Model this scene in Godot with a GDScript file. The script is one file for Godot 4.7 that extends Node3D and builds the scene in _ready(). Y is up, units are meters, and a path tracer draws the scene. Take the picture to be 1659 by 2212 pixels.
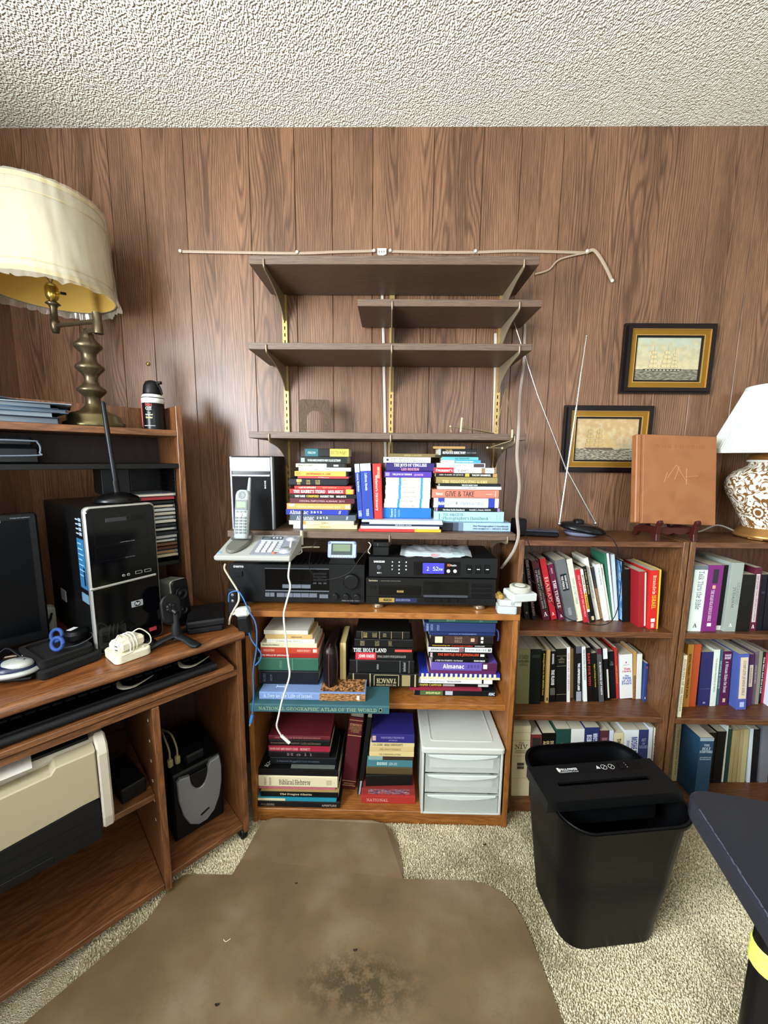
extends Node3D
# A den with wood panelled wall: bookcases, stereo, wall shelves, a corner computer desk.

var mats := {}
var tex := {}
var counts := {}
var fonts := []
var box_cache := {}

func _ready():
	# ---------- camera ----------
	var cam := Camera3D.new()
	cam.name = "camera"
	cam.position = Vector3(0.0000, 1.2900, 1.4800)
	cam.rotation_degrees = Vector3(-7.9000, 0.8500, 0.5500)
	cam.fov = 105.5671
	cam.near = 0.02
	cam.far = 60.0
	add_child(cam)
	# ---------- sky, exposure ----------
	var env := Environment.new()
	env.background_mode = Environment.BG_SKY
	var sky := Sky.new()
	var psm := ProceduralSkyMaterial.new()
	psm.sky_top_color = Color(0.62, 0.76, 1.0)
	psm.sky_horizon_color = Color(0.9, 0.95, 1.0)
	psm.ground_bottom_color = Color(0.42, 0.41, 0.37)
	psm.ground_horizon_color = Color(0.6, 0.6, 0.56)
	psm.sky_energy_multiplier = 2.6
	psm.ground_energy_multiplier = 1.6
	sky.sky_material = psm
	env.sky = sky
	env.tonemap_mode = Environment.TONE_MAPPER_LINEAR
	env.tonemap_exposure = 0.39
	env.sdfgi_enabled = true
	env.ssao_enabled = true
	env.ssil_enabled = true
	var we := WorldEnvironment.new()
	we.name = "environment"
	we.environment = env
	add_child(we)
	# ---------- daylight at the two windows ----------
	daylight("window_daylight", Vector3(-1.36, 1.62, 1.9), Vector3(1, 0.3, 0), 1.35, 1.0, 56.0)
	daylight("back_window_daylight", Vector3(1.15, 1.55, 3.45), Vector3(-0.1, 0.25, -1), 1.45, 1.2, 6.0)
	# ---------- build ----------
	for f in [["Droid Sans", 400], ["Droid Sans", 700], ["Droid Serif", 400], ["Droid Serif", 700], ["Droid Sans Mono", 400]]:
		var sf := SystemFont.new()
		sf.font_names = PackedStringArray([f[0]])
		sf.font_weight = f[1]
		fonts.append(sf)
	make_textures()
	build_room()
	build_bookcases()
	build_desk()
	build_wall_shelves()
	build_books()
	build_stereo()
	build_desk_things()
	build_hutch_things()
	build_bookcase_top_things()
	build_floor_things()
	build_cables()

func daylight(called, at, towards, w, h, energy):
	var l := AreaLight3D.new()
	l.name = called
	l.area_size = Vector2(w, h)
	l.light_color = Color(0.93, 0.97, 1.0)
	l.light_energy = energy
	l.shadow_enabled = true
	l.area_range = 12.0
	add_child(l)
	l.position = at
	l.look_at_from_position(at, at + towards, Vector3.UP)

# ---------------------------------------------------------------- nodes
func numbered(called: String) -> String:
	var n: int = counts.get(called, 0)
	counts[called] = n + 1
	return called if n == 0 else "%s_%03d" % [called, n]

func thing(called, label, category, at = Vector3.ZERO, turn = 0.0, group = ""):
	var o := Node3D.new()
	o.name = numbered(called)
	add_child(o)
	o.position = at
	o.rotation_degrees.y = turn
	o.set_meta("label", label)
	o.set_meta("category", category)
	if group:
		o.set_meta("group", group)
	return o

func struct(called, parent = self):
	var o := Node3D.new()
	o.name = called
	parent.add_child(o)
	o.set_meta("kind", "structure")
	return o

func mb() -> SurfaceTool:
	var s := SurfaceTool.new()
	s.begin(Mesh.PRIMITIVE_TRIANGLES)
	s.set_smooth_group(-1)
	return s

func put(s: SurfaceTool, called: String, m: Material, parent: Node3D, at = Vector3.ZERO) -> MeshInstance3D:
	s.generate_normals()
	return place(s.commit(), called, m, parent, at)

func place(mesh: Mesh, called: String, m: Material, parent: Node3D, at = Vector3.ZERO) -> MeshInstance3D:
	var o := MeshInstance3D.new()
	o.name = called
	o.mesh = mesh
	o.material_override = m
	o.cast_shadow = GeometryInstance3D.SHADOW_CASTING_SETTING_ON
	o.position = at
	parent.add_child(o, true)
	return o

# one boxed part in one call: lo and hi corners
func bp(called, parent, m, lo: Vector3, hi: Vector3, bevel = 0.0):
	var s := mb()
	box(s, lo, hi, bevel)
	return put(s, called, m, parent)

# ---------------------------------------------------------------- materials
func mat(hex: String, rough = 0.6, metal = 0.0, spec = 0.36) -> StandardMaterial3D:
	var k := "%s %s %s %s" % [hex, rough, metal, spec]
	if not mats.has(k):
		var m := StandardMaterial3D.new()
		m.albedo_color = Color.html(hex)
		m.roughness = rough
		m.metallic = metal
		m.metallic_specular = spec
		mats[k] = m
	return mats[k]

func wood(which: String, tint: String, scale: Vector3, rough = 0.45, offset = Vector3.ZERO) -> StandardMaterial3D:
	var k := "wood %s %s %s %s %s" % [which, tint, scale, rough, offset]
	if not mats.has(k):
		var m := StandardMaterial3D.new()
		m.albedo_color = Color.html(tint)
		m.albedo_texture = tex[which]
		m.uv1_triplanar = true
		m.uv1_triplanar_sharpness = 8.0
		m.uv1_scale = scale
		m.uv1_offset = offset
		m.roughness = rough
		mats[k] = m
	return mats[k]

func clear(hex: String, alpha: float, rough = 0.08) -> StandardMaterial3D:
	var k := "clear %s %s %s" % [hex, alpha, rough]
	if not mats.has(k):
		var m := StandardMaterial3D.new()
		var c := Color.html(hex)
		c.a = alpha
		m.albedo_color = c
		m.roughness = rough
		m.transparency = BaseMaterial3D.TRANSPARENCY_ALPHA
		mats[k] = m
	return mats[k]

func glow(hex: String, energy: float) -> StandardMaterial3D:
	var k := "glow %s %s" % [hex, energy]
	if not mats.has(k):
		var m := StandardMaterial3D.new()
		m.albedo_color = Color.html(hex)
		m.emission_enabled = true
		m.emission = Color.html(hex)
		m.emission_energy_multiplier = energy
		m.roughness = 0.3
		mats[k] = m
	return mats[k]

func printed(which: String, rough = 0.5) -> StandardMaterial3D:
	var k := "print %s %s" % [which, rough]
	if not mats.has(k):
		var m := StandardMaterial3D.new()
		m.albedo_texture = tex[which]
		m.roughness = rough
		mats[k] = m
	return mats[k]

# ---------------------------------------------------------------- shapes
# corners given counter-clockwise or not: the face is turned to look along "out"
func tri(s: SurfaceTool, a: Vector3, b: Vector3, c: Vector3, out: Vector3):
	if (b - a).cross(c - a).dot(out) > 0:
		s.add_vertex(a); s.add_vertex(c); s.add_vertex(b)
	else:
		s.add_vertex(a); s.add_vertex(b); s.add_vertex(c)

func quad(s: SurfaceTool, a: Vector3, b: Vector3, c: Vector3, d: Vector3, out: Vector3):
	tri(s, a, b, c, out)
	tri(s, a, c, d, out)

func box(s: SurfaceTool, lo: Vector3, hi: Vector3, e = 0.0, xf = Transform3D.IDENTITY):
	var c := (lo + hi) / 2.0
	var h := (hi - lo).abs() / 2.0
	e = minf(e, minf(h.x, minf(h.y, h.z)) * 0.49)
	for i in 3:
		var j := (i + 1) % 3
		var k := (i + 2) % 3
		for si in [-1.0, 1.0]:
			var v := []
			for q in [[-1.0, -1.0], [1.0, -1.0], [1.0, 1.0], [-1.0, 1.0]]:
				var p := Vector3.ZERO
				p[i] = si * h[i]; p[j] = q[0] * (h[j] - e); p[k] = q[1] * (h[k] - e)
				v.append(xf * (c + p))
			var out := Vector3.ZERO
			out[i] = si
			quad(s, v[0], v[1], v[2], v[3], xf.basis * out)
			if e > 0.0:
				for sj in [-1.0, 1.0]:
					var w := []
					for q in [[0, -1.0], [0, 1.0], [1, 1.0], [1, -1.0]]:
						var p := Vector3.ZERO
						p[i] = si * (h[i] if q[0] == 0 else h[i] - e)
						p[j] = sj * (h[j] - e if q[0] == 0 else h[j])
						p[k] = q[1] * (h[k] - e)
						w.append(xf * (c + p))
					var o2 := Vector3.ZERO
					o2[i] = si; o2[j] = sj
					quad(s, w[0], w[1], w[2], w[3], xf.basis * o2)
	if e > 0.0:
		for sx in [-1.0, 1.0]:
			for sy in [-1.0, 1.0]:
				for sz in [-1.0, 1.0]:
					var g := Vector3(sx, sy, sz)
					tri(s, xf * (c + g * (h - Vector3(0, e, e))), xf * (c + g * (h - Vector3(e, 0, e))), xf * (c + g * (h - Vector3(e, e, 0))), xf.basis * g)

# polygon in x and y pushed along z from z0 to z1; e chamfers both rims
func prism(s: SurfaceTool, poly: PackedVector2Array, z0: float, z1: float, xf = Transform3D.IDENTITY, e = 0.0, smooth = false):
	if Geometry2D.is_polygon_clockwise(poly):
		poly = poly.duplicate()
		poly.reverse()
	var n := poly.size()
	var inner := poly.duplicate()
	if e > 0.0:
		for i in n:
			var d0 := (poly[i] - poly[(i + n - 1) % n]).normalized()
			var d1 := (poly[(i + 1) % n] - poly[i]).normalized()
			var nn := (Vector2(-d0.y, d0.x) + Vector2(-d1.y, d1.x))
			nn = nn / maxf(0.35, nn.length_squared() / 2.0)
			inner[i] = poly[i] + nn * e
	var t := Geometry2D.triangulate_polygon(inner)
	var f := signf(z1 - z0)
	for q in range(0, t.size(), 3):
		for z in [z0, z1]:
			var a := inner[t[q]]; var b := inner[t[q + 1]]; var c := inner[t[q + 2]]
			tri(s, xf * Vector3(a.x, a.y, z), xf * Vector3(b.x, b.y, z), xf * Vector3(c.x, c.y, z), xf.basis * Vector3(0, 0, f if z == z1 else -f))
	if smooth:
		s.set_smooth_group(7)
	for i in n:
		var a := poly[i]; var b := poly[(i + 1) % n]
		var a2 := inner[i]; var b2 := inner[(i + 1) % n]
		var out := Vector3((b - a).y, -(b - a).x, 0)
		quad(s, xf * Vector3(a.x, a.y, z0 + e * f), xf * Vector3(b.x, b.y, z0 + e * f), xf * Vector3(b.x, b.y, z1 - e * f), xf * Vector3(a.x, a.y, z1 - e * f), xf.basis * out)
		if e > 0.0:
			for g in [[z0, z0 + e * f, -f], [z1, z1 - e * f, f]]:
				quad(s, xf * Vector3(a2.x, a2.y, g[0]), xf * Vector3(b2.x, b2.y, g[0]), xf * Vector3(b.x, b.y, g[1]), xf * Vector3(a.x, a.y, g[1]), xf.basis * (out.normalized() + Vector3(0, 0, g[2])))
	s.set_smooth_group(-1)

# profile of (radius, height) turned round y
func lathe(s: SurfaceTool, prof: Array, n: int, xf = Transform3D.IDENTITY, hard = false, sx = 1.0, sz = 1.0):
	for i in prof.size() - 1:
		s.set_smooth_group(20 + i if hard else 3)
		var p: Vector2 = prof[i]
		var q: Vector2 = prof[i + 1]
		for k in n:
			var a: float = TAU * k / n
			var b := TAU * (k + 1) / n
			var va := Vector3(cos(a) * sx, 0, sin(a) * sz)
			var vb := Vector3(cos(b) * sx, 0, sin(b) * sz)
			var d := q - p
			var out := Vector3(cos((a + b) / 2) * d.y, -d.x, sin((a + b) / 2) * d.y)
			var y0 := Vector3(0, p.y, 0)
			var y1 := Vector3(0, q.y, 0)
			if p.x > 0.00001:
				tri(s, xf * (va * p.x + y0), xf * (vb * p.x + y0), xf * ((vb if q.x > 0.00001 else va) * q.x + y1), xf.basis * out)
			if q.x > 0.00001:
				tri(s, xf * (va * p.x + y0), xf * (vb * q.x + y1), xf * (va * q.x + y1), xf.basis * out)
	s.set_smooth_group(-1)

func V2(flat: Array) -> Array:
	var o := []
	for i in range(0, flat.size(), 2):
		o.append(Vector2(flat[i], flat[i + 1]))
	return o

func P2(flat: Array) -> PackedVector2Array:
	return PackedVector2Array(V2(flat))

# smooth line through points
func curve(pts: Array, k = 8) -> Array:
	var o := []
	var n := pts.size()
	for i in n - 1:
		var a: Vector3 = pts[maxi(i - 1, 0)]
		var b: Vector3 = pts[i]
		var c: Vector3 = pts[i + 1]
		var d: Vector3 = pts[mini(i + 2, n - 1)]
		for j in k:
			o.append(b.cubic_interpolate(c, a, d, float(j) / k))
	o.append(pts[n - 1])
	return o

# round or flat (ry != rx) tube along a line; r may be an array
func tube(s: SurfaceTool, pts: Array, r, n = 8, flat = 1.0, up = Vector3.UP, caps = true):
	var rings := []
	var m := pts.size()
	var side := Vector3.ZERO
	for i in m:
		var d: Vector3 = ((pts[mini(i + 1, m - 1)] as Vector3) - (pts[maxi(i - 1, 0)] as Vector3)).normalized()
		if i == 0:
			side = d.cross(up)
			if side.length() < 0.01:
				side = d.cross(Vector3.RIGHT)
		side = (side - d * side.dot(d)).normalized()
		var over := side.cross(d).normalized()
		var rr: float = r[i] if r is Array else r
		var ring := []
		for k in n:
			var a: float = TAU * k / n
			ring.append((pts[i] as Vector3) + side * cos(a) * rr + over * sin(a) * rr * flat)
		rings.append(ring)
	s.set_smooth_group(5)
	for i in m - 1:
		var mid: Vector3 = ((pts[i] as Vector3) + (pts[i + 1] as Vector3)) / 2.0
		for k in n:
			var a: Vector3 = rings[i][k]; var b: Vector3 = rings[i][(k + 1) % n]
			var c: Vector3 = rings[i + 1][(k + 1) % n]; var e: Vector3 = rings[i + 1][k]
			quad(s, a, b, c, e, (a + b + c + e) / 4.0 - mid)
	s.set_smooth_group(-1)
	if caps:
		for g in [[0, 1], [m - 1, m - 2]]:
			var p: Vector3 = pts[g[0]]
			var o: Vector3 = p - (pts[g[1]] as Vector3)
			for k in n:
				tri(s, p, rings[g[0]][k], rings[g[0]][(k + 1) % n], o)

func ball(s: SurfaceTool, c: Vector3, rx: float, ry = -1.0, rz = -1.0, n = 16, turn = Basis.IDENTITY):
	ry = rx if ry < 0 else ry
	rz = rx if rz < 0 else rz
	var prof := []
	for i in 9:
		var a: float = -PI / 2 + PI * i / 8
		prof.append(Vector2(cos(a) if i > 0 and i < 8 else 0.0, sin(a)))
	lathe(s, prof, n, Transform3D(turn * Basis.from_scale(Vector3(rx, ry, rz)), c))

# rounded rectangle outline
func rrect(w: float, h: float, r: float, k = 5, cx = 0.0, cy = 0.0) -> PackedVector2Array:
	var o := PackedVector2Array()
	for c in [[1, 1, 0], [-1, 1, 1], [-1, -1, 2], [1, -1, 3]]:
		for i in k + 1:
			var a: float = PI / 2 * (c[2] + float(i) / k)
			o.append(Vector2(cx + c[0] * (w / 2 - r) + cos(a) * r, cy + c[1] * (h / 2 - r) + sin(a) * r))
	return o

# stacked outlines of equal point count joined to a skin; rows of Vector3
func skin(s: SurfaceTool, rows: Array, centre_of: Callable, cap0 = true, cap1 = true, closed = true, group = 9):
	s.set_smooth_group(group)
	for i in rows.size() - 1:
		var n: int = rows[i].size()
		for k in (n if closed else n - 1):
			var a: Vector3 = rows[i][k]; var b: Vector3 = rows[i][(k + 1) % n]
			var c: Vector3 = rows[i + 1][(k + 1) % n]; var d: Vector3 = rows[i + 1][k]
			var m := (a + b + c + d) / 4.0
			quad(s, a, b, c, d, m - centre_of.call(m))
	s.set_smooth_group(-1)
	for g in [[0, 1, cap0], [rows.size() - 1, rows.size() - 2, cap1]]:
		if g[2]:
			var c := Vector3.ZERO
			var c2 := Vector3.ZERO
			for p in rows[g[0]]: c += p
			for p in rows[g[1]]: c2 += p
			c /= rows[g[0]].size()
			c2 /= rows[g[1]].size()
			var out := c - c2
			var n: int = rows[g[0]].size()
			for k in n:
				tri(s, c, rows[g[0]][k], rows[g[0]][(k + 1) % n], out)

# frame (ring) between two outlines with the same point count, pushed along z
func ring_prism(s: SurfaceTool, outer: PackedVector2Array, inner: PackedVector2Array, z0: float, z1: float, xf = Transform3D.IDENTITY):
	var n := outer.size()
	for i in n:
		var j := (i + 1) % n
		var a := outer[i]; var b := outer[j]; var c := inner[j]; var d := inner[i]
		for z in [z0, z1]:
			quad(s, xf * Vector3(a.x, a.y, z), xf * Vector3(b.x, b.y, z), xf * Vector3(c.x, c.y, z), xf * Vector3(d.x, d.y, z), xf.basis * Vector3(0, 0, signf(z - (z0 + z1) / 2)))
		var o := Vector3((b - a).y, -(b - a).x, 0)
		if Geometry2D.is_polygon_clockwise(outer): o = -o
		quad(s, xf * Vector3(a.x, a.y, z0), xf * Vector3(b.x, b.y, z0), xf * Vector3(b.x, b.y, z1), xf * Vector3(a.x, a.y, z1), xf.basis * o)
		quad(s, xf * Vector3(d.x, d.y, z0), xf * Vector3(c.x, c.y, z0), xf * Vector3(c.x, c.y, z1), xf * Vector3(d.x, d.y, z1), xf.basis * -o)

# a flat printed sheet with texture coordinates: corner, right edge, up edge
func sheet(called, parent, m, at: Vector3, right: Vector3, up: Vector3):
	var s := SurfaceTool.new()
	s.begin(Mesh.PRIMITIVE_TRIANGLES)
	var n := right.cross(up).normalized()
	for q in [[0, 0], [1, 1], [1, 0], [0, 0], [0, 1], [1, 1]]:
		s.set_normal(n)
		s.set_uv(Vector2(q[0], 1 - q[1]))
		s.add_vertex(at + right * q[0] + up * q[1])
	return place(s.commit(), called, m, parent)

# raised lettering filling a box of w by h, centred at "at"; right and up give its plane
func letters(txt: String, parent, m, at: Vector3, right: Vector3, up: Vector3, w: float, h: float, font = 0, called = "lettering", fit = false):
	var t := TextMesh.new()
	t.text = txt
	t.font = fonts[font]
	t.font_size = 24
	t.pixel_size = 0.01
	t.depth = 0.02
	t.curve_step = 3.0
	var b := t.get_aabb()
	if b.size.x < 0.0001 or b.size.y < 0.0001:
		return
	var kx := w / b.size.x
	var ky := h / b.size.y
	if fit:
		kx = minf(kx, ky)
		ky = kx
	right = right.normalized()
	up = up.normalized()
	var nrm := right.cross(up)
	var bs := Basis(right * kx, up * ky, nrm * 0.02)
	var c := b.position + b.size / 2.0
	var o := place(t, called, m, parent)
	o.transform = Transform3D(bs, at - bs * Vector3(c.x, c.y, b.position.z))
	return o

# ---------------------------------------------------------------- textures
func image_texture(w: int, h: int, data: PackedByteArray) -> ImageTexture:
	return ImageTexture.create_from_image(Image.create_from_data(w, h, false, Image.FORMAT_RGB8, data))

func noise(sd: int, freq: float, oct = 2) -> FastNoiseLite:
	var n := FastNoiseLite.new()
	n.seed = sd
	n.noise_type = FastNoiseLite.TYPE_SIMPLEX
	n.frequency = freq
	n.fractal_octaves = oct
	return n

# wood with the grain along v; repeats in both directions by mirroring
func grain(called: String, w: int, h: int, sd: int, dark: Color, light: Color, bands: float, streak: float, flames: float, rotate = true):
	var d := PackedByteArray()
	d.resize(w * h * 3)
	var d2 := PackedByteArray()
	d2.resize(w * h * 3)
	var n1 := noise(sd, 1.0, 2)
	var n2 := noise(sd + 1, 1.0, 2)
	for y in h:
		var v := absf(2.0 * y / h - 1.0)
		for x in w:
			var u := absf(2.0 * x / w - 1.0)
			var warp := n1.get_noise_2d(u * 2.0, v * 1.3)
			var t := u * bands + warp * flames
			var ring := 0.5 + 0.5 * sin(t * TAU)
			ring = pow(ring, 0.6)
			var fine := 0.5 + 0.5 * n2.get_noise_2d(u * 90.0, v * 5.0)
			var pore := n2.get_noise_2d(u * 170.0 + 40.0, v * 9.0)
			var f := clampf(0.25 + ring * 0.45 + (fine - 0.5) * streak - (0.35 if pore > 0.33 else 0.0), 0.0, 1.0)
			var c := dark.lerp(light, f)
			var r8 := int(c.r * 255); var g8 := int(c.g * 255); var b8 := int(c.b * 255)
			var i := (y * w + x) * 3
			d[i] = r8; d[i + 1] = g8; d[i + 2] = b8
			var i2 := (x * h + y) * 3
			d2[i2] = r8; d2[i2 + 1] = g8; d2[i2 + 2] = b8
	tex[called] = image_texture(w, h, d)
	if rotate:
		tex[called + "_across"] = image_texture(h, w, d2)

# the printed wall panelling: four planks side by side, repeated along the wall
func panel_texture():
	var w := 768
	var h := 1536
	var d := PackedByteArray()
	d.resize(w * h * 3)
	var n1 := noise(11, 1.0, 2)
	var n2 := noise(12, 1.0, 1)
	var n3 := noise(13, 1.0, 2)
	var edge := [0.0, 0.3325, 0.576, 0.778, 1.0]
	var dark := Color.html("4a3222")
	var light := Color.html("866147")
	for y in h:
		var v := float(y) / h
		for x in w:
			var u := float(x) / w
			var p := 0 if u < edge[1] else 1 if u < edge[2] else 2 if u < edge[3] else 3
			var c: float = (u - edge[p]) / (edge[p + 1] - edge[p])
			var X := u * 0.61
			var Y := v * 2.4
			var slow := n1.get_noise_2d(X * 9.0 + p * 7.0, Y * 1.1)
			var t := 0.0
			if p == 0:
				var k := (c - 0.36) if c < 0.62 else (c - 0.86)
				var q := absf(k)
				t = Y * 4.5 + q * q * 60.0 / (0.3 + q) + slow * 1.6
			elif p == 3:
				var q := absf(c - 0.5)
				t = Y * 4.0 + q * q * 64.0 / (0.35 + q) + slow * 1.3
			elif p == 1:
				t = c * 11.0 + slow * 2.4 + sin(Y * 2.1 + c * 3.0) * 0.35
			else:
				t = c * 17.0 + slow * 1.2
			var ring := 0.5 + 0.5 * sin(t * TAU)
			ring = 1.0 - pow(1.0 - ring, 2.2)
			var fine := n2.get_noise_2d(X * 1500.0, Y * 14.0)
			var fine2 := n2.get_noise_2d(X * 520.0 + 90.0, Y * 5.0)
			var f := 0.5 + (ring - 0.62) * 0.52 + fine * 0.22 + fine2 * 0.26 + n3.get_noise_2d(X * 6.0, Y * 0.9) * 0.25
			if p == 1 and c > 0.3 and c < 0.72:
				f -= 0.14
			var col := dark.lerp(light, clampf(f, 0.0, 1.0))
			var i := (y * w + x) * 3
			d[i] = int(col.r * 255); d[i + 1] = int(col.g * 255); d[i + 2] = int(col.b * 255)
	tex["panel"] = image_texture(w, h, d)

# height of the sprayed ceiling: rounded worms of plaster
func ceiling_texture():
	var w := 1024
	var d := PackedByteArray()
	d.resize(w * w * 3)
	var a := noise(31, 0.05, 2)
	var b := noise(32, 0.11, 1)
	var e := noise(33, 0.02, 1)
	for y in w:
		for x in w:
			# blend the borders so that the pattern repeats
			var f := 0.0
			var v1 := a.get_noise_2d(x * 1.1, y * 0.8) * 0.5 + b.get_noise_2d(x * 1.1, y * 0.85) * 0.5
			f = 0.42 + 0.9 * v1 + e.get_noise_2d(x, y) * 0.06
			var g := int(clampf(f, 0, 1) * 255)
			var i := (y * w + x) * 3
			d[i] = g; d[i + 1] = g; d[i + 2] = g
	tex["ceiling_height"] = image_texture(w, w, d)

func carpet_texture():
	var w := 1024
	var d := PackedByteArray()
	d.resize(w * w * 3)
	var hgt := PackedByteArray()
	hgt.resize(w * w * 3)
	var a := noise(41, 0.16, 2)
	var b := noise(42, 0.006, 3)
	var e := noise(43, 0.03, 2)
	var dark := Color.html("a89a78")
	var light := Color.html("ddd0b2")
	for y in w:
		for x in w:
			var t := a.get_noise_2d(x * 1.4, y)
			var f := 0.62 + t * 0.5 + b.get_noise_2d(x, y) * 0.35 + e.get_noise_2d(x, y) * 0.2
			var c := dark.lerp(light, clampf(f, 0, 1))
			var i := (y * w + x) * 3
			d[i] = int(c.r * 255); d[i + 1] = int(c.g * 255); d[i + 2] = int(c.b * 255)
			var g := int(clampf(0.5 + t * 0.7, 0, 1) * 255)
			hgt[i] = g; hgt[i + 1] = g; hgt[i + 2] = g
	tex["carpet"] = image_texture(w, w, d)
	tex["carpet_height"] = image_texture(w, w, hgt)

# plastic chair mat: even tan with faint clouds, specks and the grey rubbed patches seen in it
func mat_texture():
	var w := 1024
	var d := PackedByteArray()
	d.resize(w * w * 3)
	var b := noise(52, 0.004, 3)
	var e := noise(53, 0.022, 4)
	var k := noise(54, 0.12, 2)
	var base := Color.html("6d583d")
	var dirt := Color.html("37301f")
	for y in w:
		for x in w:
			var f := b.get_noise_2d(x, y)
			var c := base.lightened(clampf(f * 0.12, 0, 1)).darkened(clampf(-f * 0.12, 0, 1))
			# the patch of ground-in dirt under the chair, grainy
			var px := (x / 1024.0 - 0.615) / 0.15
			var py := (y / 1024.0 - 0.425) / 0.08
			var r := 1.0 - sqrt(px * px + py * py)
			var g := clampf(r * 1.1, 0, 1) * clampf(0.55 + 1.1 * e.get_noise_2d(x, y) + 0.5 * k.get_noise_2d(x, y), 0, 1)
			var g2 := clampf(e.get_noise_2d(x + 500, y) * 0.5 + k.get_noise_2d(x, y + 300) * 0.3, 0, 1)
			c = c.lerp(dirt, clampf(g + g2 * 0.22, 0, 0.7))
			var i := (y * w + x) * 3
			d[i] = int(c.r * 255); d[i + 1] = int(c.g * 255); d[i + 2] = int(c.b * 255)
	tex["chair_mat"] = image_texture(w, w, d)

# paintings: a stand-in of a sailing ship on a grey sea
func ship_texture(called: String, sd: int, second: bool):
	var w := 320
	var h := 216
	var im := Image.create(w, h, false, Image.FORMAT_RGB8)
	var n := noise(sd, 0.02, 3)
	var n2 := noise(sd + 5, 0.09, 2)
	var hz := 0.72 if second else 0.735
	for y in h:
		for x in w:
			var v := float(y) / h
			var u := float(x) / w
			var c: Color
			if v < hz:
				c = Color.html("a39d80").lerp(Color.html("b8ab86"), clampf(v * 1.2 + n.get_noise_2d(x, y) * 0.8, 0, 1))
				if second:
					c = Color.html("a98b60").lerp(Color.html("b5a07a"), clampf(v * 1.3 + n.get_noise_2d(x, y), 0, 1))
					if u > 0.55 and v > 0.4:
						c = c.lerp(Color.html("8a8272"), clampf((v - 0.4) * 2.2 * (u - 0.55) * 2.6 + n.get_noise_2d(x * 2, y * 2) * 0.3, 0, 0.75))
				else:
					c = c.lerp(Color.html("9fb0a8"), clampf(0.5 - v * 1.6 + n.get_noise_2d(x + 300, y) * 0.7, 0, 0.5))
			else:
				var t := n2.get_noise_2d(x * 0.35 + y * 0.6, y * 1.6)
				c = Color.html("4b4a40").lerp(Color.html("87826f"), clampf(0.4 + t * 1.1, 0, 1))
				if second:
					c = c.lerp(Color.html("b5a488"), clampf(n2.get_noise_2d(x * 0.4 - y * 0.5, y * 1.2) * 1.6 - 0.1, 0, 0.8))
			im.set_pixel(x, y, c)
	var sail := Color.html("cfc090") if not second else Color.html("c2a268")
	var shade := Color.html("5d5340")
	var masts := [[0.29, 0.13, 1.0], [0.5, 0.16, 1.0], [0.62, 0.1, 0.85]] if not second else [[0.24, 0.13, 1.0], [0.38, 0.13, 1.0]]
	var deck := 0.73 if not second else 0.70
	for m in masts:
		for k in 4:
			var v1: float = deck - 0.03 - k * 0.105 * m[2]
			var wd: float = m[1] * (1.0 - 0.17 * k)
			for y in int(0.085 * m[2] * h):
				var yy := int(v1 * h) - y
				var bulge: float = 0.012 * sin(PI * y / (0.085 * m[2] * h))
				for x in range(int((m[0] - wd * 0.5 - bulge) * w), int((m[0] + wd * 0.5 + bulge) * w)):
					if x > 1 and x < w - 1 and yy > 1:
						var edge: bool = y < 2 or y > int(0.085 * m[2] * h) - 2 or absf(x / float(w) - m[0]) > wd * 0.5 + bulge - 0.008
						im.set_pixel(x, yy, sail.lerp(shade, 0.6 if edge else 0.1 + 0.4 * clampf(n2.get_noise_2d(x * 3, yy * 3), 0, 1)))
		for y in range(int((deck - 0.55 * m[2]) * h), int(deck * h)):
			im.set_pixel(int(m[0] * w), y, shade)
	for k in 60:
		var f := k / 60.0
		var y0 := int((deck - 0.42 + f * 0.4) * h)
		for x in range(int((0.2 - f * 0.12) * w), int((0.2 - f * 0.03) * w)):
			if not second and k % 20 < 15:
				im.set_pixel(x, y0, sail.lerp(shade, 0.3))
		if second:
			for x in range(int(0.46 * w), int((0.46 + f * 0.24) * w)):
				im.set_pixel(x, y0, sail.lerp(shade, 0.15))
	var x0 := 0.13 if not second else 0.14
	var x1 := 0.74 if not second else 0.62
	for y in int(0.055 * h):
		var f := y / (0.055 * h)
		for x in range(int((x0 + f * 0.07) * w), int((x1 - f * 0.02) * w)):
			var c := Color.html("2d2a25") if f > 0.6 or f < 0.3 else (Color.html("cfc6a8") if (x / 6) % 3 < 2 else Color.html("2d2a25"))
			if second: c = Color.html("5a4a38")
			im.set_pixel(x, int(deck * h) + y, c)
	tex[called] = ImageTexture.create_from_image(im)

# painted scrollwork of the porcelain lamp base
func porcelain_texture():
	var w := 512
	var h := 512
	var d := PackedByteArray()
	d.resize(w * h * 3)
	var a := noise(61, 0.013, 1)
	var b := noise(62, 0.03, 1)
	var white := Color.html("d8d4c6")
	var brown := Color.html("74502c")
	for y in h:
		for x in w:
			var p := a.get_noise_2d(x, y)
			var q := b.get_noise_2d(x + p * 40, y - p * 40)
			var on := absf(p) < 0.07 or q > 0.24
			for f in [[110, 330], [300, 150], [430, 380], [210, 60]]:
				var r := Vector2(x - f[0], y - f[1]).length()
				var ang := atan2(y - f[1], x - f[0])
				var rr := 34.0 + 4.0 * sin(ang * 12.0)
				if r < rr + 10: on = r < rr and r > 24
				if r < 15: on = true
			var c := white.lerp(brown, 1.0 if on else 0.0)
			var i := (y * w + x) * 3
			d[i] = int(c.r * 255); d[i + 1] = int(c.g * 255); d[i + 2] = int(c.b * 255)
	tex["porcelain"] = image_texture(w, h, d)

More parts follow.
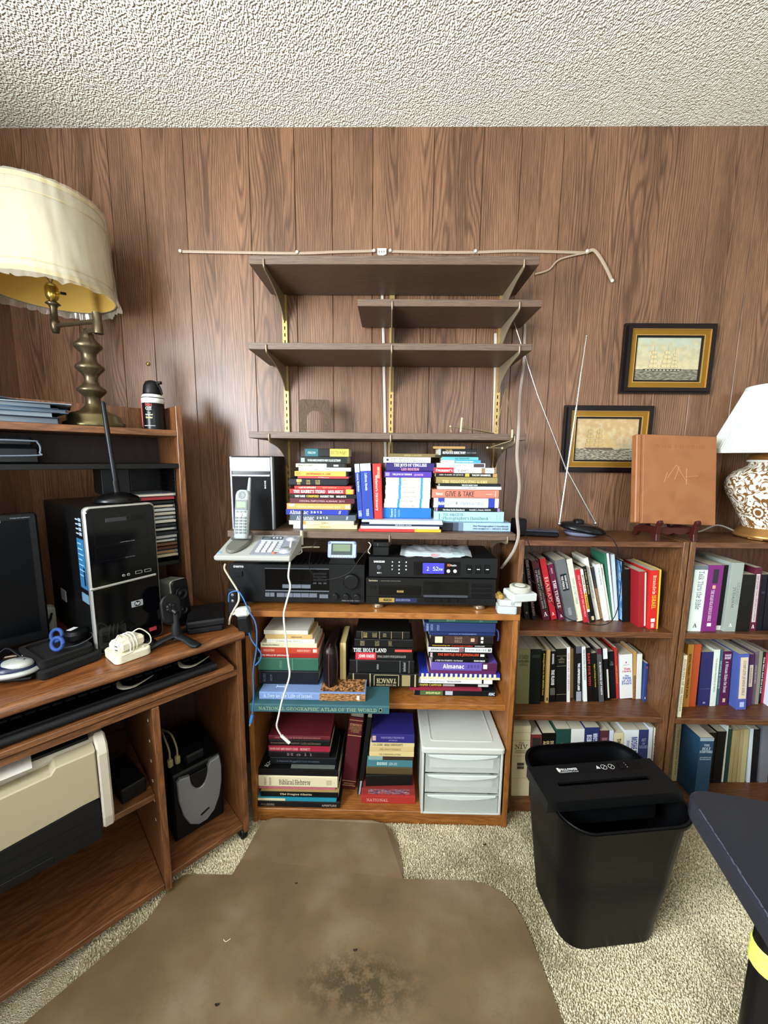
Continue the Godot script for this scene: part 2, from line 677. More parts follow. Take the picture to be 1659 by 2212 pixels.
# soft random print for photo covers
func blot_texture(called: String, sd: int, cols: Array, freq: float, rough = 0.4):
	var w := 128
	var d := PackedByteArray()
	d.resize(w * w * 3)
	var a := noise(sd, freq, 3)
	var b := noise(sd + 1, freq * 2.0, 2)
	for y in w:
		for x in w:
			var t := clampf(0.5 + a.get_noise_2d(x, y) * 0.9, 0, 0.999) * (cols.size() - 1)
			var k := int(t)
			var c: Color = Color.html(cols[k]).lerp(Color.html(cols[k + 1]), t - k)
			c = c.darkened(clampf(b.get_noise_2d(x, y) * rough, 0, 0.5))
			var i := (y * w + x) * 3
			d[i] = int(c.r * 255); d[i + 1] = int(c.g * 255); d[i + 2] = int(c.b * 255)
	tex[called] = image_texture(w, w, d)

func make_textures():
	panel_texture()
	ceiling_texture()
	carpet_texture()
	mat_texture()
	grain("oak", 384, 768, 5, Color.html("885f34"), Color.html("c49a62"), 9.0, 0.7, 1.8)
	grain("walnut", 384, 768, 8, Color.html("573e2a"), Color.html("957558"), 10.0, 0.8, 1.6)
	grain("cherry", 384, 768, 9, Color.html("4e2d17"), Color.html("8c5a33"), 8.0, 0.6, 1.4)
	grain("ash", 384, 768, 10, Color.html("4c3f36"), Color.html("7d6a5a"), 16.0, 0.8, 1.0)
	ship_texture("ship_one", 71, false)
	ship_texture("ship_two", 75, true)
	porcelain_texture()
	blot_texture("photo_gold", 81, ["3c2a1a", "8a5a30", "c9935a", "6a3d22"], 0.05)
	blot_texture("photo_red", 83, ["8c1f1c", "c8a184", "2d4f8f", "b0392b", "3a1a18"], 0.03)
	blot_texture("photo_blue", 85, ["3b6fb4", "9cc4e4", "5d94cf", "d8e4ea"], 0.02)
	blot_texture("photo_dark", 87, ["15161a", "3d2a24", "59271f", "241a1c"], 0.04)
	blot_texture("leather", 89, ["87532c", "8d5932", "845029", "905c35"], 0.01, 0.06)

# ---------------------------------------------------------------- the room
func build_room():
	var xl := -1.39
	var xr := 2.9
	var zb := 3.5
	var top := 2.398
	# floor
	var cm := StandardMaterial3D.new()
	cm.albedo_texture = tex["carpet"]
	cm.uv1_triplanar = true
	cm.uv1_world_triplanar = true
	cm.uv1_scale = Vector3.ONE * 1.35
	cm.roughness = 1.0
	cm.metallic_specular = 0.1
	cm.heightmap_enabled = true
	cm.heightmap_texture = tex["carpet_height"]
	cm.heightmap_scale = 0.5
	var fl = bp("floor", self, cm, Vector3(xl - 0.1, -0.05, -0.1), Vector3(xr + 0.1, 0, zb + 0.1))
	fl.set_meta("kind", "structure")
	# ceiling
	var ce := StandardMaterial3D.new()
	ce.albedo_color = Color.html("efebdb")
	ce.uv1_triplanar = true
	ce.uv1_world_triplanar = true
	ce.uv1_scale = Vector3.ONE * 1.2
	ce.roughness = 0.95
	ce.metallic_specular = 0.2
	ce.heightmap_enabled = true
	ce.heightmap_texture = tex["ceiling_height"]
	ce.heightmap_scale = 0.6
	var cl = bp("ceiling", self, ce, Vector3(xl - 0.1, top, -0.1), Vector3(xr + 0.1, top + 0.08, zb + 0.1))
	cl.set_meta("kind", "structure")
	# panelled wall: backing board and single planks between the grooves
	var wb = struct("wall_back")
	bp("backing", wb, mat("3b261a", 0.8), Vector3(xl - 0.1, -0.05, -0.1), Vector3(xr + 0.1, top, -0.009))
	var pm := StandardMaterial3D.new()
	pm.albedo_texture = tex["panel"]
	pm.roughness = 0.36
	pm.metallic_specular = 0.45
	mats["panel"] = pm
	planks(wb, xl, xr, top, Transform3D.IDENTITY)
	# side walls and the wall behind the camera
	var pl := StandardMaterial3D.new()
	pl.albedo_texture = tex["panel"]
	pl.uv1_triplanar = true
	pl.uv1_world_triplanar = true
	pl.uv1_scale = Vector3(1.6, 0.42, 1.6)
	pl.roughness = 0.5
	var wl = struct("wall_left")
	# opening for window_1: z 1.2 to 2.7, y 0.85 to 2.15
	bp("panel", wl, pl, Vector3(xl - 0.1, 0, -0.1), Vector3(xl, top, 1.2))
	bp("panel", wl, pl, Vector3(xl - 0.1, 0, 2.7), Vector3(xl, top, zb + 0.1))
	bp("panel", wl, pl, Vector3(xl - 0.1, 0, 1.2), Vector3(xl, 0.85, 2.7))
	bp("panel", wl, pl, Vector3(xl - 0.1, 2.15, 1.2), Vector3(xl, top, 2.7))
	var wall_paint := mat("cfc8b8", 0.9)
	var wr = struct("wall_right")
	bp("panel", wr, wall_paint, Vector3(xr, 0, -0.1), Vector3(xr + 0.1, top, zb + 0.1))
	var wf = struct("wall_front")
	bp("panel", wf, wall_paint, Vector3(xl, 0, zb), Vector3(0.4, top, zb + 0.1))
	bp("panel", wf, wall_paint, Vector3(1.9, 0, zb), Vector3(xr, top, zb + 0.1))
	bp("panel", wf, wall_paint, Vector3(0.4, 0, zb), Vector3(1.9, 0.9, zb + 0.1))
	bp("panel", wf, wall_paint, Vector3(0.4, 2.2, zb), Vector3(1.9, top, zb + 0.1))
	# windows
	var white := mat("e4e4df", 0.5)
	var w1 = struct("window_1")
	for q in [[0.85, 0.9], [2.1, 2.15], [1.48, 1.52]]:
		bp("frame", w1, white, Vector3(xl - 0.08, q[0], 1.2), Vector3(xl - 0.03, q[1], 2.7), 0.004)
	for q in [[1.2, 1.25], [2.65, 2.7], [1.93, 1.97]]:
		bp("frame", w1, white, Vector3(xl - 0.08, 0.85, q[0]), Vector3(xl - 0.03, 2.15, q[1]), 0.004)
	var w2 = struct("window_2")
	for q in [[0.9, 0.95], [2.15, 2.2]]:
		bp("frame", w2, white, Vector3(0.4, q[0], zb + 0.03), Vector3(1.9, q[1], zb + 0.08), 0.004)
	for q in [[0.4, 0.45], [1.13, 1.17], [1.85, 1.9]]:
		bp("frame", w2, white, Vector3(q[0], 0.9, zb + 0.03), Vector3(q[1], 2.2, zb + 0.08), 0.004)
	# screw left in the wall
	var k = thing("wall_screw", "small brass screw head in the bare panelling above the spray can", "screw", Vector3(-0.8951, 1.6250, 0.0020))
	var s := mb()
	lathe(s, V2([0, 0.006, 0.004, 0.0055, 0.007, 0.002, 0.007, -0.002, 0, -0.002]), 12, Transform3D(Basis(Vector3.RIGHT, PI / 2), Vector3.ZERO))
	put(s, "head", mat("b9955a", 0.35, 0.9), k)
	bp("slot", k, mat("3a2c18", 0.7), Vector3(-0.005, -0.0008, 0.0045), Vector3(0.005, 0.0008, 0.0062))

func planks(wb, xl, xr, top, _xf):
	# groove places in metres, as measured; the print repeats every four planks
	var g := [-1.3900, -1.1396, -0.9859, -0.8678, -0.7239, -0.4978, -0.3414, -0.2124, -0.0712, 0.1381, 0.3039, 0.4334, 0.5747, 0.7981, 0.9551, 1.0854, 1.2372, 1.4606, 1.6175, 1.7479, 1.8996, 2.1230, 2.2800, 2.4103, 2.5621, 2.7855, 2.9000]
	var fr := [0.0, 0.3325, 0.576, 0.778, 1.0]
	for i in g.size() - 1:
		var a: float = g[i] + 0.0007
		var b: float = g[i + 1] - 0.0007
		var kind: int = (i + 0) % 4
		var s := SurfaceTool.new()
		s.begin(Mesh.PRIMITIVE_TRIANGLES)
		s.set_smooth_group(-1)
		var u0: float = fr[kind]
		var u1: float = fr[kind + 1]
		var lift := 0.13 * (i / 4)
		var e := 0.001
		var xs := [a, a + e, b - e, b]
		var zs := [-0.0012, 0.0, 0.0, -0.0012]
		for k in 3:
			for q in [[0, 0], [1, 1], [1, 0], [0, 0], [0, 1], [1, 1]]:
				var x: float = xs[k + q[0]]
				s.set_uv(Vector2(lerpf(u0, u1, clampf((x - a) / (b - a), 0.01, 0.99)), 1.0 - q[1] + lift))
				s.add_vertex(Vector3(x, top * q[1], zs[k + q[0]]))
		for side in [[a, -1.0], [b, 1.0]]:
			var c := [Vector3(side[0], 0, -0.0012), Vector3(side[0], top, -0.0012), Vector3(side[0], top, -0.012), Vector3(side[0], 0, -0.012)]
			s.set_uv(Vector2(u0 + 0.02, 0.5))
			quad(s, c[0], c[1], c[2], c[3], Vector3(side[1], 0, 0))
		put(s, "plank", mats["panel"], wb)

# ---------------------------------------------------------------- bookcases
func bookcase(label, x0: float, x1: float, z1: float, h: float, shelves: Array, deck: float, v_mat, h_mat, back_mat, over: bool):
	var cx := (x0 + x1) / 2.0
	var o = thing("bookcase", label, "bookcase", Vector3(cx, 0, 0))
	var a := x0 - cx
	var b := x1 - cx
	var t := 0.018
	var zb := 0.004
	var side_top := h - 0.02 if over else h
	bp("side_panel", o, v_mat, Vector3(a, 0, zb), Vector3(a + t, side_top, z1), 0.0015)
	bp("side_panel", o, v_mat, Vector3(b - t, 0, zb), Vector3(b, side_top, z1), 0.0015)
	if over:
		bp("top_board", o, h_mat, Vector3(a - 0.003, h - 0.02, zb), Vector3(b + 0.003, h, z1 + 0.003), 0.0015)
	else:
		bp("top_board", o, h_mat, Vector3(a + t, h - 0.02, zb), Vector3(b - t, h - 0.002, z1 - 0.001), 0.0015)
	for s in shelves:
		bp("shelf", o, h_mat, Vector3(a + t, s[0] - 0.02, zb + 0.006), Vector3(b - t, s[0], s[1]), 0.0015)
	bp("bottom_shelf", o, h_mat, Vector3(a + t, deck - 0.018, zb + 0.006), Vector3(b - t, deck, z1 - 0.002), 0.0015)
	bp("kickboard", o, h_mat, Vector3(a + t, 0, z1 - 0.024), Vector3(b - t, deck - 0.018, z1 - 0.008))
	bp("back_panel", o, back_mat, Vector3(a + t, 0.02, zb), Vector3(b - t, h - 0.02, zb + 0.005))
	return o

func build_bookcases():
	var ov := wood("oak", "cfae86", Vector3(2.2, 0.9, 2.2), 0.42)
	var oh := wood("oak_across", "d8b48a", Vector3(0.9, 3.2, 2.6), 0.4)
	bookcase("low golden oak bookcase under the stereo, holding books and plastic drawers", -0.475, 0.425, 0.267, 0.79, [[0.452, 0.243]], 0.055, ov, oh, wood("oak", "8a6a4a", Vector3(2, 0.9, 2), 0.6), true)
	var wv := wood("walnut", "d9bd9c", Vector3(3.0, 0.9, 3.0), 0.42)
	var wh := wood("walnut_across", "cda88a", Vector3(0.9, 3.0, 2.4), 0.36)
	var bk := wood("walnut", "b58f78", Vector3(2.0, 0.6, 2.0), 0.5)
	bookcase("brown woodgrain bookcase of three shelves left of the narrow seam, antenna on top", 0.432, 0.989, 0.21, 1.026, [[0.708, 0.207], [0.393, 0.207]], 0.05, wv, wh, bk, false)
	bookcase("brown woodgrain bookcase at the right edge carrying the porcelain lamp", 0.994, 1.6, 0.21, 1.026, [[0.708, 0.207], [0.39, 0.207]], 0.05, wv, wh, bk, false)

# ---------------------------------------------------------------- wall shelves
func build_wall_shelves():
	var brass := mat("b0935c", 0.4, 0.55)
	var xs := [-0.3850, 0.0002, 0.3889]
	var which := ["left", "middle", "right"]
	for i in 3:
		var o = thing("shelf_standard", "slotted brass shelf standard, the %s of three on the panelled wall" % which[i], "shelf track", Vector3(xs[i], 0.98, 0.0), 0.0, "slotted shelf standards")
		var s := mb()
		var top := 0.96
		for sx in [-1.0, 1.0]:
			box(s, Vector3(sx * 0.0075 - 0.0012, 0, 0.0005), Vector3(sx * 0.0075 + 0.0012, top, 0.011))
		for sx in [-1.0, 1.0]:
			box(s, Vector3(sx * 0.0045 - 0.0025, 0, 0.0095), Vector3(sx * 0.0045 + 0.0025, top, 0.011))
		var y := 0.0
		while y < top - 0.02:
			box(s, Vector3(-0.002, y, 0.0095), Vector3(0.002, y + 0.011, 0.011))
			y += 0.0235
		put(s, "channel", brass, o)
	var bw := wood("ash_across", "e0cfc0", Vector3(1.1, 5.0, 4.0), 0.5)
	# x0, x1, underside, thickness, depth, label, standards used
	var boards := [
		[-0.4297, 0.4346, 1.861, 0.025, 0.232, "grey-brown laminate wall shelf, topmost of the five, empty", [0, 2]],
		[-0.1068, 0.4580, 1.752, 0.021, 0.21, "short grey-brown laminate wall shelf, second from top, empty", [1, 2]],
		[-0.4417, 0.4273, 1.618, 0.02, 0.232, "long empty grey-brown laminate wall shelf, third from top", [0, 1, 2]],
		[-0.4491, 0.4252, 1.349, 0.02, 0.232, "grey-brown laminate wall shelf carrying the bookend and wire stand", [0, 1, 2]],
		[-0.54, 0.4164, 1.024, 0.022, 0.215, "lowest grey-brown laminate wall shelf, loaded with books and a speaker", [0, 1, 2]],
	]
	var names := ["topmost", "second", "third", "fourth", "lowest"]
	for i in boards.size():
		var b = boards[i]
		var cx: float = (b[0] + b[1]) / 2
		var o = thing("wall_shelf", b[5], "shelf", Vector3(cx, b[2], 0), 0.0, "laminate wall shelves")
		bp("board", o, bw, Vector3(b[0] - cx, 0, 0.012), Vector3(b[1] - cx, b[3], b[4]), 0.0012)
		for k in b[6]:
			var r = thing("shelf_bracket", "thin brass bracket under the %s wall shelf, on the %s standard" % [names[i], which[k]], "bracket", Vector3(xs[k], b[2], 0), 0.0, "brass shelf brackets")
			var zf: float = b[4]
			var s := mb()
			var poly := P2([0.0115, -0.088, 0.0115, -0.0006, zf + 0.0006, -0.0006, zf + 0.0006, 0.013, zf + 0.0022, 0.015, zf + 0.0042, 0.013, zf + 0.0042, -0.004, zf - 0.004, -0.011, zf * 0.8, -0.016, zf * 0.6, -0.024, zf * 0.42, -0.036, zf * 0.27, -0.052, zf * 0.16, -0.07, 0.024, -0.088])
			prism(s, poly, -0.0016, 0.0016, Transform3D(Basis(Vector3(0, 0, 1), Vector3(0, 1, 0), Vector3(-1, 0, 0)), Vector3.ZERO), 0.0004)
			put(s, "blade", mat("8f8068", 0.45, 0.5), r)
			s = mb()
			# rolled lower rim of the blade
			var rim := []
			for q in [[zf + 0.003, 0.012], [zf + 0.003, -0.004], [zf - 0.006, -0.011], [zf * 0.8, -0.016], [zf * 0.6, -0.024], [zf * 0.42, -0.036], [zf * 0.27, -0.052], [zf * 0.16, -0.07], [0.024, -0.088]]:
				rim.append(Vector3(0, q[1], q[0]))
			tube(s, curve(rim, 3), 0.0026, 6)
			put(s, "rim", mat("8f8068", 0.45, 0.5), r)

# ---------------------------------------------------------------- corner desk with hutch
const DESK_AT := Vector3(-0.455, 0, 0.33)
const DESK_TURN := 45.5

func desk_world(l: Vector3) -> Vector3:
	return DESK_AT + Basis(Vector3.UP, deg_to_rad(DESK_TURN)) * l

func on_desk(called, label, category, l: Vector3, turn = 0.0, group = ""):
	return thing(called, label, category, desk_world(l), DESK_TURN + turn, group)

func build_desk():
	var cv := wood("cherry", "ffffff", Vector3(2.4, 0.9, 2.4), 0.4)
	var ch := wood("cherry_across", "ffffff", Vector3(0.9, 2.6, 2.6), 0.36)
	var top_m := wood("cherry_across", "fff0dc", Vector3(0.9, 2.6, 2.6), 0.3)
	var d = thing("computer_desk", "reddish wood corner computer desk with rounded front edge and open cubbies", "desk", DESK_AT, DESK_TURN)
	var H := 0.745
	# top: five-cornered board plus a rounded front edge
	var s := mb()
	var flat := Transform3D(Basis(Vector3.RIGHT, -PI / 2), Vector3.ZERO)   # x, y -> x, -z
	prism(s, P2([0.0, 0.016, 0.0, 0.46, -0.13, 0.575, -0.72, 0.575, -0.85, 0.45, -0.85, 0.016]), H - 0.026, H, flat, 0.002)
	put(s, "desktop", top_m, d)
	s = mb()
	var nose := P2([-0.018, 0.0])
	nose = PackedVector2Array()
	for i in 13:
		var a := -PI / 2 + PI * i / 12
		nose.append(Vector2(-0.012 + cos(a) * 0.014, H - 0.014 + sin(a) * 0.0135))
	nose.append(Vector2(-0.0165, H - 0.0005))
	nose.append(Vector2(-0.0165, H - 0.0275))
	prism(s, nose, -0.85, 0.004, Transform3D(Basis(Vector3(0, 0, 1), Vector3(0, 1, 0), Vector3(1, 0, 0)), Vector3.ZERO), 0.0, true)
	put(s, "front_nosing", ch, d)
	bp("side_panel", d, cv, Vector3(-0.02, 0.03, -0.455), Vector3(-0.002, H - 0.0265, -0.012), 0.0015)
	bp("side_panel", d, cv, Vector3(-0.848, 0.03, -0.44), Vector3(-0.83, H - 0.0265, -0.012), 0.0015)
	bp("divider", d, cv, Vector3(-0.262, 0.02, -0.43), Vector3(-0.244, 0.604, -0.006), 0.0015)
	bp("front_rail", d, ch, Vector3(-0.83, 0.6045, -0.42), Vector3(-0.0205, 0.622, -0.01), 0.0015)
	bp("bottom_board", d, ch, Vector3(-0.2435, 0.04, -0.44), Vector3(-0.0205, 0.058, -0.02), 0.0015)
	bp("bottom_board", d, ch, Vector3(-0.83, 0.026, -0.44), Vector3(-0.2625, 0.044, -0.012), 0.0015)
	bp("printer_shelf", d, ch, Vector3(-0.83, 0.30, -0.43), Vector3(-0.2625, 0.318, -0.045), 0.0015)
	bp("back_panel", d, wood("cherry", "8a7468", Vector3(2, 0.8, 2), 0.6), Vector3(-0.83, 0.06, -0.444), Vector3(-0.0205, H - 0.03, -0.44))  # thin dark panel added behind the cubbies to block light
	# shelf pin holes in the divider
	for k in 6:
		bp("shelf_pin", d, mat("b8b2a4", 0.5), Vector3(-0.2635, 0.22 + k * 0.064, -0.064), Vector3(-0.2622, 0.226 + k * 0.064, -0.058))
	for q in [[-0.03, -0.03], [-0.82, -0.03], [-0.03, -0.42], [-0.82, -0.42]]:
		s = mb()
		lathe(s, V2([0, -0.009, 0.018, -0.009, 0.02, -0.006, 0.02, 0.006, 0.018, 0.009, 0, 0.009]), 18, Transform3D(Basis(Vector3.FORWARD, PI / 2), Vector3(q[0] + 0.012, 0.0205, q[1])), true)
		box(s, Vector3(q[0] - 0.004, 0.02, q[1] - 0.012), Vector3(q[0] + 0.0, 0.04, q[1] + 0.012), 0.002)
		put(s, "caster", mat("090808", 0.45), d)
	# keyboard tray: pull-out board with a black tray lying in it
	var tr = d
	bp("keyboard_tray", tr, ch, Vector3(-0.80, 0.628, -0.33), Vector3(-0.034, 0.643, -0.002), 0.0015)
	# hutch
	var hu = thing("desk_hutch", "reddish wood hutch with two shelves on the back of the corner desk", "hutch", DESK_AT + Vector3(0, H + 0.0005, 0), DESK_TURN)
	var y0 := -H
	bp("side_panel", hu, cv, Vector3(-0.085, 0, -0.455), Vector3(-0.067, 1.447 + y0, -0.235), 0.0012)
	bp("side_panel", hu, cv, Vector3(-0.80, 0, -0.455), Vector3(-0.782, 1.447 + y0, -0.235), 0.0012)
	bp("upper_shelf", hu, ch, Vector3(-0.7815, 1.352 + y0, -0.455), Vector3(-0.0855, 1.371 + y0, -0.237), 0.0012)
	bp("lower_shelf", hu, mat("090706", 0.5), Vector3(-0.7815, 1.250 + y0, -0.455), Vector3(-0.0855, 1.265 + y0, -0.235), 0.001)
	bp("back_rail", hu, cv, Vector3(-0.7815, 1.3715 + y0, -0.455), Vector3(-0.0855, 1.452 + y0, -0.443), 0.001)
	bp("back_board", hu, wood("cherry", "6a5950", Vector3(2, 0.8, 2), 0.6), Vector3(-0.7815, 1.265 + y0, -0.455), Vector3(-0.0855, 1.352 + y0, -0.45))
	# disc rack hung under the lower shelf
	var rk = on_desk("disc_rack", "black plastic disc rack of thin slots hanging below the hutch shelf", "disc rack", Vector3(-0.17, 0.93, -0.28))
	var bl := mat("050506", 0.45)
	bp("side_wall", rk, bl, Vector3(0.0805, 0, -0.15), Vector3(0.0835, 0.319, 0.008), 0.001)
	bp("side_wall", rk, bl, Vector3(-0.0425, 0, -0.15), Vector3(-0.041, 0.319, -0.008))
	bp("outer_wall", rk, bl, Vector3(-0.115, 0.24, -0.15), Vector3(-0.0435, 0.319, -0.01), 0.001)
	bp("back_wall", rk, bl, Vector3(-0.0425, 0, -0.155), Vector3(0.083, 0.319, -0.1502))
	bp("base", rk, bl, Vector3(-0.0408, 0, -0.15), Vector3(0.0803, 0.012, 0.008), 0.001)
	for k in 23:
		var y := 0.024 + k * 0.0128
		bp("slot_rib", rk, bl, Vector3(0.0745, y, -0.14), Vector3(0.0804, y + 0.0018, 0.004))
		bp("slot_rib", rk, bl, Vector3(-0.0408, y, -0.14), Vector3(-0.035, y + 0.0018, -0.01))
	var discs := [["b9a98a", "cream"], ["a86a28", "amber"], ["57331f", "brown"], ["6b4a33", "tan brown"], ["c9c4b4", "ivory"], ["d3d0c6", "white"], ["23262b", "black"], ["c8c2b2", "pale grey"], ["2c3033", "charcoal"], ["cfc9b9", "off-white"], ["aab0b0", "silver"], ["c2b9a6", "beige"], ["b7bab8", "light grey"], ["c4b596", "straw"], ["1d1d20", "glossy black"], ["b04148", "red"], ["c9b9a2", "buff"]]
	for k in discs.size():
		var q = discs[k]
		var out := 0.014 if k == 6 or k == 16 else 0.0
		var c = on_desk("disc_case", "%s edged disc case, number %s up in the black disc rack" % [q[1], ordinal(k + 1)], "disc case", Vector3(-0.1505, 0.9562 + k * 0.0128, -0.28 + out), 0.0, "disc cases in the rack")
		bp("case", c, clear("dfe6ea", 0.25, 0.1) if k % 3 == 1 else mat(q[0], 0.4), Vector3(-0.059, 0, -0.14), Vector3(0.059, 0.0088, 0.0), 0.0008)
		bp("paper_insert", c, mat(q[0], 0.7), Vector3(-0.053, 0.002, 0.0001), Vector3(0.052, 0.0068, 0.0006))

func ordinal(n: int) -> String:
	var w := ["zeroth", "first", "second", "third", "fourth", "fifth", "sixth", "seventh", "eighth", "ninth", "tenth", "eleventh", "twelfth", "thirteenth", "fourteenth", "fifteenth", "sixteenth", "seventeenth", "eighteenth", "nineteenth", "twentieth", "twenty-first", "twenty-second", "twenty-third"]
	return w[n]

# ---------------------------------------------------------------- books
# local axes of a book: x along the spine (title reads along it), y through the thickness, the spine faces +z
var place_of_books := ""

func book(row: Array):
	# x, y, z, length, thickness, depth, pose (0 lying, 1 standing), yaw or lean, hardcover, cover, pages, bands, texts, look, count
	var L: float = row[3]
	var T: float = row[4]
	var D: float = row[5]
	var at := Vector3(row[0], row[1], row[2])
	var n: int = row[14]
	var label: String = "%s, %s from %s the %s" % [row[13], ordinal(n), "top of" if row[6] == 0 else "left on", place_of_books]
	if n == 1 and row[6] == 0:
		label = "%s, topmost of the %s" % [row[13], place_of_books]
	var o = thing("book", label, "book", at, 0.0, "books in the " + place_of_books)
	if row[6] == 1:
		var f := deg_to_rad(row[7])
		o.basis = Basis(Vector3(sin(f), -cos(f), 0), Vector3(cos(f), sin(f), 0), Vector3(0, 0, 1))
		# the place given is the foot of the lower left corner of the spine
		o.position = at + o.basis * Vector3(-L / 2.0, 0, 0)
		if f < 0:
			o.position.y += sin(-f) * T
	else:
		o.rotation_degrees.y = row[7]
	var hard: bool = row[8] == 1
	var c := 0.0022 if hard else 0.0004
	c = minf(c, T * 0.2)
	var r := minf(T * 0.16, 0.004) if hard else minf(T * 0.06, 0.001)
	var sp := 0.003 if hard else 0.0008
	var s := mb()
	var prof := P2([-D, 0, -r, 0, -r * 0.3, r * 0.3, 0, r, 0, T - r, -r * 0.3, T - r * 0.3, -r, T, -D, T, -D, T - c, -sp - r, T - c, -sp - r, c, -D, c])
	prism(s, prof, -L / 2, L / 2, Transform3D(Basis(Vector3(0, 0, 1), Vector3(0, 1, 0), Vector3(1, 0, 0)), Vector3.ZERO))
	put(s, "cover", mat(row[9], 0.55 if hard else 0.4), o)
	var i := 0.003 if hard else 0.0003
	bp("pages", o, mat(row[10], 0.9), Vector3(-L / 2 + i, c + 0.0001, -D + i), Vector3(L / 2 - i, T - c - 0.0001, -sp - r - 0.0001))
	for b in row[11]:
		# u0, u1, v0, v1, colour
		var m: Material = printed(b[4].substr(4), 0.4) if b[4].begins_with("img:") else mat(b[4], 0.5)
		var x0: float = -L / 2 + b[0] * L
		var x1: float = -L / 2 + b[1] * L
		if b[4].begins_with("img:"):
			sheet("spine_print", o, m, Vector3(x0, T * b[2], 0.00025), Vector3(x1 - x0, 0, 0), Vector3(0, T * (b[3] - b[2]), 0))
		elif b[3] - b[2] > 0.97:
			s = mb()
			prism(s, P2([-r * 0.6, 0.0001, -r * 0.3, r * 0.25, 0.0002, r, 0.0002, T - r, -r * 0.3, T - r * 0.25, -r * 0.6, T - 0.0001]), x0, x1, Transform3D(Basis(Vector3(0, 0, 1), Vector3(0, 1, 0), Vector3(1, 0, 0)), Vector3.ZERO))
			put(s, "spine_band", m, o)
		else:
			bp("spine_band", o, m, Vector3(x0, T * b[2], -0.0005), Vector3(x1, T * b[3], 0.0003))
	for t in row[12]:
		# text, u0, u1, v0, v1, colour, font, turned
		var uc: float = -L / 2 + (t[1] + t[2]) / 2 * L
		var vc: float = (t[3] + t[4]) / 2 * T
		var w: float = (t[2] - t[1]) * L
		var h: float = (t[4] - t[3]) * T
		var m := mat(t[5], 0.5)
		if t[7] == 1:
			letters(t[0], o, m, Vector3(uc, vc, 0.0003), Vector3(0, 1, 0), Vector3(-1, 0, 0), h, w, t[6], "spine_lettering")
		elif t[7] == 2:
			letters(t[0], o, m, Vector3(uc, vc, 0.0003), Vector3(-1, 0, 0), Vector3(0, -1, 0), w, h, t[6], "spine_lettering")
		else:
			letters(t[0], o, m, Vector3(uc, vc, 0.0003), Vector3(1, 0, 0), Vector3(0, 1, 0), w, h, t[6], "spine_lettering")
	return o

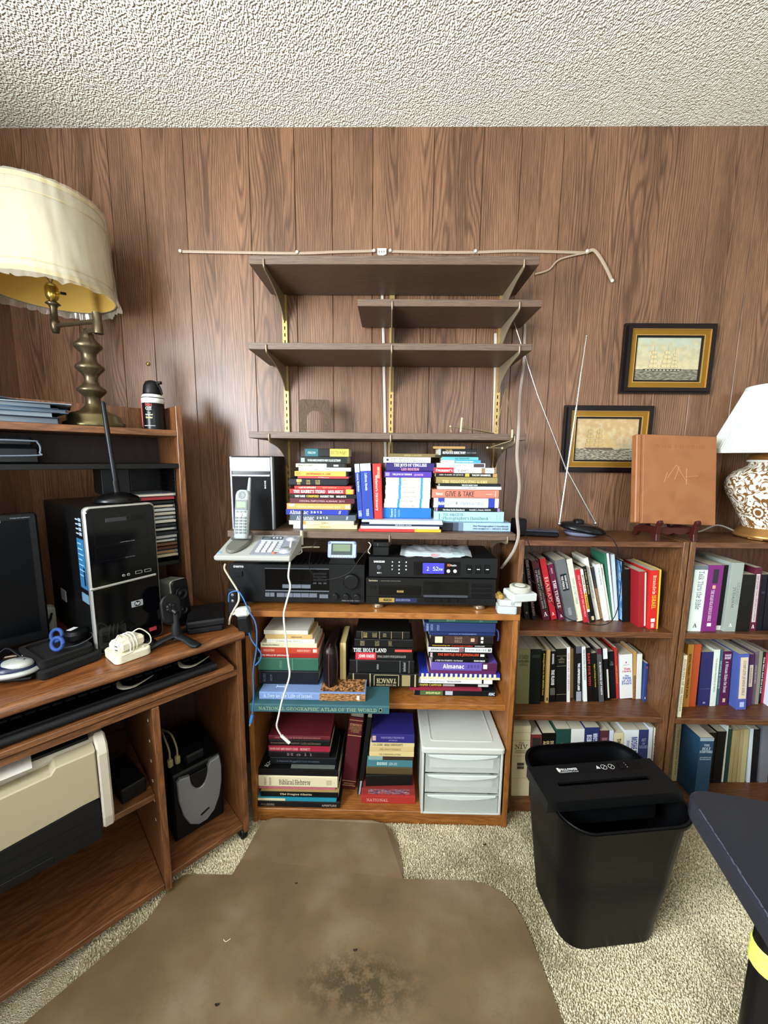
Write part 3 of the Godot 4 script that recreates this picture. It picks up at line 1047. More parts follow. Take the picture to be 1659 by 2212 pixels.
func build_books():
	place_of_books = "left wall-shelf stack"
	book([-0.2218, 1.0465, 0.165, 0.2193, 0.0133, 0.135, 0, 0, 0, "d2c18c", "cfc4a6", [[0, 0.2, 0, 1, "dfdccf"]], [["THE ALMANAC", 0.42, 0.6, 0.3, 0.7, "8a7a4c", 2, 0]], "yellowish cream paperback", 16])
	book([-0.2344, 1.0602, 0.165, 0.2227, 0.0144, 0.135, 0, 0, 0, "cdbf97", "cfc4a6", [[0, 0.2, 0, 1, "e0dccb"], [0.2, 0.26, 0.1, 0.9, "b9822f"]], [["ALMANAC", 0.5, 0.62, 0.3, 0.7, "8a7448", 2, 0]], "cream paperback", 15])
	book([-0.2302, 1.0749, 0.165, 0.2252, 0.0194, 0.135, 0, 0, 0, "48505a", "cfc4a6", [], [["Almanac", 0.1, 0.37, 0.12, 0.85, "e0e4e6", 2, 0], ["2 0 1 3", 0.41, 0.58, 0.3, 0.7, "e0e4e6", 1, 0], ["//", 0.86, 0.89, 0.2, 0.8, "e0e4e6", 1, 0]], "slate grey paperback", 14])
	book([-0.2494, 1.0948, 0.165, 0.2129, 0.0183, 0.135, 0, 0, 0, "24318f", "cfc4a6", [], [["Almanac", 0.06, 0.36, 0.12, 0.85, "e6e6ee", 2, 0], ["2 0 1 2", 0.4, 0.58, 0.3, 0.7, "e6e6ee", 1, 0], ["//", 0.85, 0.89, 0.2, 0.8, "e6e6ee", 1, 0]], "royal blue paperback", 13])
	book([-0.2432, 1.1135, 0.165, 0.2186, 0.02, 0.135, 0, 0, 0, "c08d4b", "cfc4a6", [[0.92, 0.98, 0.2, 0.75, "e2ddcf"], [0.03, 0.12, 0.5, 0.95, "e8d6b0"]], [["FEDERAL EMPLOYEES ALMANAC 2014", 0.16, 0.84, 0.28, 0.6, "e6cfa4", 0, 0]], "tan paperback", 12])
	book([-0.2308, 1.1339, 0.165, 0.2192, 0.0181, 0.135, 0, 0, 0, "4c1722", "cfc4a6", [], [["FEDERAL EMPLOYEES ALMANAC 2015", 0.15, 0.85, 0.3, 0.62, "c9a6a4", 0, 0]], "maroon paperback", 11])
	book([-0.2266, 1.1524, 0.165, 0.2217, 0.0134, 0.135, 0, 0, 0, "0a0a0a", "cfc4a6", [], [["THEY HAVE", 0.06, 0.22, 0.2, 0.75, "dedbd3", 1, 0], ["CONSPIRED", 0.24, 0.43, 0.2, 0.75, "d8b13f", 1, 0], ["AGAINST YOU", 0.45, 0.66, 0.2, 0.75, "dedbd3", 1, 0], ["MELNICK", 0.7, 0.85, 0.22, 0.72, "dedbd3", 1, 0]], "black white-lettered paperback", 10])
	book([-0.2313, 1.1662, 0.165, 0.2203, 0.0173, 0.135, 0, 0, 1, "8f1f22", "cfc4a6", [[0.87, 0.98, 0, 1, "cf9a3d"]], [["THE RABBI'S TRIAD", 0.06, 0.55, 0.2, 0.8, "efe6e2", 1, 0], ["MELNICK", 0.6, 0.83, 0.22, 0.78, "efe6e2", 1, 0]], "dark red hardcover with orange end", 9])
	book([-0.2284, 1.1838, 0.165, 0.1929, 0.01, 0.1312, 0, 0, 0, "b0342c", "cfc4a6", [], [["Look SO EXPLORER", 0.08, 0.38, 0.2, 0.75, "e4d6cf", 1, 0], ["BOB BARKER", 0.5, 0.74, 0.25, 0.7, "d9a07a", 0, 0]], "bright red paperback", 8])
	book([-0.2452, 1.1943, 0.165, 0.1944, 0.0247, 0.1322, 0, 0, 1, "080b12", "cfc4a6", [[0.13, 0.22, 0.55, 0.9, "c2a75e"]], [["HOLY", 0.14, 0.2, 0.15, 0.55, "c2a75e", 3, 0], ["SCRIPTURES", 0.3, 0.37, 0.2, 0.8, "b9a56c", 2, 0], ["PSALMS", 0.46, 0.54, 0.2, 0.8, "b9a56c", 2, 0]], "navy hardcover with gilt bands", 7])
	book([-0.227, 1.2194, 0.165, 0.1724, 0.0071, 0.1173, 0, 0, 0, "a7353a", "cfc4a6", [], [["THE REBELLION", 0.4, 0.62, 0.3, 0.7, "d9c9c0", 0, 0]], "thin crimson paperback", 6])
	book([-0.2362, 1.2269, 0.165, 0.173, 0.0167, 0.1176, 0, 0, 0, "d39a45", "cfc4a6", [[0.02, 0.12, 0.2, 0.8, "b8812f"]], [["LOVE AND MARRIAGE", 0.22, 0.52, 0.3, 0.65, "b23f22", 1, 0], ["M. LAMM", 0.55, 0.7, 0.3, 0.65, "b23f22", 0, 0]], "orange yellow paperback", 5])
	book([-0.2208, 1.244, 0.165, 0.1766, 0.0124, 0.1201, 0, 0, 0, "c9ccc6", "cfc4a6", [], [["Israel", 0.3, 0.38, 0.3, 0.7, "55606a", 2, 0], ["THE MAKING OF A NATION", 0.45, 0.75, 0.35, 0.65, "8a8f90", 0, 0]], "pale grey paperback", 4])
	book([-0.2385, 1.2567, 0.165, 0.1599, 0.0124, 0.1088, 0, 0, 0, "cfc7ae", "cfc4a6", [[0.65, 1, 0, 1, "17171a"], [0.8, 0.9, 0.3, 0.75, "d8d8d2"]], [["What is a Jew?", 0.04, 0.36, 0.2, 0.8, "3a352b", 0, 0]], "cream and black paperback", 3])
	book([-0.224, 1.2695, 0.165, 0.1596, 0.0232, 0.1085, 0, 0, 0, "0c0f0e", "cfc4a6", [[0.02, 0.1, 0.2, 0.8, "8f9a92"]], [["THE NEW AMERICAN WEBSTER HANDY COLLEGE DICTIONARY", 0.16, 0.86, 0.3, 0.62, "c7ccc6", 1, 0]], "blackish green paperback", 2])
	book([-0.213, 1.2931, 0.165, 0.147, 0.0259, 0.1, 0, 0, 0, "0b0b0c", "cfc4a6", [[0, 0.3, 0, 1, "1f5a60"], [0.57, 1, 0, 1, "cdb94f"]], [["DICTIONARY", 0.59, 0.96, 0.28, 0.72, "3a3320", 2, 0], ["ENGLISH", 0.07, 0.24, 0.35, 0.62, "cfd8d6", 0, 0]], "teal and yellow paperback", 1])
	place_of_books = "magazine pile on the wall shelf"
	book([0.0344, 1.0465, 0.205, 0.2731, 0.0099, 0.17, 0, 0, 0, "b8322f", "cfc4a6", [[0.68, 1, 0, 1, "d99a2b"]], [], "red and orange magazine", 5])
	book([0.0342, 1.0568, 0.205, 0.2612, 0.0087, 0.17, 0, 0, 0, "dcdcd8", "cfc4a6", [], [], "white catalogue", 4])
	book([0.0403, 1.0659, 0.205, 0.2695, 0.0063, 0.17, 0, 0, 0, "20283a", "cfc4a6", [], [["NATIONAL GUIDE", 0.42, 0.62, 0.2, 0.8, "c9cfd6", 0, 0]], "navy magazine", 3])
	book([0.0545, 1.0726, 0.205, 0.2431, 0.0059, 0.1653, 0, 0, 0, "dfe3e6", "cfc4a6", [], [], "white magazine", 2])
	book([0.0407, 1.079, 0.205, 0.2664, 0.0063, 0.17, 0, 0, 0, "aebccb", "cfc4a6", [], [], "pale blue magazine", 1])
	place_of_books = "wall-shelf magazine pile"
	book([-0.1058, 1.0859, 0.185, 0.1837, 0.0156, 0.12, 1, 4.08, 0, "263b86", "bdb39b", [[0, 0.15, 0, 1, "bcd0e4"]], [["Arizona, New Mexico", 0.17, 0.5, 0.25, 0.7, "dfe4ee", 0, 0], ["GUIDE", 0.85, 0.96, 0.2, 0.8, "dfe4ee", 0, 0]], "slim blue and pale blue guidebook", 1])
	book([-0.0897, 1.0859, 0.185, 0.1847, 0.0354, 0.12, 1, 3.47, 0, "263b8a", "bdb39b", [[0, 0.13, 0, 1, "bcd0e4"]], [["California, Nevada", 0.17, 0.48, 0.35, 0.62, "dfe4ee", 0, 0], ["TOUR BOOK", 0.82, 0.95, 0.35, 0.6, "dfe4ee", 0, 0]], "thick blue and pale blue guidebook", 2])
	book([-0.0533, 1.0859, 0.18, 0.1852, 0.0296, 0.12, 1, 1.96, 1, "c22a26", "bdb39b", [], [["NEW COLLEGE", 0.06, 0.26, 0.55, 0.8, "e8c9a0", 1, 0], ["Webster's Dictionary", 0.2, 0.85, 0.2, 0.55, "f0ece4", 2, 0]], "bright red reference volume", 3])
	place_of_books = "middle wall-shelf stack"
	book([0.0578, 1.0857, 0.165, 0.166, 0.0364, 0.13, 0, 0, 1, "1d5fae", "cfc4a6", [], [["Thayer's", 0.17, 0.23, 0.1, 0.9, "cfe0f0", 2, 1], ["GREEK LEXICON", 0.25, 0.28, 0.1, 0.9, "bcd4ea", 0, 1], ["OF THE NEW TESTAMENT", 0.33, 0.36, 0.15, 0.85, "9fc0e0", 0, 1]], "thick blue hardcover", 12])
	book([0.057, 1.1225, 0.165, 0.1544, 0.0157, 0.12, 0, 0, 0, "d9d6c3", "cfc4a6", [[0.29, 0.345, 0, 1, "2f7fc0"], [0.78, 0.83, 0, 1, "2f7fc0"]], [["Lessons in faith", 0.36, 0.68, 0.3, 0.68, "55564e", 0, 0]], "lowest cream blue-banded booklet", 11])
	book([0.0581, 1.1386, 0.165, 0.1529, 0.0144, 0.12, 0, 0, 0, "d9d6c3", "cfc4a6", [[0.29, 0.345, 0, 1, "2f7fc0"], [0.78, 0.83, 0, 1, "2f7fc0"]], [["Seeds of faith", 0.36, 0.64, 0.3, 0.68, "55564e", 0, 0]], "pale cream blue-banded booklet", 10])
	book([0.0608, 1.1534, 0.165, 0.1515, 0.0152, 0.12, 0, 0, 0, "d9d6c3", "cfc4a6", [[0.29, 0.345, 0, 1, "2f7fc0"], [0.78, 0.83, 0, 1, "2f7fc0"]], [["Strength of heart", 0.36, 0.7, 0.3, 0.68, "55564e", 0, 0]], "bone white blue-banded booklet", 9])
	book([0.0601, 1.169, 0.165, 0.152, 0.0151, 0.12, 0, 0, 0, "d9d6c3", "cfc4a6", [[0.29, 0.345, 0, 1, "2f7fc0"], [0.78, 0.83, 0, 1, "2f7fc0"]], [["Shine and live", 0.36, 0.64, 0.3, 0.68, "55564e", 0, 0]], "off-white blue-banded booklet", 8])
	book([0.0606, 1.1846, 0.165, 0.1518, 0.0147, 0.12, 0, 0, 0, "d9d6c3", "cfc4a6", [[0.29, 0.345, 0, 1, "2f7fc0"], [0.78, 0.83, 0, 1, "2f7fc0"]], [["Mercy and truth", 0.36, 0.66, 0.3, 0.68, "55564e", 0, 0]], "ivory blue-banded booklet", 7])
	book([0.0614, 1.1997, 0.165, 0.1496, 0.0099, 0.12, 0, 0, 0, "d9d6c3", "cfc4a6", [[0.29, 0.345, 0, 1, "2f7fc0"], [0.78, 0.83, 0, 1, "2f7fc0"]], [["Moments to touch", 0.36, 0.68, 0.3, 0.68, "55564e", 0, 0]], "thin cream blue-banded booklet", 6])
	book([0.0612, 1.21, 0.165, 0.151, 0.015, 0.12, 0, 0, 0, "d9d6c3", "cfc4a6", [[0.29, 0.345, 0, 1, "2f7fc0"], [0.78, 0.83, 0, 1, "2f7fc0"]], [["Today", 0.36, 0.46, 0.3, 0.68, "55564e", 0, 0]], "cream blue-banded booklet", 5])
	book([0.0601, 1.2254, 0.165, 0.1586, 0.0205, 0.13, 0, 0, 1, "46308c", "cfc4a6", [[0.02, 0.11, 0.25, 0.8, "8d7cc4"]], [["THE JOYS OF YIDDISH", 0.17, 0.58, 0.3, 0.65, "dcd6ee", 3, 0], ["LEO ROSTEN", 0.63, 0.82, 0.32, 0.62, "c99acc", 1, 0]], "violet hardcover", 4])
	book([0.0671, 1.2463, 0.165, 0.1613, 0.0282, 0.13, 0, 0, 1, "2b1f5c", "cfc4a6", [], [["THE JOYS OF YINGLISH", 0.16, 0.84, 0.45, 0.92, "e8e4f0", 3, 0], ["LEO ROSTEN", 0.32, 0.68, 0.1, 0.4, "e08a9a", 1, 0]], "deep purple hardcover", 3])
	book([0.056, 1.2749, 0.165, 0.1578, 0.0187, 0.12, 0, 0, 0, "dcdad0", "cfc4a6", [[0.06, 0.11, 0.3, 0.7, "33363a"]], [["HOW TO WIN FRIENDS", 0.16, 0.57, 0.55, 0.85, "2a2a2a", 2, 0], ["& INFLUENCE PEOPLE", 0.16, 0.57, 0.15, 0.45, "2a2a2a", 2, 0], ["DALE", 0.6, 0.72, 0.55, 0.85, "2a2a2a", 2, 0], ["CARNEGIE", 0.6, 0.79, 0.15, 0.45, "2a2a2a", 2, 0]], "white paperback", 2])
	book([0.0799, 1.294, 0.165, 0.1704, 0.0113, 0.12, 0, 0, 0, "6f5f3a", "cfc4a6", [], [["INDEXING A NEW SPIRIT", 0.3, 0.65, 0.3, 0.7, "c9b77f", 0, 0]], "thin olive pamphlet", 1])
	place_of_books = "right wall-shelf stack"
	book([0.2926, 1.0465, 0.182, 0.2304, 0.0301, 0.14, 0, 0, 1, "8fa6ba", "cfc4a6", [[0, 0.16, 0, 1, "14171b"], [0.16, 0.24, 0, 1, "39434e"], [0.24, 0.31, 0, 1, "5f7080"]], [["The Photographer's Handbook", 0.45, 0.97, 0.5, 0.72, "20262c", 1, 0], ["John Hedgecoe — Alfred A. Knopf", 0.45, 0.97, 0.22, 0.42, "20262c", 1, 0]], "grey blue hardcover with black left end", 16])
	book([0.2686, 1.077, 0.17, 0.2367, 0.0354, 0.14, 0, 0, 1, "93bcc0", "cfc4a6", [[0.9, 0.905, 0.2, 0.8, "5f868c"], [0.94, 0.945, 0.2, 0.8, "5f868c"], [0.07, 0.085, 0.2, 0.8, "4f767c"]], [["THE AMATEUR", 0.13, 0.42, 0.58, 0.82, "3f5a60", 2, 0], ["Photographer's Handbook", 0.13, 0.78, 0.12, 0.52, "35525a", 2, 0]], "pale aqua hardcover", 15])
	book([0.2627, 1.1128, 0.17, 0.2183, 0.012, 0.14, 0, 0, 0, "0c0f10", "cfc4a6", [[0.01, 0.04, 0, 1, "8a6aa0"], [0.965, 1, 0, 1, "8a6aa0"]], [["The Ham Radio Handbook", 0.12, 0.46, 0.25, 0.7, "d6dbdc", 3, 0], ["Donald L. Stoner, W6TNS", 0.53, 0.86, 0.25, 0.7, "d6dbdc", 3, 0]], "charcoal purple-ended handbook", 14])
	book([0.2581, 1.1252, 0.17, 0.2182, 0.0327, 0.14, 0, 0, 1, "d6dbe6", "cfc4a6", [[0.065, 0.165, 0, 1, "27368f"], [0.84, 0.94, 0, 1, "27368f"], [0.34, 0.365, 0.35, 0.65, "6a7288"]], [["Robb", 0.07, 0.16, 0.3, 0.65, "dfe6f5", 3, 0], ["Schwartz", 0.175, 0.32, 0.3, 0.65, "8a94ac", 2, 0], ["OPERATION LAST EXODUS", 0.39, 0.78, 0.32, 0.62, "5a6074", 2, 0]], "white blue-blocked hardcover", 13])
	book([0.2543, 1.1582, 0.17, 0.2242, 0.0293, 0.14, 0, 0, 1, "b06a58", "cfc4a6", [[0.81, 0.91, 0.45, 0.5, "d9b0a4"], [0.945, 0.955, 0.15, 0.85, "d9b0a4"]], [["GIVE & TAKE", 0.2, 0.63, 0.2, 0.8, "2c2422", 0, 0], ["Karrass", 0.06, 0.16, 0.35, 0.65, "e6d2ca", 1, 0]], "salmon pink hardcover", 12])
	book([0.2673, 1.1879, 0.17, 0.2119, 0.0098, 0.14, 0, 0, 0, "dfe2e0", "cfc4a6", [], [["THE 8TH MAN'S WAY", 0.36, 0.62, 0.3, 0.7, "5f6664", 1, 0]], "thin white paperback", 11])
	book([0.2693, 1.1981, 0.17, 0.2046, 0.0086, 0.1391, 0, 0, 0, "0e1412", "cfc4a6", [], [["THE 8TH MAN'S WAY", 0.36, 0.62, 0.2, 0.75, "cfd6d2", 1, 0]], "dark green paperback", 10])
	book([0.2571, 1.2072, 0.17, 0.2047, 0.0223, 0.1392, 0, 0, 1, "847447", "cfc4a6", [], [["THE NEGOTIATING GAME", 0.1, 0.84, 0.08, 0.5, "cdbc7e", 3, 0]], "khaki hardcover", 9])
	book([0.2548, 1.2299, 0.17, 0.2051, 0.0121, 0.1395, 0, 0, 0, "0d0a08", "cfc4a6", [[0.48, 0.55, 0.1, 0.9, "b99a3f"], [0.93, 1, 0, 1, "a07a4a"]], [["HIS NAME IS JESUS", 0.06, 0.45, 0.25, 0.72, "d9cfb5", 2, 0], ["YACOV RAMBSEL", 0.59, 0.9, 0.25, 0.75, "e8e2cf", 1, 0]], "black and gold paperback", 8])
	book([0.2464, 1.2424, 0.17, 0.2009, 0.0179, 0.1366, 0, 0, 0, "e2e0da", "cfc4a6", [[0, 0.33, 0, 1, "b32126"], [0.79, 0.85, 0.02, 0.98, "img:photo_gold"], [0.335, 0.36, 0.1, 0.9, "d7c7a0"]], [["Frommer's", 0.03, 0.31, 0.25, 0.75, "f2e6e0", 3, 0], ["Israel", 0.4, 0.57, 0.2, 0.85, "35332f", 2, 0], ["The Best", 0.86, 0.96, 0.35, 0.65, "5f6a7a", 0, 0]], "red and white guidebook", 7])
	book([0.2363, 1.2607, 0.17, 0.1597, 0.0147, 0.1086, 0, 0, 0, "d4d6dc", "cfc4a6", [[0.04, 0.2, 0.25, 0.8, "a9afc0"], [0.76, 0.98, 0.1, 0.9, "img:photo_dark"]], [["THE HIDING PLACE", 0.32, 0.62, 0.35, 0.65, "55585e", 2, 0], ["5", 0.7, 0.72, 0.3, 0.7, "33363a", 0, 0]], "white photo-ended paperback", 6])
	book([0.2367, 1.2758, 0.17, 0.1284, 0.0097, 0.0873, 0, 0, 0, "3d8fd0", "cfc4a6", [[0, 0.32, 0, 1, "e3e6e4"]], [["SIMPLE TRAVELERS GUIDE", 0.36, 0.8, 0.25, 0.7, "dcebf5", 1, 0], ["ISRAEL", 0.04, 0.16, 0.3, 0.7, "c05048", 1, 0]], "white and sky blue paperback", 5])
	book([0.2324, 1.2859, 0.17, 0.1205, 0.01, 0.0819, 0, 0, 0, "5aa0a6", "cfc4a6", [], [["THE TRAVELERS", 0.35, 0.75, 0.25, 0.7, "24484c", 0, 0]], "teal paperback", 4])
	book([0.2214, 1.2963, 0.17, 0.1457, 0.0046, 0.0991, 0, 0, 0, "111112", "cfc4a6", [], [], "thin black pamphlet", 3])
	book([0.2239, 1.3013, 0.17, 0.128, 0.0207, 0.087, 0, 0, 0, "0b0a0a", "cfc4a6", [[0, 0.06, 0, 1, "9a9c9c"]], [["REPEATER DIRECTORY", 0.11, 0.7, 0.2, 0.6, "dcdcd8", 1, 0], ["THE ARRL", 0.18, 0.36, 0.66, 0.88, "c9b060", 0, 0], ["2007-2008", 0.72, 0.97, 0.3, 0.5, "8f8f8b", 0, 0]], "black white-lettered directory", 2])
	book([0.1943, 1.3224, 0.17, 0.1046, 0.008, 0.11, 0, -6, 0, "a9824f", "cfc4a6", [], [], "tan cardboard-covered notebook", 1])
	place_of_books = "upper left stack in oak bookcase"
	book([-0.2251, 0.4525, 0.302, 0.4618, 0.0296, 0.27, 0, 0, 1, "31555a", "cfc4a6", [[0.93, 0.947, 0.3, 0.7, "8f9f78"], [0.932, 0.945, 0.35, 0.65, "31555a"]], [["NATIONAL GEOGRAPHIC ATLAS OF THE WORLD", 0.065, 0.91, 0.3, 0.68, "8f9f78", 2, 0]], "oversized teal atlas", 10])
	var k59 = book([-0.2524, 0.4825, 0.28, 0.3558, 0.0278, 0.2, 0, 0, 1, "6f86ae", "cfc4a6", [[0.57, 1, 0.03, 0.97, "img:photo_gold"], [0.92, 0.945, 0.2, 0.75, "d6cdb8"]], [["A Day in the Life of Israel", 0.04, 0.5, 0.2, 0.8, "c3cfe2", 2, 0]], "large blue picture book", 9])
	sheet("cover_photo", k59, printed("photo_gold"), Vector3(0.3558*0.07, 0.0278 + 0.0003, -0.01), Vector3(0.3558*0.42, 0, 0), Vector3(0, 0, -0.18))
	letters("IS", k59, mat("c9d4e6"), Vector3(-0.3558*0.32, 0.0278 + 0.0002, -0.05), Vector3(0, 0, -1), Vector3(-1, 0, 0), 0.05, 0.03, 2, "cover_lettering")
	book([-0.3421, 0.5107, 0.235, 0.2047, 0.0499, 0.16, 0, 0, 1, "0b0e15", "cfc4a6", [[0.01, 0.015, 0.05, 0.95, "39425a"]], [["HOLY BIBLE", 0.07, 0.11, 0.2, 0.8, "5a6274", 2, 1], ["NEW", 0.19, 0.22, 0.25, 0.75, "5a6274", 2, 1]], "thick navy hardcover", 8])
	book([-0.3427, 0.561, 0.235, 0.2071, 0.0483, 0.15, 0, 0, 1, "2c5544", "cfc4a6", [[0.57, 0.575, 0.05, 0.95, "7f9a78"]], [["STUDY", 0.36, 0.4, 0.2, 0.8, "6f8f70", 2, 1]], "thick green hardcover", 7])
	book([-0.3384, 0.6097, 0.235, 0.1995, 0.016, 0.12, 0, 0, 0, "8f231f", "cfc4a6", [], [["THE WALLS OF JERUSALEM", 0.02, 0.5, 0.3, 0.7, "e0cfc4", 1, 0]], "brick red paperback", 6])
	book([-0.3363, 0.626, 0.235, 0.1991, 0.0199, 0.12, 0, 0, 0, "a83a26", "cfc4a6", [[0.9, 0.97, 0.2, 0.8, "d6b9a8"]], [["PHILISTINE", 0.05, 0.24, 0.3, 0.7, "d99a86", 1, 0], ["RAMON BENNETT", 0.63, 0.86, 0.3, 0.7, "d99a86", 1, 0]], "orange red paperback", 5])
	book([-0.3392, 0.6463, 0.235, 0.1919, 0.0162, 0.12, 0, 0, 0, "cfc3a2", "cfc4a6", [], [["The Big New Mission", 0.03, 0.33, 0.3, 0.75, "3c352a", 2, 0]], "cream paperback", 4])
	book([-0.332, 0.6629, 0.235, 0.1642, 0.014, 0.11, 0, 0, 0, "d8d2c0", "cfc4a6", [], [["A PROMISE KEPT", 0.2, 0.7, 0.35, 0.6, "6a6456", 0, 0]], "white thin paperback", 3])
	book([-0.3381, 0.6773, 0.235, 0.1612, 0.0161, 0.11, 0, 0, 0, "b99a62", "cfc4a6", [], [["LIVING IN HOPE", 0.55, 0.78, 0.3, 0.6, "6a5030", 0, 0]], "tan paperback", 2])
	book([-0.3473, 0.6938, 0.235, 0.1501, 0.0139, 0.11, 0, 0, 0, "c7c0ae", "cfc4a6", [], [], "grey white paperback", 1])
	place_of_books = "upper middle stack in oak bookcase"
	book([-0.0148, 0.4825, 0.195, 0.2487, 0.0521, 0.15, 0, 0, 1, "080707", "cfc4a6", [[0.06, 0.075, 0.03, 0.97, "a89868"], [0.3, 0.315, 0.03, 0.97, "a89868"], [0.36, 0.37, 0.1, 0.9, "a89868"], [0.71, 0.72, 0.1, 0.9, "a89868"], [0.36, 0.72, 0.86, 0.9, "a89868"], [0.76, 0.88, 0.1, 0.9, "8a7c56"], [0.94, 0.96, 0.05, 0.95, "a89868"]], [["TANACH", 0.4, 0.68, 0.3, 0.62, "b5a678", 3, 2], ["THE STONE EDITION", 0.4, 0.68, 0.1, 0.22, "b5a678", 0, 2]], "black ornate gilt-decorated hardcover", 6])
	book([-0.0218, 0.535, 0.195, 0.2277, 0.0497, 0.15, 0, 0, 1, "070809", "cfc4a6", [[0.11, 0.115, 0.03, 0.97, "8a8a80"], [0.78, 0.785, 0.03, 0.97, "8a8a80"], [0.92, 0.925, 0.03, 0.97, "8a8a80"]], [["Bible", 0.42, 0.45, 0.3, 0.7, "9aa09a", 2, 1], ["Authorised", 0.83, 0.87, 0.15, 0.85, "9aa09a", 2, 1]], "thick plain black hardcover", 5])
	book([-0.014, 0.5851, 0.195, 0.2009, 0.027, 0.1366, 0, 0, 0, "0b0c0d", "cfc4a6", [[0, 0.36, 0, 1, "b02a33"]], [["JOHN HAGEE", 0.05, 0.33, 0.2, 0.75, "ecd6d0", 1, 0], ["FINAL DAWN OVER JERUSALEM", 0.38, 0.88, 0.25, 0.65, "8f8a84", 3, 0]], "red and black paperback", 4])
	book([-0.0191, 0.6126, 0.195, 0.2134, 0.0184, 0.1451, 0, 0, 0, "0a0a0b", "cfc4a6", [[0.7, 0.98, 0.2, 0.7, "b8443a"]], [["THE HOLY LAND", 0.02, 0.56, 0.12, 0.85, "e6e2da", 3, 0]], "black paperback with white capitals", 3])
	book([-0.0153, 0.6313, 0.195, 0.2047, 0.0319, 0.1392, 0, 0, 1, "080706", "cfc4a6", [], [["STUDY", 0.1, 0.17, 0.2, 0.8, "8a7a58", 3, 1], ["KING", 0.35, 0.42, 0.2, 0.8, "8a7a58", 2, 1], ["JAMES", 0.58, 0.65, 0.2, 0.8, "8a7a58", 2, 1]], "black faintly gilt bible", 2])
	book([-0.018, 0.6636, 0.195, 0.1864, 0.0283, 0.1268, 0, 0, 1, "090806", "cfc4a6", [[0.1, 0.108, 0.03, 0.97, "a08a58"], [0.43, 0.438, 0.03, 0.97, "a08a58"], [0.65, 0.658, 0.03, 0.97, "a08a58"], [0.86, 0.868, 0.03, 0.97, "a08a58"]], [["HOLY", 0.13, 0.2, 0.15, 0.85, "a08a58", 3, 1], ["BIBLE", 0.3, 0.38, 0.2, 0.8, "93815a", 2, 1], ["NEW", 0.5, 0.56, 0.25, 0.75, "93815a", 2, 1]], "black gilt-banded bible", 1])
	place_of_books = "upper right stack in oak bookcase"
	book([0.2403, 0.4525, 0.193, 0.2899, 0.0213, 0.15, 0, 0, 0, "0e0f13", "cfc4a6", [[0.07, 0.35, 0.1, 0.9, "4a5a30"], [0.38, 0.47, 0.15, 0.85, "a9aeb6"]], [["ADAC", 0.91, 0.985, 0.2, 0.7, "d6dbe2", 1, 0], ["ANTELOPE VALLEY", 0.14, 0.32, 0.3, 0.65, "c9d08a", 1, 0]], "dark travel magazine bundle", 15])
	book([0.2057, 0.4742, 0.197, 0.2555, 0.0084, 0.15, 0, 0, 0, "7a1f33", "cfc4a6", [], [], "thin maroon magazine", 14])
	book([0.2335, 0.483, 0.185, 0.2612, 0.0109, 0.15, 0, 0, 0, "0c0b0a", "cfc4a6", [[0.36, 0.52, 0.15, 0.85, "8f8a80"], [0.84, 0.98, 0.1, 0.9, "b9bcb4"]], [["GRAND CANYON", 0.02, 0.34, 0.2, 0.8, "d6c24a", 3, 0]], "black and yellow guidebook", 13])
	book([0.2376, 0.4943, 0.185, 0.2701, 0.0189, 0.15, 0, 0, 0, "d9d9d4", "cfc4a6", [[0.86, 0.885, 0.1, 0.9, "1d1d20"]], [["THE COMING MESSIAH?", 0.08, 0.38, 0.3, 0.6, "8a8a86", 2, 0], ["The Son of David", 0.4, 0.59, 0.3, 0.65, "33332f", 2, 0]], "white glossy paperback", 12])
	var k82 = book([0.256, 0.5136, 0.185, 0.2854, 0.0188, 0.15, 0, 0, 0, "2230a0", "d9d0b4", [], [], "bright blue comb-bound notebook", 11])
	bp("comb_spine", k82, mat("d3c69c"), Vector3(-0.2854/2, -0.001, -0.002), Vector3(0.2854/2, 0.0188*0.35, 0.004), 0.001)
	for q in 16:
		bp("comb_tooth", k82, mat("d3c69c"), Vector3(-0.2854/2 + 0.006 + q*(0.2854-0.012)/16.0, 0, 0.0005), Vector3(-0.2854/2 + 0.006 + (q+0.5)*(0.2854-0.012)/16.0, 0.0188 + 0.001, 0.0045), 0.001)
	book([0.2643, 0.5328, 0.185, 0.2393, 0.0116, 0.15, 0, 0, 0, "55204a", "cfc4a6", [], [], "plum magazine", 10])
	book([0.27, 0.5448, 0.185, 0.2332, 0.0302, 0.15, 0, 0, 0, "5a4a94", "cfc4a6", [[0.77, 1, 0, 1, "4a1c3c"], [0.79, 0.85, 0.25, 0.8, "d6d0dc"]], [["Almanac", 0.18, 0.5, 0.25, 0.8, "e6e4f0", 1, 0], ["2 0 1 1", 0.55, 0.72, 0.35, 0.7, "3a2f66", 1, 0]], "violet and plum paperback", 9])
	book([0.2562, 0.5753, 0.185, 0.1995, 0.0166, 0.1356, 0, 0, 0, "070709", "cfc4a6", [], [["A TIME FOR TRUMPETS - Not Piccolos!", 0.05, 0.54, 0.25, 0.6, "d9d9d6", 2, 0], ["FRANK EMLEN", 0.74, 0.93, 0.25, 0.6, "d9d9d6", 1, 0]], "black slim white-lettered paperback", 8])
	book([0.2444, 0.5923, 0.185, 0.2028, 0.0213, 0.1379, 0, 0, 0, "090706", "cfc4a6", [[0.9, 0.97, 0.3, 0.7, "cfcabf"]], [["THE BATTLE FOR JERUSALEM", 0.16, 0.87, 0.25, 0.8, "c9432a", 1, 0], ["JOHN HAGEE", 0.03, 0.08, 0.1, 0.9, "d6d0c6", 1, 1]], "black paperback with red capitals", 7])
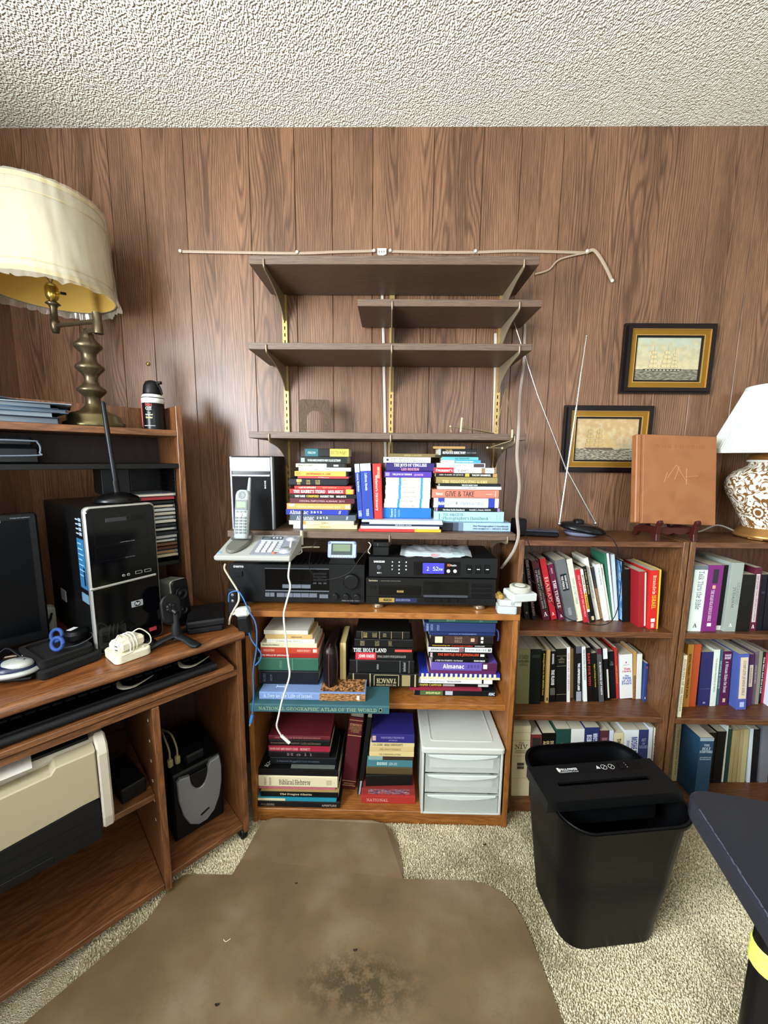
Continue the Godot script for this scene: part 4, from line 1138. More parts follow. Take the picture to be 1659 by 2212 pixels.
	book([0.2538, 0.614, 0.185, 0.2226, 0.0172, 0.15, 0, 0, 0, "d5d6d0", "cfc4a6", [[0.48, 0.56, 0.05, 0.95, "img:photo_red"], [0.56, 0.575, 0, 1, "17171a"]], [["JERUSALEM COUNTDOWN", 0.03, 0.47, 0.2, 0.75, "22303a", 1, 0], ["JOHN HAGEE", 0.59, 0.92, 0.2, 0.75, "4f5a62", 2, 0], ["M", 0.94, 0.98, 0.2, 0.8, "22303a", 1, 0]], "white two-panel paperback", 6])
	book([0.2542, 0.6316, 0.185, 0.2241, 0.0117, 0.15, 0, 0, 0, "0a0908", "cfc4a6", [], [["Understanding the", 0.06, 0.34, 0.3, 0.75, "c79a2f", 1, 0], ["Arab-Israeli Conflict", 0.36, 0.69, 0.3, 0.75, "c23a28", 1, 0], ["RYDELNIK", 0.73, 0.88, 0.3, 0.7, "cfcabf", 0, 0]], "black paperback with yellow lettering", 5])
	book([0.2589, 0.6438, 0.185, 0.2199, 0.0323, 0.1496, 0, 0, 1, "130d0c", "cfc4a6", [[0.07, 0.19, 0.12, 0.85, "c9bf9f"], [0.22, 0.75, 0.05, 0.95, "img:photo_dark"], [0.8, 0.84, 0.55, 0.85, "d6d2c4"], [0.8, 0.84, 0.15, 0.42, "c9c4b4"], [0.64, 0.7, 0.3, 0.7, "b79a7c"]], [["NASB", 0.38, 0.5, 0.58, 0.85, "9a7f6f", 2, 0], ["BIBLE", 0.38, 0.5, 0.2, 0.48, "9a7f6f", 2, 0]], "dark brown boxed bible", 4])
	book([0.2581, 0.6764, 0.185, 0.2304, 0.0101, 0.15, 0, 0, 0, "1d2a55", "cfc4a6", [], [["JUSTICE AT NUREMBERG", 0.3, 0.72, 0.25, 0.7, "8f9ac0", 0, 0]], "thin dark blue paperback", 3])
	var k94 = book([0.2499, 0.6869, 0.185, 0.2482, 0.0351, 0.15, 0, 0, 1, "22345f", "cfc4a6", [], [["HEBREW", 0.03, 0.06, 0.15, 0.9, "9aa6c4", 3, 1], ["GREEK", 0.09, 0.12, 0.2, 0.85, "9aa6c4", 2, 1], ["STUDY", 0.18, 0.21, 0.2, 0.8, "9aa6c4", 2, 1]], "royal navy hardcover with ribbon", 2])
	var rs = mb()
	tube(rs, curve([Vector3(0.2482/2 - 0.002, 0.011, -0.03), Vector3(0.2482/2 + 0.008, 0.010, 0.0), Vector3(0.2482/2 + 0.010, -0.006, 0.008), Vector3(0.2482/2 + 0.008, -0.024, 0.009)], 5), 0.003, 6, 0.2, Vector3.UP)
	put(rs, "ribbon", mat("2a3f8c"), k94)
	book([0.2606, 0.7224, 0.185, 0.2382, 0.0295, 0.15, 0, 0, 1, "2f5a50", "cfc4a6", [], [["TREES OF LIFE", 0.26, 0.38, 0.2, 0.85, "8fae9c", 2, 1], ["STUDY", 0.74, 0.78, 0.15, 0.9, "8fae9c", 2, 1]], "teal green hardcover", 1])
	place_of_books = "bottom left stack in oak bookcase"
	book([-0.3105, 0.0555, 0.26, 0.291, 0.0255, 0.2, 0, 0, 1, "110c0a", "cfc4a6", [], [["FOLBERG", 0.04, 0.2, 0.3, 0.6, "8a7a68", 0, 0], ["APERTURE", 0.78, 0.96, 0.3, 0.6, "b0a08c", 0, 0]], "dark brown art book", 11])
	var k101 = book([-0.3167, 0.0814, 0.26, 0.2787, 0.0116, 0.24, 0, 0, 0, "1f7d90", "d6d2c4", [[0, 0.35, 0.1, 0.9, "cfc7a0"]], [], "large turquoise picture book", 10])
	letters("GREAT MOMENTS", k101, mat("9fc9d0"), Vector3(0.01, 0.0116 + 0.0002, -0.075), Vector3(-1, 0, 0), Vector3(0, 0, 1), 0.2787*0.7, 0.016, 0, "cover_lettering")
	var k103 = book([-0.309, 0.0934, 0.255, 0.277, 0.0196, 0.17, 0, 0, 0, "090706", "cfc4a6", [], [["The Prague Ghetto", 0.25, 0.66, 0.3, 0.75, "d2bf94", 3, 0]], "black paperback with tan cover", 9])
	bp("cover_panel", k103, mat("9a8250"), Vector3(-0.277/2, 0.0196, -0.05), Vector3(0.277/2, 0.0196 + 0.0004, -0.002))
	book([-0.3193, 0.1134, 0.243, 0.2733, 0.0107, 0.13, 0, 0, 0, "b0606c", "cfc4a6", [], [], "thin pink paperback", 8])
	book([-0.3154, 0.1245, 0.247, 0.2812, 0.0435, 0.16, 0, 0, 1, "d6c9a4", "cfc4a6", [[0.86, 0.93, 0.25, 0.7, "b8ad8a"]], [["Biblical Hebrew", 0.26, 0.66, 0.25, 0.7, "33302a", 2, 0], ["Kittel", 0.07, 0.1, 0.15, 0.85, "8a8068", 2, 1], ["Hebrew", 0.13, 0.16, 0.15, 0.85, "8a8068", 2, 1]], "thick cream hardcover", 7])
	var k107 = book([-0.3137, 0.1684, 0.245, 0.2847, 0.0256, 0.2, 0, 0, 0, "09090a", "cfc4a6", [], [], "wide black picture book", 6])
	letters("King", k107, mat("cfcfca"), Vector3(-0.2847*0.38, 0.0256 + 0.0002, -0.03), Vector3(0.35, 0, -0.95), Vector3(-0.95, 0, -0.35), 0.045, 0.02, 2, "cover_lettering")
	bp("cover_panel", k107, mat("5b5f58"), Vector3(-0.2847*0.1, 0.0256, -0.05), Vector3(0.2847*0.45, 0.0256 + 0.0004, -0.004))
	book([-0.3011, 0.1944, 0.225, 0.2368, 0.0295, 0.15, 0, 0, 1, "0a0c0f", "cfc4a6", [], [["A Passover Haggadah From Jerusalem", 0.1, 0.75, 0.3, 0.62, "55606f", 2, 0]], "blue black hardcover", 5])
	book([-0.3149, 0.2243, 0.225, 0.2184, 0.0223, 0.13, 0, 0, 1, "0f070a", "cfc4a6", [], [["H a l l", 0.3, 0.72, 0.3, 0.75, "7f6a70", 2, 0]], "blackish maroon hardcover", 4])
	book([-0.3139, 0.2469, 0.225, 0.2204, 0.021, 0.12, 0, 0, 0, "8f2033", "cfc4a6", [], [["WHEN DAY AND NIGHT CEASE", 0.02, 0.48, 0.25, 0.7, "d39a98", 1, 0], ["BENNETT", 0.52, 0.68, 0.25, 0.7, "d39a98", 1, 0]], "crimson hardcover", 3])
	book([-0.3122, 0.2683, 0.225, 0.2174, 0.0248, 0.13, 0, 0, 1, "0b0908", "cfc4a6", [], [["Between Israelis and Evangelicals", 0.03, 0.5, 0.3, 0.62, "7f6a58", 2, 0], ["Conflict and Movement", 0.52, 0.85, 0.3, 0.62, "7f6a58", 2, 0]], "black hardcover", 2])
	book([-0.3118, 0.2935, 0.225, 0.2205, 0.015, 0.13, 0, 0, 1, "5a1a20", "cfc4a6", [], [["THE BOOK OF JEWISH KNOWLEDGE", 0.1, 0.84, 0.25, 0.65, "a98078", 2, 0]], "dark red hardcover", 1])
	place_of_books = "floor of the oak bookcase"
	book([-0.1702, 0.0557, 0.1792, 0.2925, 0.0527, 0.1662, 1, -6.36, 1, "4a1219", "bdb39b", [[0.03, 0.037, 0.02, 0.98, "b58a5c"], [0.24, 0.248, 0.02, 0.98, "b58a5c"], [0.88, 0.887, 0.02, 0.98, "b58a5c"], [0.945, 0.952, 0.02, 0.98, "b58a5c"]], [["STRONG'S", 0.08, 0.11, 0.1, 0.9, "b58a5c", 3, 1], ["EXHAUSTIVE", 0.12, 0.14, 0.1, 0.9, "9f7a50", 2, 1], ["CONCORDANCE", 0.145, 0.165, 0.05, 0.95, "9f7a50", 2, 1], ["OF THE BIBLE", 0.17, 0.2, 0.2, 0.8, "9f7a50", 2, 1], ["ABINGDON", 0.91, 0.93, 0.15, 0.85, "b58a5c", 2, 1]], "tall maroon gilt concordance", 1])
	book([-0.108, 0.0557, 0.2, 0.3128, 0.0156, 0.18, 1, -6.89, 0, "0a0b0e", "bdb39b", [[0.82, 1, 0.3, 0.7, "8f93a0"]], [], "slim black volume", 2])
	place_of_books = "bottom right stack in oak bookcase"
	book([0.0063, 0.0555, 0.235, 0.195, 0.0291, 0.18, 0, 0, 0, "a0302a", "cfc4a6", [], [["NATIONAL", 0.1, 0.5, 0.3, 0.65, "d9a49a", 2, 0]], "bright red magazine", 10])
	book([0.0085, 0.085, 0.227, 0.1874, 0.0217, 0.18, 0, 0, 0, "7d2b27", "cfc4a6", [[0.1, 0.9, 0.05, 0.95, "img:photo_red"]], [], "red photo-covered magazine", 9])
	book([0.0082, 0.1072, 0.215, 0.1686, 0.0459, 0.13, 0, 3, 1, "090806", "cfc4a6", [], [], "black leather hardcover", 8])
	book([0.0094, 0.1534, 0.215, 0.1679, 0.0308, 0.13, 0, 0, 1, "4a3d22", "cfc4a6", [], [], "olive brown hardcover", 7])
	book([0.0107, 0.1846, 0.215, 0.1641, 0.027, 0.12, 0, 0, 0, "3f6f74", "cfc4a6", [], [["EXODUS", 0.22, 0.44, 0.3, 0.7, "cfdcd8", 1, 0], ["LEON URIS", 0.48, 0.66, 0.3, 0.65, "cfdcd8", 0, 0]], "sea green paperback", 6])
	book([0.0138, 0.212, 0.215, 0.1604, 0.0141, 0.11, 0, 0, 0, "3a2a22", "cfc4a6", [[0, 0.32, 0, 1, "7f9a94"]], [], "teal and brown paperback", 5])
	book([0.0169, 0.2266, 0.215, 0.1602, 0.0177, 0.11, 0, 0, 0, "cbb67f", "cfc4a6", [], [["THE SCREWTAPE LETTERS", 0.22, 0.7, 0.3, 0.65, "7f6a40", 0, 0]], "pale wheat paperback", 4])
	book([0.0175, 0.2447, 0.215, 0.1582, 0.0213, 0.11, 0, 0, 0, "c2ab74", "cfc4a6", [], [["THE GREAT DIVORCE", 0.22, 0.7, 0.3, 0.65, "7f6a40", 0, 0]], "wheat paperback", 3])
	book([0.0189, 0.2664, 0.215, 0.1579, 0.014, 0.11, 0, 0, 0, "c7b583", "cfc4a6", [], [["C.S. LEWIS", 0.06, 0.28, 0.2, 0.8, "4a4030", 2, 0], ["MERE CHRISTIANITY", 0.32, 0.74, 0.2, 0.8, "4a4030", 2, 0]], "cream thin paperback", 2])
	book([0.0211, 0.2807, 0.215, 0.1526, 0.0336, 0.12, 0, 0, 0, "2a2566", "cfc4a6", [[0.02, 0.1, 0.25, 0.8, "b89a94"]], [["MAJOR BIBLE PROPHECIES", 0.22, 0.76, 0.45, 0.72, "9a94c4", 2, 0], ["John Walvoord", 0.4, 0.6, 0.2, 0.38, "9a94c4", 0, 0]], "indigo paperback", 1])
	place_of_books = "middle bookcase's upper shelf"
	book([0.5003, 0.7082, 0.1116, 0.1976, 0.018, 0.0986, 1, 8.59, 0, "08070a", "bdb39b", [[0.1, 0.12, 0.3, 0.7, "9a9a90"]], [["V", 0.86, 0.9, 0.3, 0.7, "b99a4a", 3, 1]], "black volume with gilt mark", 1])
	book([0.5263, 0.7082, 0.1201, 0.2332, 0.0136, 0.1071, 1, 10.48, 0, "0e0a09", "bdb39b", [], [["THE STILL MOON OF MALPASO", 0.02, 0.92, 0.25, 0.75, "b08a80", 2, 0]], "blackish brown volume", 2])
	book([0.5636, 0.7082, 0.1232, 0.23, 0.0253, 0.1102, 1, 14.4, 0, "4a1620", "bdb39b", [[0.13, 0.82, 0.15, 0.88, "141012"]], [["THE JEWISH ENCYCLOPEDIA", 0.16, 0.8, 0.56, 0.8, "c9bdb4", 2, 0], ["OF MORAL AND ETHICAL ISSUES", 0.16, 0.8, 0.24, 0.48, "c9bdb4", 2, 0], ["A", 0.86, 0.93, 0.25, 0.75, "e0d8d2", 3, 1]], "maroon encyclopedia with black panel", 3])
	book([0.5966, 0.7082, 0.1126, 0.2345, 0.0215, 0.0996, 1, 14.19, 0, "b11f2b", "bdb39b", [[0.3, 0.305, 0.15, 0.85, "d98a84"], [0.7, 0.705, 0.15, 0.85, "d98a84"]], [["HABAD", 0.3, 0.7, 0.25, 0.75, "e6c0b4", 2, 0], ["A", 0.88, 0.93, 0.3, 0.7, "eee2dc", 3, 1]], "scarlet volume", 4])
	book([0.624, 0.7082, 0.1163, 0.2145, 0.0204, 0.1033, 1, 15.01, 0, "5b1a33", "bdb39b", [], [["THE TEMPLE", 0.28, 0.78, 0.25, 0.75, "e8e0dc", 3, 0], ["ABRAHAM", 0.06, 0.16, 0.35, 0.62, "c9a8ac", 0, 0], ["A", 0.9, 0.95, 0.3, 0.7, "eee2dc", 3, 1]], "wine red volume", 5])
	book([0.6472, 0.7082, 0.129, 0.234, 0.0369, 0.116, 1, 14.82, 0, "5d5f60", "bdb39b", [[0.23, 0.5, 0.2, 0.82, "14181f"], [0.78, 0.9, 0.3, 0.6, "7f8284"]], [["RABBI JUDAH", 0.26, 0.47, 0.55, 0.75, "c9c5ba", 1, 0], ["THE PRINCE", 0.26, 0.47, 0.25, 0.45, "c9c5ba", 1, 0]], "thick grey volume with black label", 6])
	book([0.6862, 0.7082, 0.1233, 0.2366, 0.0205, 0.1103, 1, 13.8, 0, "d8d0b6", "bdb39b", [], [["Jews in Old China", 0.3, 0.72, 0.25, 0.78, "2f7f88", 2, 0]], "cream volume with teal lettering", 7])
	book([0.7077, 0.7082, 0.1319, 0.2006, 0.0161, 0.1189, 1, 13.8, 0, "a81f2c", "bdb39b", [], [["THE LAST DAYS OF THE REPUBLIC", 0.1, 0.9, 0.3, 0.65, "e0b4b0", 2, 0]], "crimson narrow volume", 8])
	book([0.7247, 0.7082, 0.1314, 0.202, 0.0097, 0.1184, 1, 13.49, 0, "d9d2bc", "bdb39b", [[0.45, 0.75, 0, 1, "c9a02a"], [0.8, 1, 0, 1, "1b1a18"]], [["RETURN TO THE PROMISED", 0.1, 0.75, 0.25, 0.75, "3a3226", 1, 0]], "cream yellow-banded volume", 9])
	book([0.735, 0.7082, 0.1262, 0.2113, 0.0151, 0.1132, 1, 13.4, 0, "0a090a", "bdb39b", [[0.9, 0.97, 0.2, 0.8, "c9b48a"]], [["A Guide to Jewish", 0.05, 0.5, 0.3, 0.7, "b9a46a", 2, 0]], "black narrow volume", 10])
	book([0.7616, 0.7082, 0.1084, 0.2399, 0.0156, 0.0954, 1, 15.26, 0, "d8d5c8", "bdb39b", [], [["ISRAEL: THE FUTURE AND TIDE", 0.15, 0.65, 0.3, 0.65, "7f8078", 2, 0]], "white tall narrow volume", 11])
	book([0.7794, 0.7082, 0.104, 0.2034, 0.0096, 0.091, 1, 14.42, 0, "3d2f2c", "bdb39b", [[0.05, 0.25, 0.03, 0.97, "1f2633"], [0.4, 0.98, 0.05, 0.95, "img:photo_gold"]], [], "photo-spined volume", 12])
	book([0.7897, 0.7082, 0.115, 0.2165, 0.017, 0.102, 1, 13.58, 0, "d6d8d2", "bdb39b", [], [["In My Own Words", 0.06, 0.36, 0.3, 0.65, "4a4c4a", 2, 0]], "white paperback volume", 13])
	book([0.8076, 0.7082, 0.1106, 0.2153, 0.0093, 0.0976, 1, 13.5, 0, "cfcabb", "bdb39b", [], [["ISRAEL", 0.06, 0.2, 0.3, 0.65, "5a5a55", 0, 0]], "off-white thin volume", 14])
	book([0.8175, 0.7082, 0.1102, 0.2561, 0.006, 0.0972, 1, 11.12, 0, "2f6a52", "bdb39b", [], [], "green magazine with red banner", 15])
	book([0.824, 0.7082, 0.11, 0.2555, 0.0074, 0.097, 1, 10.49, 0, "d3d8d8", "bdb39b", [], [], "white thin magazine", 16])
	book([0.8319, 0.7082, 0.1117, 0.2505, 0.0099, 0.0987, 1, 8.44, 0, "b5bfc0", "bdb39b", [], [], "grey thin magazine", 17])
	var k147 = book([0.8509, 0.7082, 0.1219, 0.2296, 0.0071, 0.1089, 1, 5.61, 0, "0a0b0d", "bdb39b", [], [], "blue-covered magazine with black spine", 18])
	sheet("front_cover", k147, printed("photo_blue"), Vector3(0.2296/2 - 0.004, -0.0004, -0.1089 + 0.004), Vector3(-0.2296 + 0.008, 0, 0), Vector3(0, 0, 0.1089 - 0.008))
	book([0.8586, 0.7082, 0.12, 0.1968, 0.0203, 0.107, 1, 5.42, 0, "0e0c0b", "bdb39b", [], [], "blackish brown set-back volume", 19])
	book([0.8794, 0.7082, 0.165, 0.2019, 0.0266, 0.1454, 1, 4.72, 0, "8f1d22", "bdb39b", [[0.02, 0.98, 0.75, 0.95, "c9bdb4"]], [], "dark red volume with white spine edge", 20])
	book([0.9064, 0.7082, 0.178, 0.2101, 0.0274, 0.1513, 1, 3.19, 0, "b8221f", "bdb39b", [[0.82, 0.88, 0.25, 0.75, "e0d6cc"], [0.9, 0.98, 0.3, 0.65, "cfa79c"]], [["Brandeis", 0.08, 0.4, 0.3, 0.7, "e8c9a4", 2, 0], ["ISRAEL", 0.42, 0.65, 0.25, 0.75, "d9a02a", 1, 0]], "bright red guidebook", 21])
	book([0.9342, 0.7082, 0.176, 0.2128, 0.0061, 0.1532, 1, 2.53, 0, "d6b32a", "bdb39b", [], [], "yellow narrow paperback", 22])
	book([0.9408, 0.7082, 0.15, 0.2112, 0.0074, 0.12, 1, 2.53, 0, "8d8468", "bdb39b", [], [], "khaki thin paperback", 23])
	place_of_books = "middle bookcase's middle shelf"
	book([0.4749, 0.3932, 0.1434, 0.2141, 0.0477, 0.1304, 1, 1.64, 0, "6f6b4a", "bdb39b", [], [["A Judge", 0.08, 0.2, 0.15, 0.85, "2f2f22", 2, 1], ["FIFTEEN HUNDRED", 0.2, 0.24, 0.1, 0.9, "2f2f22", 2, 1], ["LITTLE", 0.26, 0.3, 0.2, 0.8, "2f2f22", 2, 1]], "thick olive volume", 1])
	book([0.5235, 0.3932, 0.1439, 0.2152, 0.0405, 0.1309, 1, 1.8, 0, "0e120d", "bdb39b", [], [["GOLDEN TREASURY", 0.1, 0.15, 0.15, 0.85, "3f4a38", 2, 1]], "thick dark green volume", 2])
	book([0.5724, 0.3932, 0.1251, 0.2008, 0.0146, 0.1121, 1, 1.79, 0, "080808", "bdb39b", [], [["Armageddon in the Middle East", 0.05, 0.88, 0.25, 0.75, "d0b42a", 1, 0]], "black volume with yellow lettering", 3])
	book([0.5874, 0.3932, 0.1342, 0.2099, 0.0118, 0.1212, 1, 1.79, 0, "a98a52", "bdb39b", [[0.9, 0.96, 0.3, 0.7, "2a241a"]], [], "tan narrow volume", 4])
	book([0.604, 0.3932, 0.1291, 0.2009, 0.022, 0.1161, 1, 2.88, 0, "090908", "bdb39b", [[0.72, 0.86, 0.1, 0.9, "4f4b40"]], [["THE FLOOD", 0.36, 0.66, 0.25, 0.75, "e2e0da", 1, 0], ["REHWINKEL", 0.05, 0.25, 0.35, 0.65, "c9c7bf", 1, 0]], "black volume with white capitals", 5])
	book([0.6308, 0.3932, 0.1261, 0.2089, 0.0387, 0.1131, 1, 3.95, 0, "090908", "bdb39b", [[0.13, 0.135, 0.05, 0.95, "8a7f66"], [0.32, 0.325, 0.05, 0.95, "8a7f66"], [0.86, 0.865, 0.05, 0.95, "8a7f66"]], [["THE", 0.16, 0.18, 0.35, 0.65, "7f745c", 2, 1], ["AMPLIFIED", 0.19, 0.21, 0.2, 0.8, "7f745c", 2, 1], ["BIBLE", 0.23, 0.26, 0.25, 0.75, "7f745c", 2, 1]], "thick plain black bible", 6])
	book([0.6702, 0.3932, 0.1279, 0.2183, 0.0112, 0.1149, 1, 4, 0, "d4cfc4", "bdb39b", [], [["THE STORY OF ISRAEL", 0.1, 0.8, 0.3, 0.65, "b04a48", 2, 0]], "white narrow volume", 7])
	book([0.6949, 0.3932, 0.1012, 0.1989, 0.0113, 0.0882, 1, 4.14, 0, "a8875a", "bdb39b", [], [], "light brown set-back volume", 8])
	book([0.7066, 0.3932, 0.121, 0.2169, 0.02, 0.108, 1, 4.14, 0, "0b0b0e", "bdb39b", [[0, 0.12, 0, 1, "4a4a52"], [0.82, 1, 0.05, 0.95, "8f8f96"]], [["THE UNPROMISED LAND", 0.3, 0.8, 0.3, 0.72, "e2e2e2", 1, 0]], "black and white photo-spined volume", 9])
	book([0.7352, 0.3932, 0.1227, 0.2188, 0.013, 0.1097, 1, 6.27, 0, "d9d8d2", "bdb39b", [], [["THE BUILDING OF A NATION", 0.05, 0.6, 0.25, 0.7, "3a3a38", 2, 0]], "white volume with black lettering", 10])
	book([0.7509, 0.3932, 0.1222, 0.2142, 0.0186, 0.1092, 1, 6.84, 0, "0b0707", "bdb39b", [], [["EASY FOR YOU", 0.1, 0.7, 0.3, 0.7, "b8322a", 1, 0]], "black volume with red lettering", 11])
	book([0.7709, 0.3932, 0.1215, 0.1932, 0.0205, 0.1085, 1, 7.11, 0, "0a0807", "bdb39b", [], [["Signs of things to come", 0.22, 0.7, 0.35, 0.65, "c9a82a", 2, 0]], "black volume with small yellow lettering", 12])
	book([0.7932, 0.3932, 0.1241, 0.2121, 0.0166, 0.1111, 1, 7.47, 0, "4a4849", "bdb39b", [[0, 0.1, 0, 1, "55182a"]], [["A QUESTION OF FAITH", 0.24, 0.86, 0.3, 0.7, "d9d6d0", 1, 0]], "charcoal volume with white capitals", 13])
	book([0.8198, 0.3932, 0.1143, 0.2096, 0.0167, 0.1013, 1, 7.63, 0, "0b0b0c", "bdb39b", [[0, 0.2, 0, 1, "d9dad6"], [0.4, 0.95, 0.6, 0.95, "c9c7b8"]], [], "black and white-ended volume", 14])
	book([0.8475, 0.3932, 0.1, 0.1894, 0.0219, 0.087, 1, 8.16, 0, "0a0b12", "bdb39b", [], [["The", 0.2, 0.24, 0.3, 0.7, "6f6f78", 2, 1], ["RABBI", 0.25, 0.29, 0.2, 0.8, "6f6f78", 2, 1]], "blackish navy volume", 15])
	book([0.87, 0.3932, 0.1, 0.2062, 0.009, 0.087, 1, 7.51, 0, "b02a26", "bdb39b", [], [["ONE PEOPLE", 0.35, 0.7, 0.25, 0.7, "d9a03a", 2, 0]], "red thin volume", 16])
	book([0.8842, 0.3932, 0.1, 0.1774, 0.0464, 0.087, 1, 5.77, 0, "dcdcd8", "bdb39b", [[0.16, 0.2, 0.45, 0.52, "8a3030"], [0.23, 0.24, 0.25, 0.75, "9a9a98"]], [["Tom", 0.3, 0.35, 0.3, 0.8, "b8302f", 3, 1], ["Clancy", 0.36, 0.41, 0.15, 0.88, "b8302f", 3, 1], ["The", 0.46, 0.5, 0.35, 0.68, "2f4f9a", 3, 1], ["Sum", 0.5, 0.56, 0.2, 0.85, "2f4f9a", 3, 1], ["of All", 0.57, 0.62, 0.12, 0.9, "2f4f9a", 3, 1], ["Fears", 0.625, 0.68, 0.12, 0.9, "2f4f9a", 3, 1]], "thick white bestseller paperback", 17])
	book([0.9312, 0.3932, 0.1, 0.1898, 0.011, 0.087, 1, 4.57, 0, "b98a4a", "bdb39b", [[0.5, 1, 0.05, 0.95, "img:photo_gold"]], [], "gold-topped narrow volume", 18])
	book([0.9426, 0.3932, 0.1, 0.1812, 0.0183, 0.087, 1, 3.67, 0, "dadbd4", "bdb39b", [[0, 1, 0.85, 0.98, "c2d09a"]], [], "white softcover with green edge", 19])
	book([0.9614, 0.3932, 0.1152, 0.1527, 0.0091, 0.1022, 1, 1.98, 0, "2b3a72", "bdb39b", [[0.02, 0.06, 0.1, 0.9, "1c2440"]], [["BOOK", 0.08, 0.14, 0.2, 0.8, "b04a40", 1, 1], ["A", 0.87, 0.93, 0.3, 0.7, "e0e0e6", 3, 1]], "blue softcover", 20])
	place_of_books = "middle bookcase's bottom shelf"
	book([0.463, 0.0502, 0.185, 0.283, 0.0663, 0.16, 1, 1.93, 0, "cdbf99", "bdb39b", [[0.09, 0.093, 0.02, 0.98, "8a7a58"], [0.2, 0.203, 0.02, 0.98, "8a7a58"], [0.42, 0.423, 0.02, 0.98, "8a7a58"], [0.74, 0.743, 0.02, 0.98, "8a7a58"], [0.52, 0.56, 0.3, 0.68, "4a4034"], [0.57, 0.61, 0.3, 0.68, "4a4034"]], [["The", 0.22, 0.25, 0.35, 0.65, "5a4a34", 2, 1], ["NIV", 0.26, 0.32, 0.15, 0.85, "2f2a22", 2, 1], ["Exhaustive", 0.335, 0.355, 0.2, 0.85, "5a4a34", 2, 1], ["Concordance", 0.36, 0.38, 0.15, 0.9, "5a4a34", 2, 1]], "thick cream bible", 1])
	book([0.5342, 0.0502, 0.185, 0.2503, 0.0376, 0.16, 1, 2.33, 0, "6a2a2a", "bdb39b", [[0.05, 0.3, 0.1, 0.9, "2b2522"]], [], "black and red volume", 2])
	book([0.5741, 0.0502, 0.185, 0.2573, 0.0471, 0.16, 1, 2.29, 0, "0a0908", "bdb39b", [], [["DICTIONARY", 0.12, 0.45, 0.6, 0.85, "b9a070", 1, 0], ["OF THE BIBLE", 0.12, 0.42, 0.3, 0.52, "b9a070", 1, 0], ["ANCHOR", 0.12, 0.35, 0.05, 0.25, "b9a070", 1, 0]], "black volume with tan lettering", 3])
	book([0.6233, 0.0502, 0.185, 0.2741, 0.0513, 0.16, 1, 2.14, 0, "1d4038", "bdb39b", [], [["THE", 0.2, 0.23, 0.3, 0.7, "8aa090", 2, 1]], "dark teal volume", 4])
	book([0.6771, 0.0502, 0.185, 0.2753, 0.0475, 0.16, 1, 2.25, 0, "dcdad4", "bdb39b", [[0.36, 0.46, 0.2, 0.8, "3a3a3e"]], [["ABBA", 0.2, 0.26, 0.15, 0.85, "1f1f22", 1, 1], ["EBAN", 0.27, 0.33, 0.15, 0.85, "1f1f22", 1, 1]], "white volume with black capitals", 5])
	book([0.7273, 0.0502, 0.185, 0.2825, 0.0512, 0.16, 1, 2.3, 0, "1e2a5c", "bdb39b", [], [["WHO'S WHO IN THE", 0.08, 0.42, 0.55, 0.85, "d9dcea", 1, 0], ["BIBLE", 0.1, 0.26, 0.12, 0.45, "d9dcea", 1, 0]], "navy volume with white capitals", 6])
	book([0.781, 0.0502, 0.185, 0.2716, 0.0322, 0.16, 1, 2.32, 0, "4a2630", "bdb39b", [[0.1, 0.16, 0.2, 0.8, "8a5a66"]], [["CULTS", 0.18, 0.24, 0.05, 0.95, "d0c4c8", 1, 1]], "plum volume", 7])
	book([0.8148, 0.0502, 0.185, 0.2729, 0.0144, 0.16, 1, 2.34, 0, "c9d2e0", "bdb39b", [], [], "pale blue thin volume", 8])
	book([0.8311, 0.0502, 0.185, 0.2632, 0.0353, 0.16, 1, 2.32, 0, "d3c69e", "bdb39b", [], [["THE BIBLE", 0.08, 0.35, 0.3, 0.7, "2f2a22", 1, 0]], "cream volume with dark capitals", 9])
	book([0.8684, 0.0502, 0.185, 0.276, 0.0516, 0.16, 1, 2.41, 0, "d6dade", "bdb39b", [], [["MOSHE DAYAN", 0.1, 0.46, 0.5, 0.9, "2a3a86", 1, 0], ["Story of my Life", 0.15, 0.46, 0.12, 0.4, "2a3a86", 2, 0]], "white volume with blue capitals", 10])
	book([0.9218, 0.0502, 0.185, 0.2778, 0.0326, 0.16, 1, 2.42, 0, "26305f", "bdb39b", [], [["ART", 0.12, 0.16, 0.25, 0.75, "8f98b8", 2, 1], ["OF", 0.18, 0.21, 0.35, 0.65, "8f98b8", 2, 1], ["GOLDA MEIR", 0.22, 0.26, 0.05, 0.95, "8f98b8", 2, 1]], "dark blue volume", 11])
	book([0.9567, 0.0502, 0.185, 0.2885, 0.0138, 0.16, 1, 2.62, 0, "c9cdd2", "bdb39b", [], [], "silver white volume", 12])
	book([0.9757, 0.0502, 0.1844, 0.2859, 0.0035, 0.16, 1, 2.53, 0, "d9d0bc", "bdb39b", [], [["THE ARTISTS", 0.1, 0.55, 0.25, 0.7, "2a2622", 1, 0]], "cream narrow volume with tall capitals", 13])
	place_of_books = "right bookcase's upper shelf"
	book([1.0325, 0.7082, 0.19, 0.2325, 0.0444, 0.16, 1, 0, 0, "cdd6cc", "bdb39b", [[0, 0.06, 0, 1, "5f666a"]], [["Talk Thru the Bible", 0.08, 0.66, 0.35, 0.75, "3f4a4a", 2, 0], ["A", 0.88, 0.94, 0.35, 0.65, "2f3a3a", 3, 1]], "thick white volume", 1])
	book([1.0779, 0.7082, 0.19, 0.2352, 0.0506, 0.16, 1, 0, 0, "6f2566", "bdb39b", [[0.06, 0.27, 0.35, 0.7, "2a2a30"], [0.3, 0.35, 0.4, 0.6, "d99a80"], [0.87, 0.92, 0.35, 0.62, "e0d0dc"]], [["THE DEAD SEA SCROLLS BIBLE", 0.37, 0.84, 0.35, 0.55, "d9c4d6", 2, 0]], "thick magenta purple volume", 2])
